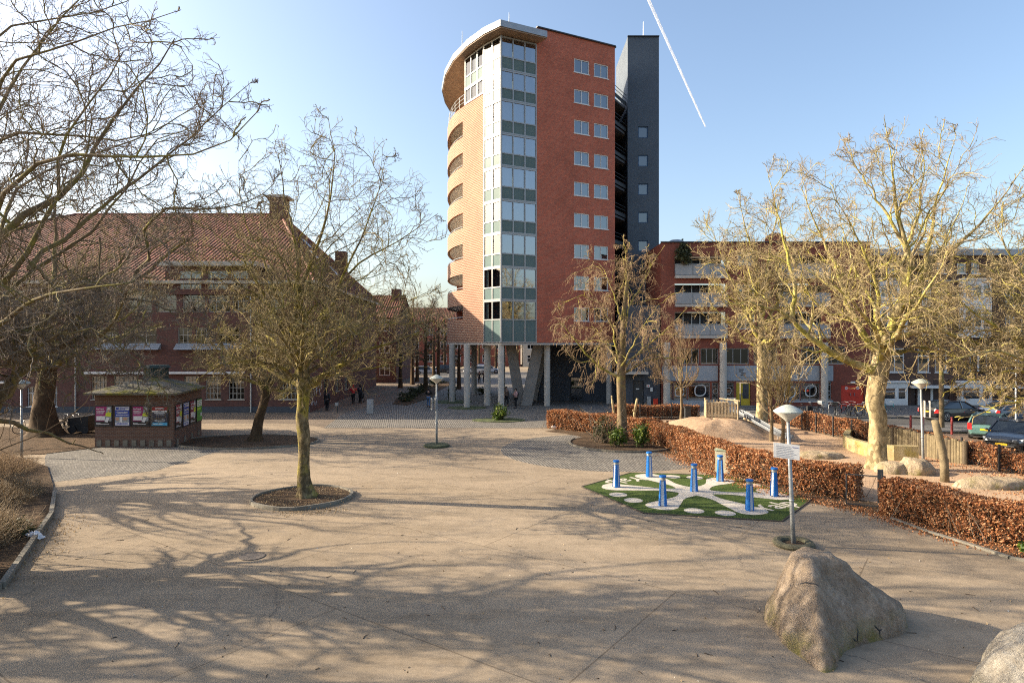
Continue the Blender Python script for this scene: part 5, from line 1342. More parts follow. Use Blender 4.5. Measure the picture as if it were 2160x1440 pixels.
# ------------------------------------------------------------------ hedges
def leafmat(name, stops, rough=.6):
    t = NT(name)
    gi = t.n("NewGeometry")
    col = t.ramp(gi.outputs["Random Per Island"], stops)
    t.b.inputs["Subsurface Weight"].default_value = 0
    tr = t.n("BsdfTranslucent"); t.t.links.new(col, tr.inputs[0])
    mx = t.n("MixShader"); mx.inputs[0].default_value = .3
    t.fin(col, rough, 0, .35)
    t.t.links.new(t.b.outputs[0], mx.inputs[1]); t.t.links.new(tr.outputs[0], mx.inputs[2]); t.t.links.new(mx.outputs[0], t.out.inputs[0])
    return t.m
BEECH = leafmat('dry beech leaves', [(.0, (.1, .036, .016)), (.25, (.27, .098, .036)), (.55, (.42, .175, .07)), (.82, (.52, .265, .12)), (1, (.6, .4, .23))])
GREEN = leafmat('evergreen leaves', [(.0, (.03, .06, .012)), (.5, (.075, .125, .02)), (.85, (.15, .2, .03)), (1, (.26, .29, .07))], .4)
HERB = leafmat('low shrub leaves', [(.0, (.03, .035, .018)), (.5, (.06, .065, .028)), (1, (.1, .11, .04))])
DRY = leafmat('dry straw twigs', [(.0, (.2, .14, .075)), (.5, (.36, .26, .15)), (1, (.5, .39, .25))])
CORE = pbr('dark brown wood and hedge fill', (.05, .03, .018), .95, .4, 9)
def leafcards(C, s, g, mat, name, parent=None, aspect=.62, up=0.0):
    n = len(C)
    a = unit(g.normal(size=(n, 3)) + np.array([0, 0, up])); b = unit(np.cross(a, g.normal(size=(n, 3)))); c = np.cross(a, b)
    s = s * (.65 + .7 * g.random((n, 1)))
    A, B_, U = a * s, b * s * aspect, c * s * .22
    V = np.stack([C - A, C + B_ * .9 + U, C + A, C - B_ * .9 + U], 1).reshape(-1, 3)
    # folded leaf: two triangles sharing the mid rib
    k = np.arange(n)[:, None] * 4
    T = np.concatenate([k + np.array([[0, 1, 2]]), k + np.array([[0, 2, 3]])], 1).reshape(-1, 3)
    return fastmesh(name, V, T, mat, parent, smooth=False)
def hedge(name, label, pts, w, h, dens, leaf, seed, cat='hedge', group=None, mat=None, thin=1.0):
    g = np.random.default_rng(seed)
    p = np.array([tuple(q)[:2] for q in pts], float)
    seg = np.linalg.norm(np.diff(p, axis=0), axis=1); s = np.r_[0, np.cumsum(seg)]
    Ltot = s[-1]; n = int(Ltot * (2 * h + w) * dens)
    t = g.random(n) * Ltot
    P = np.stack([np.interp(t, s, p[:, 0]), np.interp(t, s, p[:, 1])], 1)
    e = .15
    Q = np.stack([np.interp(np.minimum(t + e, Ltot), s, p[:, 0]) - np.interp(np.maximum(t - e, 0), s, p[:, 0]), np.interp(np.minimum(t + e, Ltot), s, p[:, 1]) - np.interp(np.maximum(t - e, 0), s, p[:, 1])], 1)
    Q /= np.linalg.norm(Q, axis=1, keepdims=True); N = np.stack([Q[:, 1], -Q[:, 0]], 1)
    per = g.random(n) * (2 * h + w)
    bump_ = .06 * np.sin(t * 3.1 + 1) * np.sin(t * 1.13 + per * 3) + .06 * np.sin(t * 7.3) * np.sin(per * 5) + .05 * np.sin(t * 13 + per * 9) * np.sin(t * 5.1 - per * 7) + .03 * np.sin(t * 29 + per * 17)
    dep = np.abs(g.normal(size=n)) * .07 - bump_ * .7
    lat = np.where(per < h, w / 2 - dep, np.where(per > h + w, -w / 2 + dep, per - h - w / 2))
    z = np.where(per < h, per, np.where(per > h + w, 2 * h + w - per, h - dep))
    z = np.maximum(.02, z)
    hh = 1 + .04 * np.sin(t * 1.7)
    C = np.stack([P[:, 0] + N[:, 0] * lat, P[:, 1] + N[:, 1] * lat, z * hh], 1)
    keep = g.random(n) < np.clip(thin * (.35 + 1.3 * z / h), 0, 1)
    # end caps
    m = int(w * h * dens); E = []
    for i, sg in ((0, -1), (-1, 1)):
        d = p[1] - p[0] if i == 0 else p[-1] - p[-2]
        d = d / np.linalg.norm(d); nn = np.array([d[1], -d[0]])
        l = (g.random(m) - .5) * w; ex = -np.abs(g.normal(size=m)) * .07 + .04 * np.sin(l * 9)
        E.append(np.stack([p[i][0] + d[0] * sg * ex + nn[0] * l, p[i][1] + d[1] * sg * ex + nn[1] * l, g.random(m) * h], 1))
    C = np.concatenate([C[keep]] + E)
    o = leafcards(C, leaf, g, mat or BEECH, name)
    tag(o, label, cat, group)
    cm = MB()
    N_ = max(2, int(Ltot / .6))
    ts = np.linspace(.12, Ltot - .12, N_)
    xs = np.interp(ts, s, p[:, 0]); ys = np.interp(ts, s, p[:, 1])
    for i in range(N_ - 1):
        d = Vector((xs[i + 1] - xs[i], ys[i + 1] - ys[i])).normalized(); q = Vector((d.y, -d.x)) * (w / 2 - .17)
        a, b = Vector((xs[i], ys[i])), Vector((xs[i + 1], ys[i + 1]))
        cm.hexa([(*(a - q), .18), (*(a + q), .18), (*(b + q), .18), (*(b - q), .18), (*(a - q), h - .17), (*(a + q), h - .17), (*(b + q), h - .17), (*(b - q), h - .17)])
    cm.build('light_block_core', CORE, o)  # solid dark boxes inside the leaves, added to block light
    k = int(Ltot * 30); t = g.random(k) * Ltot
    a = np.stack([np.interp(t, s, p[:, 0]) + g.normal(size=k) * w * .33, np.interp(t, s, p[:, 1]) + g.normal(size=k) * w * .33, h * (.75 + .2 * g.random(k))], 1)
    d = unit(g.normal(size=(k, 3)) + np.array([0, 0, 1.1])) * (.16 + .22 * g.random((k, 1)))
    V, Q = tubes(np.stack([a, a + d * .5 + g.normal(size=(k, 3)) * .02, a + d], 1), np.tile([[.007, .005, .003]], (k, 1)), 3)
    fastmesh('top_twigs', V, Q, TW_BROWN, o)['kind'] = 'stuff'
    # stems near the foot
    k = int(Ltot * 14); t = g.random(k) * Ltot
    a = np.stack([np.interp(t, s, p[:, 0]) + g.normal(size=k) * w * .3, np.interp(t, s, p[:, 1]) + g.normal(size=k) * w * .3, np.zeros(k)], 1)
    d = unit(np.stack([g.normal(size=k) * .35, g.normal(size=k) * .35, np.ones(k)], 1)) * (h * .9)
    V, Q = tubes(np.stack([a, a + d * .5 + g.normal(size=(k, 3)) * .04, a + d], 1), np.tile([[.012, .009, .004]], (k, 1)), 4)
    fastmesh('stems', V, Q, TW_GREY, o)['kind'] = 'stuff'
    return o
hedge('beech_hedge', 'long curved rust brown beech hedge behind the blue play posts', [(2.6, 43.1), (3.9, 42), (6.0, 40.4), (7.9, 38.2), (8.7, 34.5), (9.3, 30.5), (9.7, 28.4), (10.5, 26.2), (11.6, 24.6), (12.75, 23.5)], .95, 1.2, 760, .044, 1)
hedge('beech_hedge', 'nearest rust brown beech hedge right of the gate', [(12.75, 21.7), (13.3, 20.4), (13.9, 19.0), (15.0, 17.4), (16.6, 15.7), (18.6, 14.1)], 1.0, 1.18, 1150, .038, 2)
hedge('beech_hedge', 'far beech hedge in mesh fence in front of the bicycles', [(18.9, 46.4), (19.3, 43.5), (19.8, 40.5), (20.4, 37.5), (20.9, 35.0), (21.6, 32.8)], .7, 1.1, 420, .06, 3)
hedge('beech_hedge', 'low beech hedge behind the log palisade beside the parked cars', [(21.9, 34.6), (21.9, 32.2), (22.0, 30.4), (22.2, 28.4), (22.5, 26.6), (22.9, 25.0), (23.6, 23)], .8, .95, 420, .056, 4)
hedge('beech_hedge', 'dark thin hedge in front of the grey school wall', [(7.5, 47.9), (10, 47.95), (14.0, 48.0)], .5, 1.05, 300, .06, 5, thin=.7)
# ------------------------------------------------------------------ shrubs, litter, ground cover
g = np.random.default_rng(77)
def drybush(label, cx, cy, rx, ry, h, n, seed, mat=DRY, r=.006):
    g = np.random.default_rng(seed)
    a = g.random(n) * 6.283; q = np.sqrt(g.random(n))
    b = np.stack([cx + rx * q * np.cos(a), cy + ry * q * np.sin(a), np.zeros(n)], 1)
    L_ = h * (1.1 - .5 * q) * (.6 + .6 * g.random(n))
    d = unit(np.stack([g.normal(size=n) * .4 + .15 * q * np.cos(a), g.normal(size=n) * .4 + .15 * q * np.sin(a), np.ones(n)], 1))
    P = np.empty((n, 5, 3)); P[:, 0] = b
    for j in range(1, 5):
        d = unit(d + .22 * g.normal(size=d.shape) + np.array([.02, 0, -.12 * j * .5])); P[:, j] = P[:, j - 1] + d * (L_ / 4)[:, None]
    Rr = np.tile(np.linspace(r, r * .5, 5)[None], (n, 1))
    P2, R2 = spawn(P, Rr, g, **lv(3, .3, 1, -.4, 40, 3, r * .6, wig=.25))
    V1, Q1 = tubes(P, Rr, 3); V2, Q2 = tubes(P2, R2, 3)
    o = fastmesh('dry_shrub', np.concatenate([V1, V2]), np.concatenate([Q1, Q2 + len(V1)]), mat, None, False)
    return tag(o, label, 'shrub')
drybush('dense straw coloured bare shrub at the near left edge', -16.7, 17.6, 2.5, 2.6, 1.25, 3400, 5)
drybush('straw coloured bare shrub beyond the nearer dry one at the left', -19.9, 22.4, 2.7, 2.8, 1.15, 3000, 6)
drybush('brown leafless shrub below the left lamp post', -24.4, 27.3, 3.4, 3.0, 1.1, 2400, 7, TW_BROWN, .008)
# long bare shoots arching up from the left edge
def shoot(label, pts, r0, seed):
    g = np.random.default_rng(seed); P = resample(pts, 16)[None]; Rr = np.linspace(r0, .008, 16)[None]
    P2, R2 = spawn(P, Rr, g, **lv(12, .1, 1, -.16, 40, 5, .006, wig=.2, trop=.12)); P3, R3 = spawn(P2, R2, g, **lv(3, .3, 1, -.4, 40, 3, .004, wig=.2, trop=.1))
    Vs = []; Qs = []; n = 0
    for a, b, s in ((P, Rr, 6), (P2, R2, 4), (P3, R3, 3)):
        V, Q = tubes(a, b, s); Vs.append(V); Qs.append(Q + n); n += len(V)
    return tag(fastmesh('bare_shoot', np.concatenate(Vs), np.concatenate(Qs), TW_BROWN), label, 'branch')
shoot('long arching bare shoot crossing in front of the left lamp post', [Vector((-17.5, 17.0, 0)), at(-60, 975, 16.5), at(20, 940, 16), at(70, 922, 15.6), at(120, 895, 15.4), at(160, 870, 15.2), at(190, 840, 15), at(205, 805, 15)], .03, 3)
shoot('short bare shoot rising from the dry shrubs at the left edge', [Vector((-17.0, 18.5, 0)), at(-40, 1000, 17.5), at(0, 930, 17.4), at(12, 890, 17.3), at(10, 862, 17.2)], .025, 4)
def bush(label, cx, cy, r, h, n, leaf, seed, mat=GREEN, name='evergreen_shrub', base=0):
    g = np.random.default_rng(seed)
    cl = int(n / 60) + 4
    cc = unit(g.normal(size=(cl, 3))) * (g.random((cl, 1)) ** .4) * np.array([r * .8, r * .8, h * .42]) + np.array([cx, cy, base + h * .5])
    C = cc[g.integers(0, cl, n)] + g.normal(size=(n, 3)) * np.array([r * .2, r * .2, h * .1])
    C[:, 2] = np.maximum(C[:, 2], base + .03)
    o = leafcards(C, leaf, g, mat, name)
    k = 26
    a = np.array([cx, cy, base]) + g.normal(size=(k, 3)) * np.array([.05, .05, 0]); e = cc[g.integers(0, cl, k)]
    V, Q = tubes(np.stack([a, (a + e) / 2 + g.normal(size=(k, 3)) * .05, e], 1), np.tile([[.016, .011, .006]], (k, 1)), 4)
    fastmesh('stems', V, Q, TW_GREY, o)
    return tag(o, label, 'shrub')
bush('rounded glossy evergreen shrub at the foot of the drooping tree', xx(1302, 35.2), 35.2, .5, 1.1, 700, .07, 1)
bush('taller yellow green evergreen shrub right of the drooping tree', xx(1353, 35.0), 35.0, .5, 1.3, 1100, .07, 2)
bush('dark olive shrub left of the drooping tree trunk', xx(1276, 36.4), 36.4, .75, 1.6, 700, .06, 3, HERB, 'olive_shrub')
bush('spreading evergreen bush on the grass patch in front of the corner column', -.9, 47.2, .75, 1.15, 900, .08, 4)
drybush('leafless grey shrub beside the drooping tree', xx(1262, 36.6), 36.6, .4, .4, 2.9, 26, 9, TW_GREY, .016)
sheet('planting_bed', blob(-.95, 47.0, 1.6, 24, 1.2, .75, .06), .06, 'grassbed')
sheet('planting_bed', blob(xx(985, 56.0), 55.9, 1.7, 28, 1, .8), .05, 'grassbed'); sheet('planting_bed', blob(xx(954, 61.5), 61.3, 1.9, 28, 1, .9), .05, 'grassbed')
for i, (x, y, r, h, lab) in enumerate(((-10.2, 61.5, .9, .7, 'low dark shrub nearest in the strip along the street'), (-10.6, 65, 1.0, .8, 'low dark shrub behind the nearest one in the street strip'), (-10.5, 69.5, 1.1, .9, 'low dark shrub in the middle of the street strip'), (-10.3, 75, 1.2, 1.0, 'low dark shrub towards the far end of the street strip'), (-9.6, 82, 1.3, 1.0, 'low dark shrub at the far end of the street strip'), (-3.2, 71, 1.0, .9, 'dark ground shrub behind the round columns'), (3.3, 68, 1.2, 1.1, 'dark shrub behind the leaning piers'), (xx(955, 62), 61.9, .5, 1.5, 'ivy clump climbing the outer left column'))):
    bush(lab, x, y, r, h, 420, .1, 40 + i, HERB, 'low_shrub')
bush('dark leafy shrub at the foot of the dry shrubs on the left', -14.9, 19.2, .7, .45, 500, .06, 61, HERB, 'low_shrub')
bush('dark hanging ivy at the top left corner of the school facade', xx(1441, 56.2), 56.2, .85, 2.0, 1200, .12, 62, HERB, 'ivy', zy(560, 56.2))
bush('small tuft of green blades at the foot of the near hedge', 14.0, 17.3, .3, .4, 160, .09, 63, GREEN, 'grass_tuft')
# fallen leaves and twigs
def litter(name, label, C, s, mat, seed, cat='leaf litter'):
    return tag(leafcards(C, s, np.random.default_rng(seed), mat, name, up=3), label, cat, None, 'stuff')
def along(pts, n, w, seed, z=.03):
    g = np.random.default_rng(seed); p = np.array([tuple(q)[:2] for q in pts]); s = np.r_[0, np.cumsum(np.linalg.norm(np.diff(p, axis=0), axis=1))]
    t = g.random(n) * s[-1]
    return np.stack([np.interp(t, s, p[:, 0]) + g.normal(size=n) * w, np.interp(t, s, p[:, 1]) + g.normal(size=n) * w, np.full(n, z)], 1)
C = np.concatenate([along([(8.2, 33), (8.8, 28.5), (9.6, 25.3), (11.2, 23.4), (12.2, 21.5), (12.9, 19.2), (14.2, 16.9), (16, 15)], 5200, .35, 1), along([(13.6, 22.2), (14.5, 20.8), (17, 18), (19, 22), (21.5, 28.5), (20.5, 33)], 3000, .9, 2), along([(20.5, 25.6), (24, 22.5), (26, 21)], 2600, .8, 8)])
litter('fallen_leaves', 'rust brown leaf litter along the hedges', C, .035, BEECH, 3)
C = np.concatenate([along([(-7.75 + 1.3 * math.cos(t), 23.7 + 1.3 * math.sin(t)) for t in np.linspace(0, 6.28, 16)], 700, .3, 4, .09), along([(-8, 21.9), (-7, 21.7), (-6, 22.2)], 420, .3, 5, .01), np.stack([np.random.default_rng(31).uniform(-12, 12, 420), 9.5 + 30 * np.random.default_rng(32).random(420) ** 1.2, np.full(420, .012)], 1), along([(-13.2, 12), (-12.6, 14.5), (-13.3, 17.5), (-15, 21)], 1500, .5, 6, .02)])
litter('fallen_leaves', 'dry leaf crumbs in the tree pit and along the left kerb', C, .028, DRY, 7)
def twiglitter():
    g = np.random.default_rng(9); n = 260
    x = g.uniform(-12, 13, n); y = 9 + 30 * g.random(n) ** 1.5
    a = g.random(n) * 6.28; l = .04 + .22 * g.random(n) ** 2.5
    p = np.stack([x, y, np.full(n, .008)], 1); d = np.stack([np.cos(a), np.sin(a), np.zeros(n)], 1) * l[:, None]
    V, Q = tubes(np.stack([p, p + d * .5 + g.normal(size=(n, 3)) * .01 * np.array([1, 1, 0]), p + d], 1), np.tile([[.007, .006, .004]], (n, 1)), 4)
    return tag(fastmesh('fallen_twigs', V, Q, CORE), 'short dark twigs scattered over the concrete square', 'twig litter', None, 'stuff')
twiglitter()
g2 = np.random.default_rng(12); n = 130
C = np.stack([g2.uniform(-11, 12, n), 9.5 + 22 * g2.random(n) ** 1.3, np.full(n, .012)], 1)
litter('paper_scraps', 'tiny pale scraps scattered over the concrete square', C, .02, M['white'], 13, 'litter')
mb = MB(); r5 = random.Random(4)
N1, N2 = 12, 8
grid_ = [[(.34 * (i / N1 - .5) * 1.5 + .02 * r5.uniform(-1, 1), .16 * (j / N2 - .5) * 2 + .02 * r5.uniform(-1, 1), .12 + .13 * math.sin(math.pi * i / N1) * math.sin(math.pi * j / N2) + .035 * r5.uniform(-1, 1) - .06 * i / N1) for j in range(N2 + 1)] for i in range(N1 + 1)]
for i in range(N1):
    for j in range(N2): mb.quad(grid_[i][j], grid_[i + 1][j], grid_[i + 1][j + 1], grid_[i][j + 1])
mb.tube([grid_[0][4], Vector(grid_[0][4]) + Vector((-.12, .02, .06)), Vector(grid_[0][4]) + Vector((-.1, .08, .02))], .012, 5)
pb = mb.build('plastic_bag', pbr('white plastic film', (.75, .76, .78), .35, .05, 4), None, True, gp(75, 1136)); pb.rotation_euler = (0, .1, -.5)
tag(pb, 'crumpled white plastic bag lying on the kerb at the left', 'plastic bag')
mb = MB(); mb.ball((0, 0, .12), .2, 10, (1.3, .8, .6)); mb.ball((.18, .05, .1), .14, 8, (1, .8, .6)); tag(mb.build('litter_bag', M['white'], None, True, gp(1170, 904)), 'small white litter bag at the left end of the long hedge', 'plastic bag')

# ------------------------------------------------------------------ lamps
M['lampcap'] = pbr('grey green lamp cap', (.36, .39, .35), .6, .12, 3)
M['lampbowl'] = pbr('frosted lamp bowl', (.52, .5, .44), .35, .1, 4)
M['pole'] = pbr('grey lamp pole', (.27, .29, .3), .5, .15, 3, metal=.3)
def lamp(label, pos, lean=(0, 0), base='ring', hd=3.55):
    o = thing('street_lamp', label, 'street lamp', pos, 0, 'cone lamps round the square')
    tp = Vector((lean[0], lean[1], hd))
    mb = MB(); mb.tube([(0, 0, -.05), tp * .36, tp], [.065, .06, .042], 14); mb.cyl(tp * .355, tp * .37, .07, .07, 14); mb.build('pole', M['pole'], o, True)
    c = tuple(tp)
    mb = MB(); mb.lathe([(.07, -.02), (.09, .02), (.36, .22), (.375, .245)], c, 28); mb.build('bowl', M['lampbowl'], o, True)
    mb = MB(); mb.lathe([(.37, .248), (.395, .25), (.395, .275), (.3, .345), (.16, .42), (.07, .45), (0.0, .46)], c, 28, False); mb.build('cap', M['lampcap'], o)
    if base == 'tyre':
        mb = MB()
        n = 28
        for i in range(n):
            for j in range(8):
                def q(i, j):
                    t, u = 2 * math.pi * i / n, 2 * math.pi * j / 8
                    rr = .44 + .13 * math.cos(u); return (rr * math.cos(t), rr * math.sin(t), .07 + .085 * math.sin(u) + .01 * math.sin(3 * t))
                mb.quad(q(i, j), q(i + 1, j), q(i + 1, j + 1), q(i, j + 1))
        mb.build('base_ring', pbr('mossy tyre ring', (.085, .08, .05), .9, .35, 6, .5, 40), o, True)
        mb = MB(); mb.lathe([(.36, .05), (.2, .07), (0, .08)], (0, 0, 0), 18, False, False); mb.build('soil', M['soil'], o)
    elif base == 'disc':
        mb = MB(); mb.lathe([(.72, -.02), (.72, .08), (.66, .12), (0, .13)], (0, 0, 0), 28, False); mb.build('base_disc', pbr('mossy concrete disc', (.06, .07, .035), .9, .3, 5, .4, 30), o)
    return o
p1 = gp(1674, 1150)
lamp('near cone lamp with a white notice board on its leaning post', p1, (-.16, .0), 'tyre')
lamp('cone lamp in the middle of the square with back to back signs on its post', gp(921, 941), (0, 0), 'disc', 3.5)
lamp('cone lamp at the left in front of the massive dark trunk', gp(46, 965), (-.02, 0), None, 3.45)
lamp('cone lamp right of the big pale plane with flat panels on its post', gp(1948, 981), (-.12, 0), None, 3.6)
lamp('cone lamp just outside the left edge in the shrubs', Vector((-24.6, 25.9, 0)), (0, 0), None)
# notice board on near lamp
Y = p1.y - .1
nb = thing('notice_board', 'white notice board with faded rows of print on the near lamp post', 'notice board', at(1659, 952, Y), R(-16))
mb = MB(); mb.hexa([(-.34, -.012, -.2 + .03), (.34, -.012, -.2 - .03), (.34, .012, -.2 - .03), (-.34, .012, -.2 + .03), (-.34, -.012, .22 + .03), (.34, -.012, .22 - .03), (.34, .012, .22 - .03), (-.34, .012, .22 + .03)]); mb.build('board', pbr('white enamel', (.72, .72, .7), .3, .04, 3, fine=.03), nb)
r6 = random.Random(2); pr = pbr('faded print', (.32, .33, .36), .6, .1, 4); pr2 = pbr('faded blue print', (.16, .16, .4), .6, .1, 4)
mb = MB(); mb2 = MB()
for i in range(7):
    z = .135 - .048 * i; x = -.27 if i else -.28
    while x < (.16 if i else .12) + r6.uniform(-.1, .05):
        wd = r6.uniform(.03, .085); zz = z - x * .088
        mb.box(x, x + wd, -.017, -.0125, zz - .007, zz + .007); x += wd + .018
for k in range(3): x = .14 + .06 * k; mb2.box(x, x + .048, -.017, -.0125, .14 - x * .088 - .008, .14 - x * .088 + .008)
mb.build('print', pr, nb); mb2.build('heading', pr2, nb)
mb = MB(); mb.box(-.09, .09, .013, .14, .0, .04); mb.build('bracket', M['galv'], nb)
# signs on other lamp posts
def postsign(name, label, pos, rz, w, h, mat, two=True, cat='sign'):
    o = thing(name, label, cat, pos, rz)
    for s in ((-1, 1) if two else (1,)):
        mb = MB(); mb.box(s * .1 - .02, s * .1 + .02, -w / 2, w / 2, -h / 2, h / 2); mb.build('panel', M[mat], o)
        mb = MB(); mb.box(s * .1 - .026 if s < 0 else s * .1 + .021, s * .1 - .021 if s < 0 else s * .1 + .026, -w / 2 + .03, w / 2 - .03, -h / 2 + .05, h / 2 - .05); mb.build('face', M['dkmetal'] if mat == 'galv' else M['cream'], o)
    mb = MB(); mb.bar((-.1, 0, .15), (.1, 0, .15), .03); mb.bar((-.1, 0, -.15), (.1, 0, -.15), .03); mb.build('bracket', M['galv'], o)
    return o
q = gp(921, 941); postsign('post_sign', 'pair of upright grey panels clamped to the middle lamp post', Vector((q.x - .18, q.y, 2.35)), .25, .5, .62, 'galv')
q = gp(1948, 981); postsign('post_sign', 'pair of pale panels seen edge on clamped to the right lamp post', Vector((q.x + .1, q.y - .1, 2.65)), -.5, .45, .75, 'white')

# ------------------------------------------------------------------ play mat with blue talking posts
hexp = [gp(1227, 1027), gp(1330, 997.5), gp(1539, 1003.5), gp(1711, 1054), gp(1650, 1100), gp(1358, 1082.5)]
def turfmat():
    t = NT('artificial turf')
    col = t.ramp(t.noise(1.1, 6, .7), [(.3, (.045, .075, .018)), (.7, (.085, .12, .03))])
    col = t.mix(1, col, t.ramp(t.noise(120, 3, .7), [(.3, (.6,) * 3), (.7, (1.35,) * 3)]), 'MULTIPLY')
    t.bump(t.noise(160, 3, .8), .9, .02)
    return t.fin(col, .9, 0, .15)
mat_ = thing('play_mat', 'green hexagonal artificial turf mat with pale star pattern', 'play mat', gp(1464, 1037))
T0 = Vector(gp(1464, 1037))
mb = TB(); mb.prism([(p.x, p.y) for p in hexp], -.02, .022); mb.build('turf', turfmat(), mat_)
mb = TB()
for a, b in zip(hexp, hexp[1:] + hexp[:1]): mb.bar((a.x, a.y, .014), (b.x, b.y, .014), .05, .04)
mb.build('edging', pbr('dark rubber edge', (.06, .05, .04), .9, .3, 5), mat_)
beige = pbr('pale rubber', (.5, .45, .38), .85, .1, 3, .2, 90)
posts = [gp(1300, 1028), gp(1369, 1006), gp(1519, 1015), gp(1633, 1047), gp(1581, 1077), gp(1398, 1067)]
cen = gp(1464, 1037)
ang = sorted([(math.atan2(p.y - cen.y, p.x - cen.x), p) for p in posts], key=lambda q: q[0])
def lobe(cen, p):
    d = Vector((p.x - cen.x, p.y - cen.y)); Ld = d.length; d.normalize(); nrm_ = Vector((-d.y, d.x))
    prof = [(.45, .42), (.8, .27), (1.15, .2), (1.5, .22), (1.8, .32), (Ld - .25, .5), (Ld, .58), (Ld + .3, .54), (Ld + .5, .36), (Ld + .57, .15)]
    c2 = Vector((cen.x, cen.y))
    right = [c2 + d * min(a, Ld + .6) - nrm_ * w for a, w in prof]
    left = [c2 + d * min(a, Ld + .6) + nrm_ * w for a, w in prof[::-1]]
    return right + left
def subdiv(pts):
    out = []
    n = len(pts)
    for i in range(n):
        p0, p1 = pts[i], pts[(i + 1) % n]
        out += [p0 * .75 + p1 * .25, p0 * .25 + p1 * .75]
    return out
mb = TB()
for i, (a_, p) in enumerate(ang): mb.poly([(q.x, q.y, .0262 + .0006 * i) for q in subdiv(subdiv(lobe(cen, p)))])
mb.poly([(cen.x + .72 * math.cos(t), cen.y + .72 * math.sin(t), .0306) for t in np.linspace(0, 2 * math.pi, 33)[:-1]])
mb.build('star_pattern', beige, mat_)
for px, py in ((1304, 1044), (1336, 1056), (1418, 1006), (1465, 1008), (1464, 1078), (1530, 1083), (1586, 1024), (1614, 1036)):
    c = gp(px, py); mb = TB(); mb.poly([(c.x + .34 * math.cos(t), c.y + .34 * math.sin(t), .026) for t in np.linspace(0, 2 * math.pi, 25)[:-1]]); mb.build('dot', beige, mat_)
def mattext(px, py, size, rz):
    cu = bpy.data.curves.new('lettering', 'FONT'); cu.body = 'Yalp'; cu.size = size * 1.2; cu.align_x = 'CENTER'; cu.align_y = 'CENTER'; cu.extrude = .001; cu.offset = .014
    t = textmesh(cu, beige, mat_)
    c = gp(px, py); t.location = (c.x - T0.x, c.y - T0.y, .027); t.rotation_euler = (0, 0, rz)
mattext(1636, 1068, .9, R(33)); mattext(1318, 1014, .9, R(213))
BLUE = pbr('bright blue plastic', (.012, .14, .46), .35, .08, 2, fine=.03)
GREYP = pbr('light grey plate', (.55, .57, .6), .4, .08, 3)
def post(label, p, rz):
    o = thing('play_post', label, 'play post', (p.x, p.y, .024), rz, 'blue play posts on the turf mat')
    # triangular column with three blue ribs
    mb = MB()
    for k in range(3):
        t = 2 * math.pi * k / 3
        n = 8
        for i in range(n):
            a0, a1 = t - .5 + 1.0 * i / n, t - .5 + 1.0 * (i + 1) / n
            r0, r1 = .155, .105
            mb.quad((r0 * math.cos(a0), r0 * math.sin(a0), .0), (r0 * math.cos(a1), r0 * math.sin(a1), .0), (r1 * math.cos(a1), r1 * math.sin(a1), .9), (r1 * math.cos(a0), r1 * math.sin(a0), .9))
        for a0 in (t - .5, t + .5):
            mb.quad((.06 * math.cos(a0), .06 * math.sin(a0), 0), (.155 * math.cos(a0), .155 * math.sin(a0), 0), (.105 * math.cos(a0), .105 * math.sin(a0), .9), (.05 * math.cos(a0), .05 * math.sin(a0), .9))
    mb.build('column', BLUE, o)
    mb = MB()
    for k in range(3):
        t = 2 * math.pi * (k + .5) / 3
        d = Vector((math.cos(t), math.sin(t))); q = Vector((-d.y, d.x))
        mb.quad((*(d * .1 - q * .1), .02), (*(d * .1 + q * .1), .02), (*(d * .07 + q * .068), .87), (*(d * .07 - q * .068), .87))
    mb.build('grey_plate', GREYP, o)
    mb = MB(); mb.cyl((0, 0, .9), (0, 0, 1.0), .1, .1, 20); mb.build('sensor_ring', M['galv'], o)
    mb = MB(); mb.lathe([(.115, .995), (.125, 1.0), (.125, 1.05), (.11, 1.065), (0, 1.07)], (0, 0, 0), 24); mb.build('cap', BLUE, o)
    mb = MB()
    for k in range(4): mb.cyl((.1 * math.cos(k * 1.57), .1 * math.sin(k * 1.57), -.02), (.1 * math.cos(k * 1.57), .1 * math.sin(k * 1.57), .03), .025, n=6)
    mb.build('foot_bolts', M['dkmetal'], o)
    return o
for p, rz, lab in zip(posts + [cen], (R(25), R(-2), R(-48), R(25), R(-8), R(-50), R(-48)), ('blue play post at the left corner of the turf mat', 'blue play post at the back of the mat, nearest the round bed', 'blue play post in front of the pale cabinet', 'blue play post at the right corner of the mat behind the lamp post', 'blue play post at the front right of the mat', 'blue play post at the front left of the mat', 'blue play post at the centre of the star pattern')): post(lab, p, rz)
# cabinet at the hedge
c = gp(1526, 997)
cb = thing('utility_cabinet', 'pale weathered cabinet tucked into the long beech hedge', 'cabinet', (c.x, c.y, 0), R(-28))
mb = MB(); mb.box(-.32, .32, -.2, .2, 0, 1.0); mb.build('body', pbr('dirty cream metal', (.4, .38, .28), .6, .2, 3), cb)
mb = MB(); mb.box(-.35, .35, -.23, .23, 1.002, 1.06); mb.build('lid', pbr('greenish lid', (.3, .34, .24), .6, .2, 3), cb)
mb = MB(); mb.box(-.28, .28, -.212, -.202, .06, .94); mb.build('door', pbr('cabinet door', (.42, .4, .3), .6, .2, 3), cb)
mb = MB(); r8 = random.Random(8)
for k in range(5):
    x, z = r8.uniform(-.2, .2), r8.uniform(.2, .8); pts = []
    for j in range(6): pts.append((.325, max(-.17, min(.17, x)), z)); x += r8.uniform(-.12, .12); z += r8.uniform(-.1, .1)
    mb.tube(pts, .01, 4)
mb.build('graffiti', M['black'], cb)

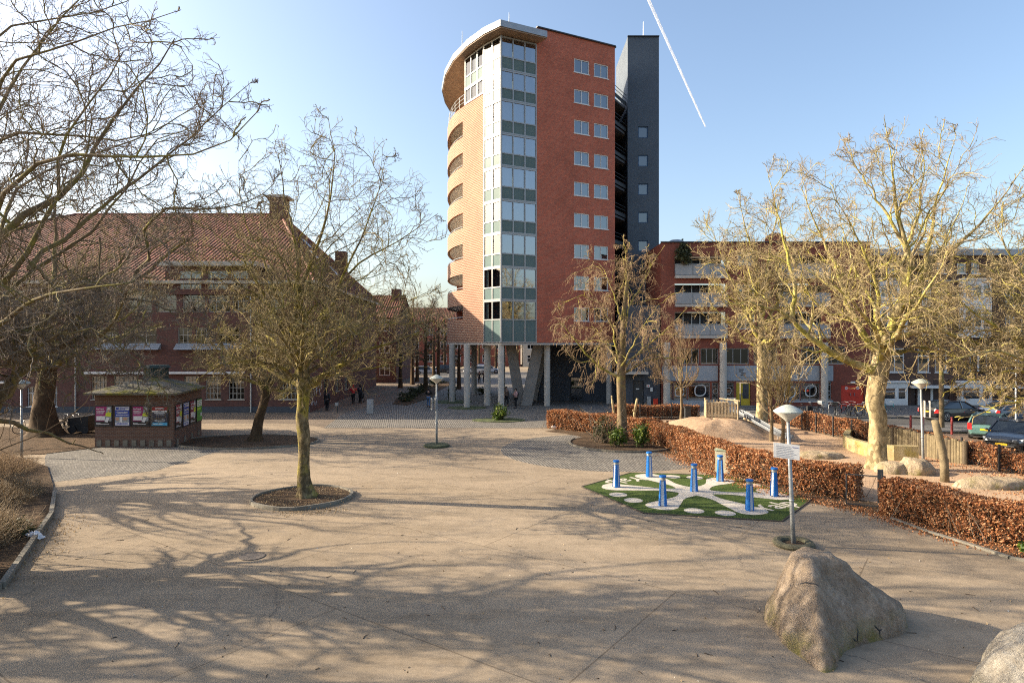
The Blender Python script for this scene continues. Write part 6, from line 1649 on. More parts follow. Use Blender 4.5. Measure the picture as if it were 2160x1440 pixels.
# ------------------------------------------------------------------ boulders
def rockmat(name, a, b, moss=.3):
    t = NT(name)
    col = t.ramp(t.noise(1.6, 8, .68), [(.3, a), (.5, tuple((p + q) / 2 for p, q in zip(a, b))), (.7, b)])
    col = t.mix(1, col, t.ramp(t.noise(22, 6, .8), [(.3, (.68,) * 3), (.5, (1, 1, 1)), (.7, (1.25,) * 3)]), 'MULTIPLY')
    st = t.noise(2, 6, .7, t.mapping("Object", scale=(4, 4, .6)))
    col = t.mix(.6, col, t.ramp(st, [(.35, (.6, .55, .5)), (.6, (1.1, 1.1, 1.1))]), 'MULTIPLY')
    gz = t.n("SeparateXYZ"); t.t.links.new(t.tc.outputs["Object"], gz.inputs[0])
    low = t.n("MapRange"); t.t.links.new(gz.outputs[2], low.inputs[0]); low.inputs[1].default_value = .05; low.inputs[2].default_value = .5; low.inputs[3].default_value = 1; low.inputs[4].default_value = 0
    m = t.mathn('MULTIPLY', low.outputs[0], t.ramp(t.noise(1.8, 5, .7, t.mapping("Object", loc=(1, 5, 2))), [(.5 - moss * .1, (0, 0, 0)), (.62, (.9,) * 3)]))
    col = t.mix(m, col, (.2, .18, .05))
    h = t.mathn('ADD', t.noise(5, 9, .7), t.mathn('MULTIPLY', t.noise(50, 4, .7), .25))
    t.bump(h, 1.0, .09)
    return t.fin(col, .9, 0, .2)
def boulder(name, label, outline, peak, prof, mat, n=96, m=40, amp=.05, seed=1, topf=.13):
    "outline: ground polygon (x,y) round the peak; prof(s)-> height fraction; s runs 0 at the foot to 1 on top"
    pk = Vector(peak)
    loc = Vector((pk.x, pk.y, 0))
    ol = [Vector((p[0], p[1])) for p in outline]
    ol = subdiv(ol)
    P = resample([(p.x, p.y, 0) for p in ol + [ol[0]]], n + 1)[:n]
    from mathutils import noise as mn
    V = []
    for j in range(m + 1):
        s = j / m
        for i in range(n):
            q = Vector((P[i][0], P[i][1]))
            top = Vector((pk.x, pk.y)) + (q - Vector((pk.x, pk.y))) * topf
            sh, zz = prof(s, i / n)
            v = q.lerp(top, sh)
            p3 = Vector((v.x - loc.x, v.y - loc.y, zz * pk.z))
            d = mn.fractal(p3 * 1.7 + Vector((seed * 3, 0, 0)), 1.0, 2.0, 4) * amp + mn.noise(p3 * .9 + Vector((0, seed, 0))) * amp * 1.4
            d += (abs(mn.noise(p3 * 2.6 + Vector((seed, 2, 5)))) - .3) * amp * -.9 + mn.fractal(p3 * 7, 1.0, 2.0, 3) * amp * .16
            out = Vector((v.x - pk.x, v.y - pk.y, .25)).normalized()
            f = min(1, s * 6 + .3)
            V.append(tuple(p3 + out * d * f))
    top = len(V); V.append((0, 0, pk.z * 1.01))
    mb = MB(); mb.v = V
    for j in range(m):
        for i in range(n):
            k = (i + 1) % n; mb.f.append((j * n + i, j * n + k, (j + 1) * n + k, (j + 1) * n + i))
    for i in range(n): mb.f.append((m * n + i, m * n + (i + 1) % n, top))
    o = mb.build(name, mat, None, True, loc)
    return tag(o, label, 'boulder')
ROCK = rockmat('play boulder stone', (.17, .13, .092), (.42, .335, .25), .6)
def prf(s, t):
    sh = s ** 1.02
    # steep foot, concave flank, broad rounded top
    k = max(0, 1 - abs(((t - .45 + .5) % 1) - .5) * 5.5)      # the right flank bulges low down and is hollow higher up
    zr = np.interp(s, (0, .04, .15, .35, .55, .75, .9, 1), (0, .2, .37, .5, .61, .78, .93, 1))
    zl = np.interp(s, (0, .05, .1, .3, .6, .85, 1), (0, .13, .17, .36, .66, .92, 1))
    z = zl * (1 - k) + zr * k
    return sh, z
ol = [gp(1640, 1338), gp(1652, 1360), gp(1692, 1387), gp(1718, 1408), gp(1738, 1421), gp(1766, 1414), gp(1774, 1378), gp(1810, 1360), gp(1860, 1349), gp(1912, 1338), gp(1914, 1315), (8.05, 13.9), (7.3, 14.5), (6.4, 14.6), (5.75, 14.2), (5.4, 13.7), (5.2, 13.2)]
BR = boulder('climbing_boulder', 'large brown climbing boulder with broad blunt peak and dark cracks', [tuple(p)[:2] for p in ol], (6.15, 13.3, 1.42), prf, ROCK, amp=.06, seed=2, topf=.25, n=150, m=64)
# cracks as thin black tubes sunk partly into the surface
def crack(parent, pix, Yg, r=.02):
    import mathutils
    from mathutils.bvhtree import BVHTree
    me = parent.data
    bv = BVHTree.FromPolygons([v.co + parent.location for v in me.vertices], [tuple(p.vertices) for p in me.polygons])
    o = Vector((0, 0, CAMZ)); pts = []
    for a, b in zip(pix[:-1], pix[1:]):
        for k in range(5):
            px, py = a[0] + (b[0] - a[0]) * k / 5, a[1] + (b[1] - a[1]) * k / 5
            hit = bv.ray_cast(o, (at(px, py, 10) - o).normalized())
            if hit[0] is not None: pts.append(hit[0] - hit[1].normalized() * r * .45 - parent.location)
    if len(pts) > 2:
        mb = MB(); mb.tube(pts, [r * (.35 + .65 * math.sin(math.pi * (i + .7) / (len(pts) + .4))) for i in range(len(pts))], 5); mb.build('crack', M['black'], parent)
crack(BR, [(1680, 1232), (1700, 1228), (1720, 1231), (1737, 1240)], 13); crack(BR, [(1811, 1360), (1808, 1345), (1810, 1330), (1806, 1318)], 12.5); crack(BR, [(1798, 1344), (1804, 1350), (1809, 1352)], 12.5)
crack(BR, [(1857, 1348), (1855, 1330), (1846, 1320), (1843, 1316)], 12.6); crack(BR, [(1855, 1330), (1861, 1325)], 12.6); crack(BR, [(1820, 1250), (1816, 1244), (1806, 1238)], 13, .008)
ROCK2 = rockmat('pale mossy boulder', (.26, .23, .185), (.42, .39, .33), .9)
def prf2(s, t): return s ** 1.3 * .93, 1 - (1 - s) ** 1.9
boulder('climbing_boulder', 'pale mossy boulder cut off by the lower right corner', [(7.35, 10.4), (7.2, 10.0), (7.5, 9.3), (8.6, 8.9), (9.8, 9.2), (10.2, 10.2), (9.9, 11.2), (9.0, 11.7), (8.2, 11.3)], (8.85, 10.6, 1.0), prf2, ROCK2, amp=.06, seed=5)
SAND2 = rockmat('sandstone boulder', (.33, .26, .175), (.47, .38, .27), .2)
for lab, c, rx, ry, h, sd_ in (('low rounded sandstone boulder in front of the pale plane', gp(1905, 1001), .95, .6, .42, 7), ('blocky sandstone boulder right of the low rounded one', gp(1947, 1003), .75, .6, .62, 8), ('flat sandstone slab beyond the hedge behind the white notice', gp(1738, 968), 1.3, .7, .3, 9), ('long flat sandstone ledge behind the near hedge at the right edge', gp(2110, 1032), 1.6, .7, .35, 10), ('flat tilted stone left of the sandstone ledge', gp(2085, 1028), .6, .4, .3, 11)):
    boulder('sandstone_boulder', lab, [(c.x + rx * math.cos(t), c.y + .5 + ry * math.sin(t)) for t in np.linspace(0, 2 * math.pi, 15)[:-1]], (c.x, c.y + .5, h), lambda s, t: (s ** 1.5 * .8, 1 - (1 - s) ** 2.4), SAND2, 40, 14, .09, sd_)
# ------------------------------------------------------------------ playground
mo = MB(); mc = Vector((12.7, 40.6))
NR, NA = 14, 40
def mz(r): return .95 * (1 - smoothstep(.25, 1, r)) - .03 * r
for i in range(NR):
    for k in range(NA):
        def q(i, k):
            r = i / NR; t = 2 * math.pi * k / NA; w = 1 + .1 * math.sin(2 * t + 1) + .05 * math.sin(5 * t)
            return (4.4 * r * w * math.cos(t), 4.2 * r * w * math.sin(t), mz(r) + .02 * math.sin(9 * t + i))
        mo.quad(q(i, k), q(i + 1, k), q(i + 1, k + 1), q(i, k + 1))
tag(mo.build('sand_mound', M['sand'], None, True, (mc.x, mc.y, 0)), kind='structure')
# wooden play platform
pf = thing('play_platform', 'weathered wooden play platform with paling sides on the sand mound', 'play platform', (13.7, 41.3, 0), R(-14))
def pole(mb, x, y, z0, z1, r=.055): mb.tube([(x, y, z0), (x + rnd.uniform(-.02, .02), y + rnd.uniform(-.02, .02), z1)], [r, r * .85], 8)
xs, ys_ = (-1.15, .75), (-.8, .8)
ZB, ZT = .98, 1.95
for x in xs:
    for y in ys_:
        mb = MB(); pole(mb, x, y, .2, ZT + .12, .075); mb.build('corner_post', M['wood'], pf)
mb = MB(); mb.box(-1.2, .8, -.85, .85, ZB, ZB + .07); mb.build('deck', M['wood'], pf)
def pal(x0, y0, x1, y1, n, z0=ZB + .05, z1=ZT):
    for i in range(n):
        f = (i + .5) / n
        x, y = x0 + (x1 - x0) * f, y0 + (y1 - y0) * f
        m2 = MB(); d = Vector((x1 - x0, y1 - y0, 0)).normalized() * .055
        h = z1 + rnd.uniform(-.06, .02); t = rnd.uniform(-.015, .015)
        m2.hexa([(x - d.x, y - d.y - .02, z0), (x + d.x, y + d.y - .02, z0), (x + d.x, y + d.y + .02, z0), (x - d.x, y - d.y + .02, z0), (x - d.x * .9 + t, y - d.y - .02, h), (x + d.x * .9 + t, y + d.y - .02, h), (x + d.x * .9 + t, y + d.y + .02, h), (x - d.x * .9 + t, y - d.y + .02, h)])
        m2.build('paling', M['wood'], pf)
pal(-1.1, -.84, .7, -.84, 9); pal(.79, -.8, .79, -.25, 3); pal(-1.18, -.75, -1.18, .75, 7); pal(-1.1, .84, .7, .84, 9)
for a, b in (((-1.2, -.8, ZB + .25), (.8, -.8, ZB + .2)), ((-1.2, -.8, ZT - .15), (.8, -.8, ZT - .2)), ((-.3, .0, ZT + .16), (.9, -.55, ZT + .08)), ((.78, -.8, ZT - .2), (.78, .8, ZT - .1)), ((-1.2, .8, ZT - .2), (.8, .8, ZT - .15))):
    mb = MB(); mb.tube([a, b], .05, 8); mb.build('rail', M['wood'], pf)
# slide
sl = thing('slide', 'stainless steel slide running down the sand mound from the play platform', 'slide', (14.4, 41.5, 0))
path = [Vector((.0, .3, 1.25)), Vector((.35, .0, 1.2)), Vector((.8, -1.0, .85)), Vector((1.35, -3.2, .34)), Vector((1.5, -3.9, .24)), Vector((1.62, -4.6, .22))]
path = [Vector(p) for p in resample(path, 18)]
mb = MB(); rl = MB()
for a, b in zip(path[:-1], path[1:]):
    d = (b - a).normalized(); s = d.cross(Vector((0, 0, 1))).normalized() * .25
    mb.quad(a - s, b - s, b + s, a + s)
    for k in (-1, 1):
        mb.quad(a + s * k, b + s * k, b + s * k + Vector((0, 0, .16)), a + s * k + Vector((0, 0, .16)))
for k in (-1, 1):
    pts = []
    for i, a in enumerate(path):
        d = (path[min(i + 1, 17)] - path[max(i - 1, 0)]).normalized(); s = d.cross(Vector((0, 0, 1))).normalized() * .25
        pts.append(a + s * k + Vector((0, 0, .16)))
    rl.tube(pts, .022, 8)
mb.build('chute', M['steel'], sl); rl.build('side_rail', M['steel'], sl)
mb = MB(); mb.hexa([(-.3, .1, 1.2), (.35, .1, 1.2), (.35, .16, 1.2), (-.3, .16, 1.2), (-.25, .5, 2.1), (.3, .5, 2.1), (.3, .56, 2.1), (-.25, .56, 2.1)]); mb.build('entry_panel', M['galv'], sl)
mb = MB(); mb.cyl((1.4, -3.5, 0), (1.4, -3.5, .3), .03, n=8); mb.cyl((.9, -1.3, .3), (.9, -1.3, .74), .03, n=8); mb.build('support_post', M['galv'], sl)
for i, (px, py, h) in enumerate(((1571, 894, .45), (1580, 897, .5), (1586, 895, .62), (1601, 901, .3))):
    mb = MB(); pole(mb, 0, 0, -.05, h, .12); tag(mb.build('log_stump', M['wood'], None, False, gp(px, py)), ['short log stump at the left of the stump row behind the slide', 'second log stump in the row behind the slide', 'tallest log stump in the row behind the slide', 'low log stump nearest the pale plane trunk'][i], 'log stump', 'log stumps behind the slide')
for i, (px, py) in enumerate(((1408, 893), (1413, 899), (1419, 896), (1424, 895))):
    mb = MB(); pole(mb, 0, 0, -.05, .2 + .06 * (i % 2), .1); tag(mb.build('log_stump', CORE, None, False, gp(px, py)), 'small dark log stump in the sand left of the mound', 'log stump', 'small dark stumps in the sand')
for i, (px, py, pt, w) in enumerate(((1294, 893, 834, .09), (1340, 892, 840, .11))):
    p = gp(px, py); h = (py - pt) * p.y / FPX
    mb = MB(); mb.tube([(0, 0, -.1), (.06 - .12 * i, 0, h * .35), (-.06 + .1 * i, 0, h * .7), (-.12 + .26 * i, 0, h)], [w, w * .9, w * .85, w * .75], 9)
    if i: mb.tube([(-.05, 0, h * .55), (-.22, -.05, h * .5)], [.05, .04], 6)
    tag(mb.build('bent_pole', BK_PALE, None, True, p), ['crooked bare pole behind the hedge, left of the drooping tree', 'crooked bare pole with a stub behind the hedge, right of the drooping tree'][i], 'wooden pole')
p = gp(1993, 1016)
mb = MB(); mb.tube([(0, 0, -.1), (-.02, 0, .7), (-.1, 0, 1.3), (-.3, 0, 2.1), (-.42, 0, 2.55)], [.17, .16, .15, .15, .13], 12)
tag(mb.build('leaning_pole', pbr('stripped mossy log', (.17, .135, .08), .9, .35, 3, .6, 14), None, True, p), 'thick leaning stripped log pole beside the right lamp', 'wooden pole')
# curved low wall
wl_ = MB(); wp = [gp(1935, 972), gp(1880, 970), gp(1830, 962), gp(1795, 950), gp(1784, 940), gp(1790, 928), gp(1815, 922), gp(1832, 924)]
wp = [Vector(q) for q in resample(wp, 30)]
for a, b in zip(wp[:-1], wp[1:]):
    i = wp.index(a)
    def off(i):
        d = (wp[min(i + 1, 29)] - wp[max(i - 1, 0)]).normalized(); return Vector((-d.y, d.x, 0)) * .16
    o0, o1 = off(i), off(i + 1); h0 = .74 - .006 * i; 
    wl_.hexa([a - o0, a + o0, b + o1, b - o1, a - o0 + Vector((0, 0, h0)), a + o0 + Vector((0, 0, h0)), b + o1 + Vector((0, 0, h0 - .006)), b - o1 + Vector((0, 0, h0 - .006))])
def wallmat():
    t = NT('sand coloured rough render')
    col = t.ramp(t.noise(1.2, 7, .7), [(.3, (.25, .19, .095)), (.5, (.36, .285, .15)), (.7, (.42, .36, .22))])
    col = t.mix(t.ramp(t.noise(1.6, 6, .75, t.mapping("Object", loc=(5, 2, 0))), [(.5, (0, 0, 0)), (.62, (.75,) * 3)]), col, (.3, .24, .06))
    t.bump(t.noise(12, 6, .7), .5, .03)
    return t.fin(col, .9, 0, .15)
tag(wl_.build('curved_wall', wallmat()), 'low curved sand coloured wall behind the big pale plane', 'low wall')
# log palisade
pls = thing('log_palisade', 'curved palisade of upright split logs in front of the far hedge', 'palisade', (21.5, 33, 0))
pp = [Vector(q) for q in resample([gp(1872, 948, 0), gp(1905, 952), gp(1950, 962), gp(1990, 972), gp(2036, 980)], 33)]
LOGM = [pbr('split log wood %d' % i, c, .85, .3, 3, .5, 16) for i, c in enumerate(((.13, .1, .06), (.165, .13, .075), (.085, .065, .042)))]
r9 = random.Random(9)
for i, q in enumerate(pp):
    h = 1.24 + r9.uniform(-.06, .05) - .004 * i; r = .105 + r9.uniform(-.015, .015)
    mb = MB(); mb.tube([(q.x - 21.5, q.y - 33, -.05), (q.x - 21.5 + r9.uniform(-.02, .02), q.y - 33, h)], [r, r * .95], 9); mb.build('log', LOGM[i % 3 if r9.random() < .6 else 1], pls)
# mesh fence along the far hedges and gate
def fence(label, pts, h=1.15, step=2.0):
    o = thing('mesh_fence', label, 'fence', (pts[0][0], pts[0][1], 0)); b = Vector((pts[0][0], pts[0][1], 0))
    me_ = MB()
    for a, c in zip(pts[:-1], pts[1:]):
        a, c = Vector((*a, 0)) - b, Vector((*c, 0)) - b
        n = max(1, round((c - a).length / step))
        for i in range(n):
            q = a.lerp(c, i / n); m2 = MB(); m2.box(q.x - .035, q.x + .035, q.y - .035, q.y + .035, 0, h + .08); m2.build('post', M['dkmetal'], o)
        for k in range(10): me_.tube([a + Vector((0, 0, .06 + k * (h - .1) / 9)), c + Vector((0, 0, .06 + k * (h - .1) / 9))], .003, 3, False)
        L_ = (c - a).length
        for i in range(int(L_ / .1)):
            q = a.lerp(c, i * .1 / L_); me_.tube([q + Vector((0, 0, .05)), q + Vector((0, 0, h - .03))], .0025, 3, False)
    me_.build('wire_mesh', M['dkmetal'], o)
    return o
fence('dark wire mesh fence in front of the far hedge by the bicycles', [(18.4, 46.2), (18.8, 43.5), (19.25, 40.5), (19.9, 37.5), (20.35, 35.0)])
fence('dark wire mesh fence right of the log palisade', [(21.5, 30.6), (21.7, 28.5), (22.0, 26.6), (22.4, 24.9), (23.1, 22.9)])
fence('dark wire mesh fence along the grey school wall', [(9.5, 47.5), (14.2, 47.6)])
gt = thing('gate', 'black steel gate post and mesh leaf in the gap between the two hedges', 'gate', gp(1857, 1073), R(65))
mb = MB(); mb.box(-.085, .085, -.085, .085, 0, 1.36); mb.build('post', M['dkmetal'], gt)
mb = MB(); mb.box(-.05, .05, -.16, -.062, .78, 1.15); mb.build('lock_box', M['black'], gt)
mb = MB()
for k in range(7): mb.tube([(0, .08, .12 + k * .16), (0, 1.05, .12 + k * .16)], .0025, 4, False)
for k in range(9): mb.tube([(0, .08 + k * .12, .1), (0, .08 + k * .12, 1.1)], .0025, 4, False)
mb.bar((0, .08, .08), (0, 1.05, .08), .04); mb.bar((0, .08, 1.12), (0, 1.05, 1.12), .04); mb.bar((0, 1.05, .08), (0, 1.05, 1.14), .04); mb.build('mesh_leaf', M['dkmetal'], gt)

# bins, pillars, posts
c = gp(1450, 889)
mb = MB(); o = thing('litter_bin', 'dark litter bin post to the left of the play platform', 'litter bin', c)
mb.box(-.2, .2, -.2, .2, 0, 1.0); mb.build('body', M['dkmetal'], o); mb = MB(); mb.box(-.24, .3, -.22, .22, 1.002, 1.1); mb.build('lid', M['black'], o)
c = gp(781, 872); o = thing('info_pillar', 'pale grey metal information pillar by the street planting', 'pillar', c)
mb = MB(); mb.box(-.25, .25, -.12, .12, 0, 1.15); mb.build('body', M['galv'], o); mb = MB(); mb.box(-.12, .08, -.126, -.121, .75, 1.05); mb.build('print', pr, o)
c = gp(711, 871); o = thing('litter_post', 'small dark post with a bag holder at the corner of the planted strip', 'post', c)
mb = MB(); mb.cyl((0, 0, 0), (0, 0, .9), .05, n=10); mb.build('post', M['dkmetal'], o); mb = MB(); mb.box(-.15, .1, -.1, .1, .6, .85); mb.build('holder', M['galv'], o)
for i, (px, py, pt, Yl) in enumerate(((1921, 908, 880, 'red'), (1947, 912, 888, 'red'), (2008, 912, 888, 'red'))):
    c = gp(px, py, .12); mb = MB(); mb.lathe([(.07, -.1), (.07, .75), (.055, .8), (.055, .86), (.07, .9), (.06, .98), (0, 1.0)], (0, 0, 0), 12, False)
    tag(mb.build('bollard', pbr('wine red bollard', (.2, .03, .03), .5, .15, 3), None, False, c), ['red bollard at the left end of the traffic island', 'red bollard right behind the right lamp post', 'red bollard to the right of the slim island tree'][i], 'bollard', 'red bollards on the traffic island')
mb = MB(); mb.cyl((0, 0, 0), (0, 0, 4.6), .05, .045, 10); tag(mb.build('sign_post', M['white'], None, False, gp(2143, 905)), 'thin white post standing behind the dark parked car', 'post')

# ------------------------------------------------------------------ cars
M['carglass'] = pbr('car glass', (.015, .02, .025), .06, .1, 1, spec=.9, fine=0)
M['rim'] = pbr('alloy rim', (.45, .45, .46), .3, .08, 4, metal=.8)
M['plate'] = pbr('yellow number plate', (.75, .48, .02), .5, .04, 3, fine=0)
M['tail'] = pbr('red tail lamp', (.45, .015, .015), .2, .1, 3, spec=.8)
M['headl'] = pbr('headlamp glass', (.6, .63, .65), .12, .06, 3, spec=.9)
def carpaint(name, c):
    m = pbr(name, c, .32, .06, 1, metal=.15, spec=.6, fine=.03)
    b = m.node_tree.nodes["Principled BSDF"]; b.inputs["Coat Weight"].default_value = .8; b.inputs["Coat Roughness"].default_value = .06
    return m
def car(label, paint, pos, rz, kind='estate', Lc=4.6, Wc=1.8, Hc=1.45, group='parked cars'):
    "x forward, built from cross-sections; kind shapes the greenhouse"
    o = thing('parked_car', label, 'car', pos, rz, group)
    W2 = Wc / 2
    hl = Lc / 2
    # stations: x, belt height, width factor, lower edge
    st = [(-hl, .72, .80, .42), (-hl + .06, .86, .88, .34), (-hl + .35, .92, .97, .26), (-hl * .55, .93, 1, .22), (0, .93, 1, .21), (hl * .42, .91, 1, .22), (hl * .62, .86, .98, .24), (hl * .85, .76, .93, .26), (hl - .06, .64, .82, .3), (hl, .52, .74, .4)]
    if kind == 'sedan': st[0] = (-hl, .78, .78, .42); st[1] = (-hl + .06, .95, .88, .34)
    mb = MB(); rings = []
    for x, zb, wf, zl in st:
        w = W2 * wf
        ring = [(x, -w * .9, zl), (x, -w, zl + .14), (x, -w * 1.0, (zl + zb) / 2 + .05), (x, -w * .96, zb - .03), (x, -w * .86, zb + .02), (x, 0, zb + .05), (x, w * .86, zb + .02), (x, w * .96, zb - .03), (x, w, (zl + zb) / 2 + .05), (x, w, zl + .14), (x, w * .9, zl)]
        rings.append(ring)
    for a, b in zip(rings[:-1], rings[1:]):
        for i in range(len(a) - 1): mb.quad(a[i], a[i + 1], b[i + 1], b[i])
        mb.quad(a[-1], a[0], b[0], b[-1])
    mb.poly(rings[0]); mb.poly(rings[-1][::-1])
    # roof and pillars
    if kind == 'estate': gh = [(-hl + .14, .93), (-hl + .42, Hc - .03), (-.2, Hc), (.35, Hc - .03), (hl * .5, .93)]
    elif kind == 'suv': gh = [(-hl + .2, .93), (-hl + .75, Hc - .04), (-.15, Hc), (.3, Hc - .04), (hl * .46, .93)]
    else: gh = [(-hl + .35, .95), (-hl + 1.25, Hc - .04), (-.25, Hc), (.3, Hc - .04), (hl * .46, .92)]
    top = [(x, W2 * (.94 if z < 1 else .74), z) for x, z in gh]
    for (x0, w0, z0), (x1, w1, z1) in zip(top[1:3], top[2:4]): mb.quad((x0, -w0, z0), (x1, -w1, z1), (x1, w1, z1), (x0, w0, z0))
    P = [Vector((x, 0, z)) for x, w, z in top]
    for s in (-1, 1):
        for i, j in ((0, 1), (3, 4)):
            a, b = top[i], top[j]
            mb.bar((a[0], s * a[1], a[2]), (b[0], s * b[1], b[2]), .09, .07)
        mb.tube([(x, s * w, z) for x, w, z in top[1:4]], .045, 6)
        mb.bar((-.1, s * W2 * .93, .93), (-.15, s * W2 * .75, Hc - .03), .08, .05)
    body = mb.build('body', paint, o, True)
    body.data.polygons.foreach_set("use_smooth", [True] * len(body.data.polygons))
    md = body.modifiers.new('edges', 'EDGE_SPLIT'); md.split_angle = R(32)
    def glass(nm, pts): m2 = MB(); m2.poly(pts); m2.build(nm, M['carglass'], o)
    a, b, c, d, e = top
    glass('rear_window', [(a[0] + .03, -a[1] * .93, a[2] + .02), (b[0] + .01, -b[1] * .95, b[2] - .02), (b[0] + .01, b[1] * .95, b[2] - .02), (a[0] + .03, a[1] * .93, a[2] + .02)])
    glass('windscreen', [(e[0] - .03, -e[1] * .93, e[2] + .02), (e[0] - .03, e[1] * .93, e[2] + .02), (d[0] - .01, d[1] * .95, d[2] - .02), (d[0] - .01, -d[1] * .95, d[2] - .02)])
    for s in (-1, 1):
        glass('side_window', [(a[0] + .1, s * a[1] * .975, a[2]), (-.12, s * W2 * .92, .93), (-.16, s * W2 * .74, Hc - .03), (b[0], s * b[1] * .985, b[2] - .03)])
        glass('side_window', [(-.08, s * W2 * .92, .93), (e[0] - .12, s * e[1] * .97, e[2]), (d[0], s * d[1] * .985, d[2] - .02), (-.12, s * W2 * .74, Hc - .03)])
    for x in (-hl + .85, hl - .88):
        for s in (-1, 1):
            y = s * (W2 - .09)
            m2 = MB(); ring = []
            prof = [(.2, -.1), (.31, -.11), (.335, -.06), (.335, .06), (.31, .11), (.2, .1)]
            n = 22; base = 0
            for r, yy in prof:
                for k in range(n): t = 2 * math.pi * k / n; m2.v.append((x + r * math.cos(t), y + yy, .335 + r * math.sin(t)))
            for q in range(5):
                for k in range(n): l = (k + 1) % n; m2.f.append((q * n + k, q * n + l, q * n + n + l, q * n + n + k))
            wh = m2.build('wheel', M['black'], o, True)
            m2 = MB(); yo = y + s * .095
            for k in range(5):
                t = 2 * math.pi * k / 5 + .3
                for dt in (-.16, .16): m2.bar((x + .05 * math.cos(t), yo, .335 + .05 * math.sin(t)), (x + .21 * math.cos(t + dt), yo - s * .01, .335 + .21 * math.sin(t + dt)), .035, .02, up=(0, 1, 0))
            for k in range(20):
                t0, t1 = 2 * math.pi * k / 20, 2 * math.pi * (k + 1) / 20
                m2.bar((x + .215 * math.cos(t0), yo, .335 + .215 * math.sin(t0)), (x + .215 * math.cos(t1), yo, .335 + .215 * math.sin(t1)), .03, .03, up=(0, 1, 0))
            m2.build('rim', M['rim'], wh)
            m2 = MB()
            for k in range(9):
                t0, t1 = math.pi * k / 9 - .05, math.pi * (k + 1) / 9 - .05
                yy = s * (W2 + .004)
                m2.quad((x + .345 * math.cos(t0), yy, .335 + .345 * math.sin(t0)), (x + .345 * math.cos(t1), yy, .335 + .345 * math.sin(t1)), (x + .4 * math.cos(t1), yy, .335 + .4 * math.sin(t1)), (x + .4 * math.cos(t0), yy, .335 + .4 * math.sin(t0)))
            m2.build('wheel_arch', M['black'], o)
    for s in (-1, 1):
        m2 = MB(); m2.hexa([(hl - .3, s * W2 * .72, .62), (hl - .12, s * W2 * .5, .58), (hl - .1, s * W2 * .5, .62), (hl - .28, s * W2 * .74, .66), (hl - .32, s * W2 * .9, .68), (hl - .1, s * W2 * .5, .66), (hl - .12, s * W2 * .5, .7), (hl - .36, s * W2 * .88, .74)])
        m2 = MB(); m2.poly([(hl - .02, s * W2 * .5, .58), (hl - .03, s * W2 * .5, .67), (hl - .3, s * W2 * .95, .74), (hl - .22, s * W2 * .93, .63)]); m2.build('headlight', M['headl'], o)
        m2 = MB(); hz = 1.0 if kind == 'estate' else .88
        m2.hexa([(-hl - .015, s * W2 * .72, .62), (-hl + .2, s * W2 * .985, .62), (-hl + .2, s * W2 * .985, hz), (-hl + .04, s * W2 * .76, hz), (-hl - .02, s * W2 * .84, .62), (-hl + .1, s * W2 * 1.0, .62), (-hl + .12, s * W2 * .98, hz), (-hl + .02, s * W2 * .86, hz)]); m2.build('taillight', M['tail'], o)
        m2 = MB(); m2.ball((hl * .38, s * (W2 + .09), .98), .09, 10, (.7, 1, .7)); m2.build('mirror', paint, o, True)
        for xh in (-.55, .45): m2 = MB(); m2.bar((xh, s * (W2 + .005), .8), (xh + .2, s * (W2 + .005), .8), .025, .03); m2.build('handle', M['rim'], o)
    m2 = MB(); m2.box(hl + .003, hl + .02, -.26, .26, .36, .47); m2.build('number_plate', M['plate'], o)
    m2 = MB(); m2.box(-hl - .025, -hl - .004, -.26, .26, .6 if kind != 'sedan' else .62, .71 if kind != 'sedan' else .73); m2.build('number_plate', M['plate'], o)
    m2 = MB(); m2.poly([(hl + .002, -.36, .5), (hl + .002, .36, .5), (hl - .035, .42, .62), (hl - .035, -.42, .62)]); m2.build('grille', M['black'], o)
    m2 = MB(); m2.bar((hl - .01, -.55, .345), (hl - .01, .55, .345), .05, .03); m2.build('bumper_trim', M['rim'], o)
    m2 = MB(); m2.box(-hl + .2, hl - .25, -W2 * .85, W2 * .85, .16, .3); m2.build('underbody', M['black'], o)
    return o
TEAL = carpaint('grey green car paint', (.1, .2, .19)); BLK = carpaint('black car paint', (.008, .009, .012)); BLK2 = carpaint('very dark grey car paint', (.02, .022, .026)); SILV = carpaint('silver car paint', (.42, .44, .47)); REDC = carpaint('dark red car paint', (.2, .02, .02)); BLUC = carpaint('blue grey car paint', (.07, .1, .16)); WHTC = carpaint('white car paint', (.6, .6, .6))
c = gp(2079, 938); car('grey green estate car parked with its back to the square', TEAL, (xx(2079, 37.2) + 1.6, 39.0, .008), R(48), 'estate', 4.6, 1.78, 1.46)
car('very dark car nosing out beside the grey green estate', BLK2, (xx(2130, 33.6) + 1.3, 35.0, .008), R(-141), 'suv', 4.6, 1.85, 1.5)
car('black saloon parked behind the slim island tree', BLK, (xx(2015, 47.2), 47.4, .006), R(12), 'sedan', 4.7, 1.82, 1.43)
car('dark red tailed car behind the grey green estate', BLUC, (xx(2150, 46.2), 46.6, .006), R(8), 'sedan', 4.5, 1.8, 1.45)
for i, (px, Y, rz, p, k, lab) in enumerate(((900, 112, 5, SILV, 'suv', 'silver car far down the street left of the columns'), (1004, 114, 170, SILV, 'estate', 'silver car far down the street between the first columns'), (1030, 117, 8, WHTC, 'estate', 'white car far down the street behind the second column'), (1010, 120.5, 175, BLUC, 'suv', 'blue grey car farthest down the street between the columns'), (930, 117, 182, BLK2, 'suv', 'dark car far down the street beside the silver one'))):
    car(lab, p, (xx(px, Y), Y, .004), R(rz), k, 4.4, 1.75, 1.5, 'cars parked along the far street')

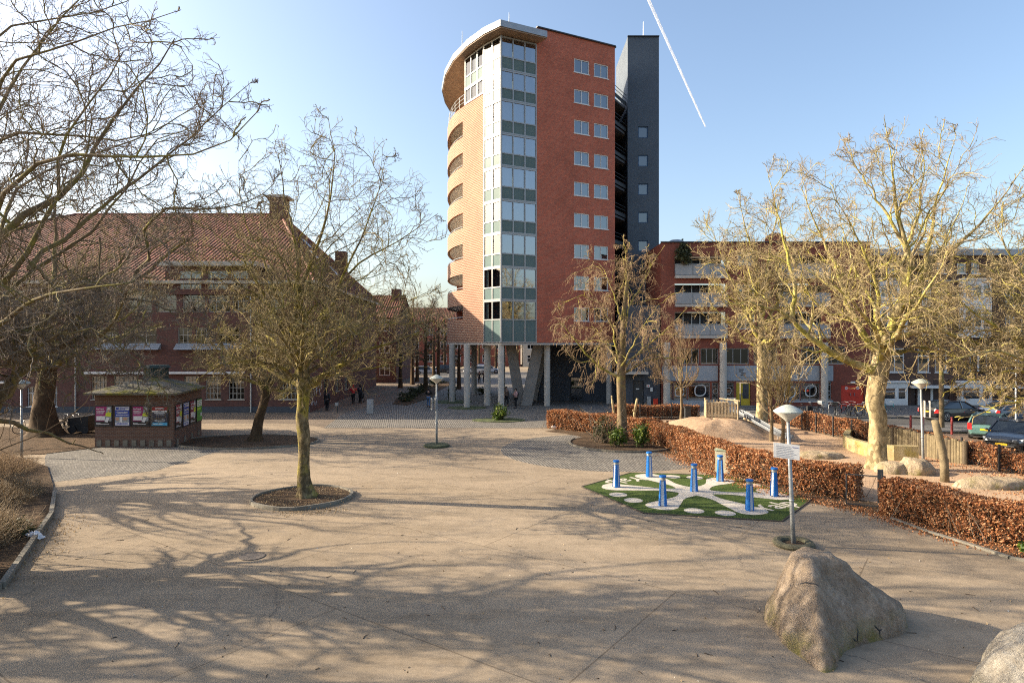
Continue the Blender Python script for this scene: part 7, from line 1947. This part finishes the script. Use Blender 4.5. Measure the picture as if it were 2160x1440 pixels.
# ------------------------------------------------------------------ bicycles
def bike(label, pos, rz, frame, group, lean=.06, tyre=None, extra=None):
    o = thing('bicycle', label, 'bicycle', pos, rz, group); o.rotation_euler = (lean, 0, rz)
    r = .34; xr, xf = -.53, .55
    mb = MB()
    bb, st, hd, hb = (-.08, 0, .3), (-.22, 0, .82), (.36, 0, .86), (.42, 0, .68)
    for a, b, w in ((bb, st, .018), (st, hb, .016), (bb, hb, .02), (hd, hb, .02), ((xr, 0, r), bb, .012), ((xr, 0, r), st, .011), (hb, (xf, 0, r), .014), (hd, (.33, 0, 1.02), .014)): mb.tube([a, b], w, 6)
    mb.build('frame', frame, o)
    for x in (xr, xf):
        w = MB(); n = 22
        for k in range(n):
            for j in range(5):
                def q(k, j): t, u = 2 * math.pi * k / n, 2 * math.pi * j / 5; rr = r - .015 + .022 * math.cos(u); return (x + rr * math.cos(t), .022 * math.sin(u), r + rr * math.sin(t))
                w.quad(q(k, j), q(k + 1, j), q(k + 1, j + 1), q(k, j + 1))
        wh = w.build('wheel', tyre or M['black'], o, True)
        w = MB()
        for k in range(12): t = 2 * math.pi * k / 12; w.tube([(x, 0, r), (x + (r - .03) * math.cos(t), 0, r + (r - .03) * math.sin(t))], .0035, 3, False)
        w.build('spokes', M['galv'], wh)
        w = MB()
        for k in range(8): t0, t1 = math.pi * (.05 + .9 * k / 8), math.pi * (.05 + .9 * (k + 1) / 8); w.quad((x + .375 * math.cos(t0), -.03, r + .375 * math.sin(t0)), (x + .375 * math.cos(t1), -.03, r + .375 * math.sin(t1)), (x + .375 * math.cos(t1), .03, r + .375 * math.sin(t1)), (x + .375 * math.cos(t0), .03, r + .375 * math.sin(t0)))
        w.build('mudguard', M['black'], o)
    mb = MB(); mb.tube([(.2, -.3, 1.02), (.34, -.12, 1.06), (.34, .12, 1.06), (.2, .3, 1.02)], .014, 6); mb.build('handlebar', M['steel'], o)
    mb = MB(); mb.ball((-.25, 0, .9), .1, 8, (1.3, .75, .35)); mb.build('saddle', M['black'], o, True)
    mb = MB(); mb.bar((xr - .1, -.06, .74), (-.25, -.06, .74), .015); mb.bar((xr - .1, .06, .74), (-.25, .06, .74), .015); mb.bar((xr - .1, -.06, .74), (xr - .1, .06, .74), .015); mb.build('carrier', M['dkmetal'], o)
    mb = MB(); n = 12; mb.cyl((bb[0], -.05, .3), (bb[0], -.03, .3), .09, n=n); mb.bar((bb[0], -.08, .3), (bb[0] + .15, -.08, .22), .02); mb.bar((bb[0], .08, .3), (bb[0] - .15, .08, .38), .02); mb.build('crank', M['galv'], o)
    if extra == 'crate': mb = MB(); mb.box(.45, .85, -.2, .2, .76, 1.02); mb.build('front_crate', M['black'], o)
    if extra == 'bag': mb = MB(); mb.box(-.75, -.3, -.22, -.08, .45, .8); mb.build('pannier', M['black'], o); mb = MB(); mb.box(.5, .75, -.24, .2, .9, 1.15); mb.build('front_basket', M['galv'], o)
    return o
FB = pbr('black bike frame', (.015, .015, .018), .4, .1, 3); FY = pbr('yellow bike frame', (.5, .3, .02), .4, .1, 3); FT = pbr('teal bike frame', (.01, .12, .16), .4, .1, 3); FG = pbr('grey bike frame', (.2, .2, .21), .4, .1, 3); FR = pbr('red bike frame', (.25, .03, .02), .4, .1, 3); WT = pbr('pale tyre', (.3, .3, .3), .7, .1, 3)
bl_ = [(1700, FB, None, None, 'black bicycle at the left end of the row, half behind the hedge'), (1716, FB, None, 'bag', 'black bicycle with pannier and pale front basket in front of the school window'), (1742, FG, WT, None, 'grey bicycle with a pale tyred wheel left of the red door'), (1762, FB, None, 'crate', 'black bicycle with a front crate at the left edge of the red door'), (1778, FR, None, None, 'dark red bicycle in front of the red door'), (1794, FB, None, None, 'black bicycle in front of the middle of the red door'), (1812, FY, None, 'crate', 'yellow bicycle in front of the red door'), (1830, FB, None, None, 'black bicycle just left of the pale plane trunk'), (1873, FT, WT, None, 'teal bicycle with pale tyres right of the pale plane trunk')]
for i, (px, f, t, e_, lab) in enumerate(bl_):
    Y = 48.9 + .25 * (i % 3); bike(lab, (xx(px, Y), Y, .1), R((-20, 15, -12, 70, 30, 60, -35, 160, -10)[i]), f, 'bicycles in front of the school', .05, t, e_)
for i, px in enumerate((1748, 1770, 1790, 1806, 1822)):
    mb = MB(); mb.tube([(0, 0, 0), (0, 0, .75), (.1, 0, .85), (.55, 0, .85), (.65, 0, .75), (.65, 0, 0)], .024, 8); tag(mb.build('bicycle_rack', M['galv'], None, True, (xx(px, 49.6), 49.6, .1)), 'galvanised hoop of the bicycle rack before the red door', 'bicycle rack', 'bicycle rack hoops before the red door')
for i, (px, py, f, rz, lab) in enumerate(((58, 912, FG, 62, 'grey bicycle left of the massive dark trunk'), (126, 908, FB, 80, 'black bicycle just right of the massive dark trunk'), (138, 910, FB, 100, 'black bicycle in the middle of the group by the dark trunk'), (150, 907, FG, 75, 'grey bicycle next to the covered cargo bike'))):
    bike(lab, gp(px, py, .03), R(rz), f, 'bicycles by the dark trunk', .1)
c = gp(176, 912, .03); o = thing('cargo_bike', 'dark covered cargo bicycle box beside the kiosk', 'cargo bike', c)
mb = MB(); mb.hexa([(-.55, -.4, .12), (.5, -.4, .12), (.5, .4, .12), (-.55, .4, .12), (-.7, -.45, .95), (.62, -.45, 1.12), (.62, .45, 1.12), (-.7, .45, .95)]); mb.build('covered_box', M['black'], o)
for x in (-.4, .4):
    mb = MB(); mb.cyl((x, -.5, .25), (x, -.44, .25), .25, n=16); mb.build('wheel', M['black'], o)
mb = MB(); mb.tube([(.4, -.2, 1.1), (.8, -.1, 1.2), (.8, .3, 1.2)], .02, 6); mb.build('handlebar', M['galv'], o)
# ------------------------------------------------------------------ people
SKIN = pbr('skin', (.4, .24, .17), .6, .08, 6)
HAIR = pbr('dark hair', (.02, .015, .012), .6, .2, 20)
def cloth(name, c): return pbr(name, c, .9, .12, 6, .3, 60)
def skinmesh(name, verts, edges, mat, parent, sub=1, root=0):
    me = bpy.data.meshes.new(name); me.from_pydata([v[:3] for v in verts], edges, []); me.materials.append(mat)
    o = bpy.data.objects.new(name, me); COL.objects.link(o); o.parent = parent
    o.modifiers.new('skin', 'SKIN').use_smooth_shade = True
    if not me.skin_vertices: return o
    for sv, v in zip(me.skin_vertices[0].data, verts): sv.radius = (v[3], v[4] if len(v) > 4 else v[3])
    me.skin_vertices[0].data[root].use_root = True
    s = o.modifiers.new('sub', 'SUBSURF'); s.levels = sub; s.render_levels = sub
    return o
def person(label, pos, rz, top, legs, hair=HAIR, h=1.72, stride=.12, arms='down', hood=None, coat=False, bag=False):
    "figure facing -y, feet at z 0"
    k = h / 1.72
    P = lambda x, y, z: (x * k, y * k, z * k)
    el = {'down': ((.25, .02, 1.14), (.27, -.05, .9)), 'phone': ((.24, -.02, 1.13), (.14, -.25, 1.22)), 'up': ((.27, -.02, 1.2), (.3, -.12, 1.42)), 'push': ((.24, -.08, 1.15), (.2, -.35, 1.02))}[arms]
    J = dict(pelvis=P(0, 0, .93), waist=P(0, 0, 1.06), chest=P(0, .0, 1.28), neck=P(0, .0, 1.46), head0=P(0, -.01, 1.54), head1=P(0, -.015, 1.62), head2=P(0, -.01, 1.69))
    V = []; E = []; ix = {}
    def add(n, p, r, par=None, r2=None):
        ix[n] = len(V); V.append((*p, r * k, (r2 or r) * k))
        if par: E.append((ix[par], ix[n]))
    add('pelvis', J['pelvis'], .15, None, .11); add('waist', J['waist'], .125, 'pelvis', .095); add('chest', J['chest'], .155, 'waist', .11); add('neck', J['neck'], .055, 'chest'); add('head0', J['head0'], .075, 'neck', .085); add('head1', J['head1'], .082, 'head0', .1); add('head2', J['head2'], .055, 'head1', .06)
    add('nose', P(0, -.115, 1.585), .012, 'head1')
    for s, n in ((-1, 'l'), (1, 'r')):
        st = stride * s
        add('hip' + n, P(.09 * s, 0, .88), .095, 'pelvis'); add('knee' + n, P(.1 * s, -st * .6 - .02, .48), .062, 'hip' + n); add('ankle' + n, P(.1 * s, -st + .02, .09), .04, 'knee' + n); add('toe' + n, P(.11 * s, -st - .16, .035), .035, 'ankle' + n)
        add('sh' + n, P(.18 * s, 0, 1.4), .062, 'chest'); e, w = el
        add('el' + n, P(e[0] * s, e[1], e[2]), .043, 'sh' + n); add('wr' + n, P(w[0] * s, w[1], w[2]), .028, 'el' + n)
        d = (Vector(w) - Vector(e)).normalized(); hp = Vector(w) + d * .07
        add('palm' + n, P(hp.x * s, hp.y, hp.z), .03, 'wr' + n, .018)
        for f in range(4):
            q = hp + d * (.08 - .008 * abs(f - 1)) + Vector((0, -.03 + .02 * f, 0)); add('f%d' % f + n, P(q.x * s, q.y - .01, q.z), .008, 'palm' + n)
        q = Vector(w) + d * .06 + Vector((-.03, -.04, 0)); add('th' + n, P(q.x * s, q.y, q.z), .009, 'wr' + n)
    o = thing('person', label, 'person', pos, rz, None)
    skinmesh('body', V, E, SKIN, o)
    # jacket
    sel = ['waist', 'chest', 'neck', 'shl', 'ell', 'wrl', 'shr', 'elr', 'wrr']
    def garment(nm, names, mat, grow, extra=(), root=0):
        v2 = []; m = {}
        for n in names: m[n] = len(v2); a = V[ix[n]]; v2.append((a[0], a[1], a[2], a[3] + grow, a[4] + grow))
        inv = {b: a for a, b in ix.items()}
        e2 = [(m[inv[a]], m[inv[b]]) for a, b in E if inv[a] in m and inv[b] in m]
        for p, r, par in extra: v2.append((*P(*p), r * k, r * .8 * k)); e2.append((m[par], len(v2) - 1))
        return skinmesh(nm, v2, e2, mat, o, 1, root)
    garment('jacket', sel, top, .022, [((0, 0, .93), .175, 'waist')] if not coat else [((0, 0, .85), .185, 'waist')], 1)
    if coat: pass
    garment('trousers', ['pelvis', 'hipl', 'kneel', 'anklel', 'hipr', 'kneer', 'ankler'], legs, .018)
    mb = MB()
    for n in ('l', 'r'):
        a, t = Vector(V[ix['ankle' + n]][:3]), Vector(V[ix['toe' + n]][:3]); mb.tube([a + Vector((0, .06, -.05)), a + Vector((0, 0, -.03)), t + Vector((0, -.03, .01))], [.042, .05, .04], 8)
    mb.build('shoes', M['black'], o, True)
    hh = J['head1']
    mb = MB(); mb.ball((hh[0], hh[1] + .03 * k, hh[2] + .035 * k), .11 * k, 12, (.92, 1.0, .95)); mb.ball((hh[0], hh[1] + .06 * k, hh[2] - .05 * k), .085 * k, 10, (1, .8, 1.2))
    mb.build('hood' if hood else 'hair', hood or hair, o, True)
    mb = MB()
    for s in (-1, 1): mb.ball((s * .03 * k, hh[1] - .088 * k, hh[2] - .01), .011 * k, 6)
    mb.ball((0, hh[1] - .092 * k, hh[2] - .075 * k), .014 * k, 6, (1.6, .5, .4)); mb.build('face', HAIR, o)
    return o
BLKC = cloth('black cloth', (.014, .014, .017)); REDCL = cloth('red cloth', (.5, .02, .025)); PINK = cloth('pale pink cloth', (.5, .3, .28)); JEAN = cloth('blue denim', (.07, .13, .24)); BRN = cloth('brown cloth', (.12, .08, .06)); NAVY = cloth('navy cloth', (.02, .022, .035))
def gy(px, Y, z=.01): return (xx(px, Y), Y, z)
person('person in black standing by the tagged wall of the old hall', gy(690, 53.5), R(160), BLKC, BLKC, stride=.02)
person('person in a red jacket walking away along the hall wall', gy(745, 59.5), R(185), REDCL, BLKC, hood=REDCL, arms='up', stride=.14)
person('person in a long dark coat pushing a stroller beside the red jacket', gy(760, 60.3), R(180), NAVY, BLKC, coat=True, arms='push', hood=BLKC)
person('person in a dark top and blue jeans walking up the cobbled street', gy(904, 56.5), R(180), BLKC, JEAN, arms='phone', stride=.16)
pk = person('person in a pale pink jacket and black trousers under the tower', gy(1088, 55.6), R(-60), PINK, BLKC, arms='phone', stride=.04)
c = Vector(pk.location)
o = thing('backpack', 'black backpack on the person in the pale pink jacket', 'backpack', (c.x + .16, c.y + .1, 1.22), R(-60))
mb = MB(); mb.ball((0, 0, 0), .2, 12, (.75, .5, 1.1)); mb.build('bag', M['black'], o, True)
mb = MB(); mb.tube([(-.09, .02, .16), (-.11, -.14, .2), (-.11, -.2, .0)], .018, 6); mb.tube([(.09, .02, .16), (.11, -.14, .2), (.11, -.2, .0)], .018, 6); mb.build('straps', M['black'], o)
person('person in brown half hidden behind the corner column', gy(1068, 57.4), R(40), BRN, BLKC, stride=.12)
person('person in a long black coat far down the street between the columns', gy(1011, 88), R(180), BLKC, BLKC, coat=True)
person('person in black farthest right of the pair down the street', gy(1021, 89.5), R(180), BLKC, BLKC)
o = thing('stroller', 'dark stroller pushed along the hall wall', 'stroller', gy(763, 60.9), R(180))
mb = MB(); mb.tube([(-.2, .35, 1.0), (-.2, -.3, .3), (-.2, -.35, .1)], .02, 6); mb.tube([(.2, .35, 1.0), (.2, -.3, .3), (.2, -.35, .1)], .02, 6); mb.tube([(-.2, .35, 1.0), (.2, .35, 1.0)], .02, 6); mb.build('frame', M['dkmetal'], o)
mb = MB(); mb.ball((0, -.1, .6), .3, 10, (.75, 1.1, .9)); mb.build('seat', M['black'], o, True)
for x in (-.22, .22):
    for y in (-.35, .2): mb = MB(); mb.cyl((x - .02, y, .1), (x + .02, y, .1), .1, n=12); mb.build('wheel', M['black'], o)

# ------------------------------------------------------------------ vapour trail, bird high in the sky
def trail_mat():
    t = NT('ice vapour'); t.b.inputs["Base Color"].default_value = (1, 1, 1, 1); t.b.inputs["Roughness"].default_value = 1
    t.b.inputs["Subsurface Weight"].default_value = 0
    n = t.noise(.05, 4, .6); tr = t.n("BsdfTransparent"); tl = t.n("BsdfTranslucent"); tl.inputs[0].default_value = (1, 1, 1, 1)
    a = t.n("MixShader"); a.inputs[0].default_value = .6; t.t.links.new(t.b.outputs[0], a.inputs[1]); t.t.links.new(tl.outputs[0], a.inputs[2])
    mx = t.n("MixShader"); lw = t.n("LayerWeight"); lw.inputs[0].default_value = .5; t.t.links.new(t.mathn('MULTIPLY', t.ramp(n, [(.3, (.45,) * 3), (.7, (.95,) * 3)]), t.mathn('POWER', t.mathn('SUBTRACT', 1.0, lw.outputs['Facing']), .8)), mx.inputs[0]); t.t.links.new(tr.outputs[0], mx.inputs[1]); t.t.links.new(a.outputs[0], mx.inputs[2]); t.t.links.new(mx.outputs[0], t.out.inputs[0])
    return t.m
Yt = 1500.0
p0, p1 = at(1350, -40, Yt), at(1488, 268, Yt)
dx = Vector((3.6, 0, 0))
mb = MB()
for s in (-1, 1):
    pts = [p0.lerp(p1, i / 12) + dx * s * (.68 - .4 * i / 12) for i in range(13)]
    mb.tube(pts, [1.7 - .8 * i / 12 for i in range(13)], 8)
tag(mb.build('vapour_trail', trail_mat(), None, True), 'thin white double vapour trail slanting across the blue sky', 'vapour trail')
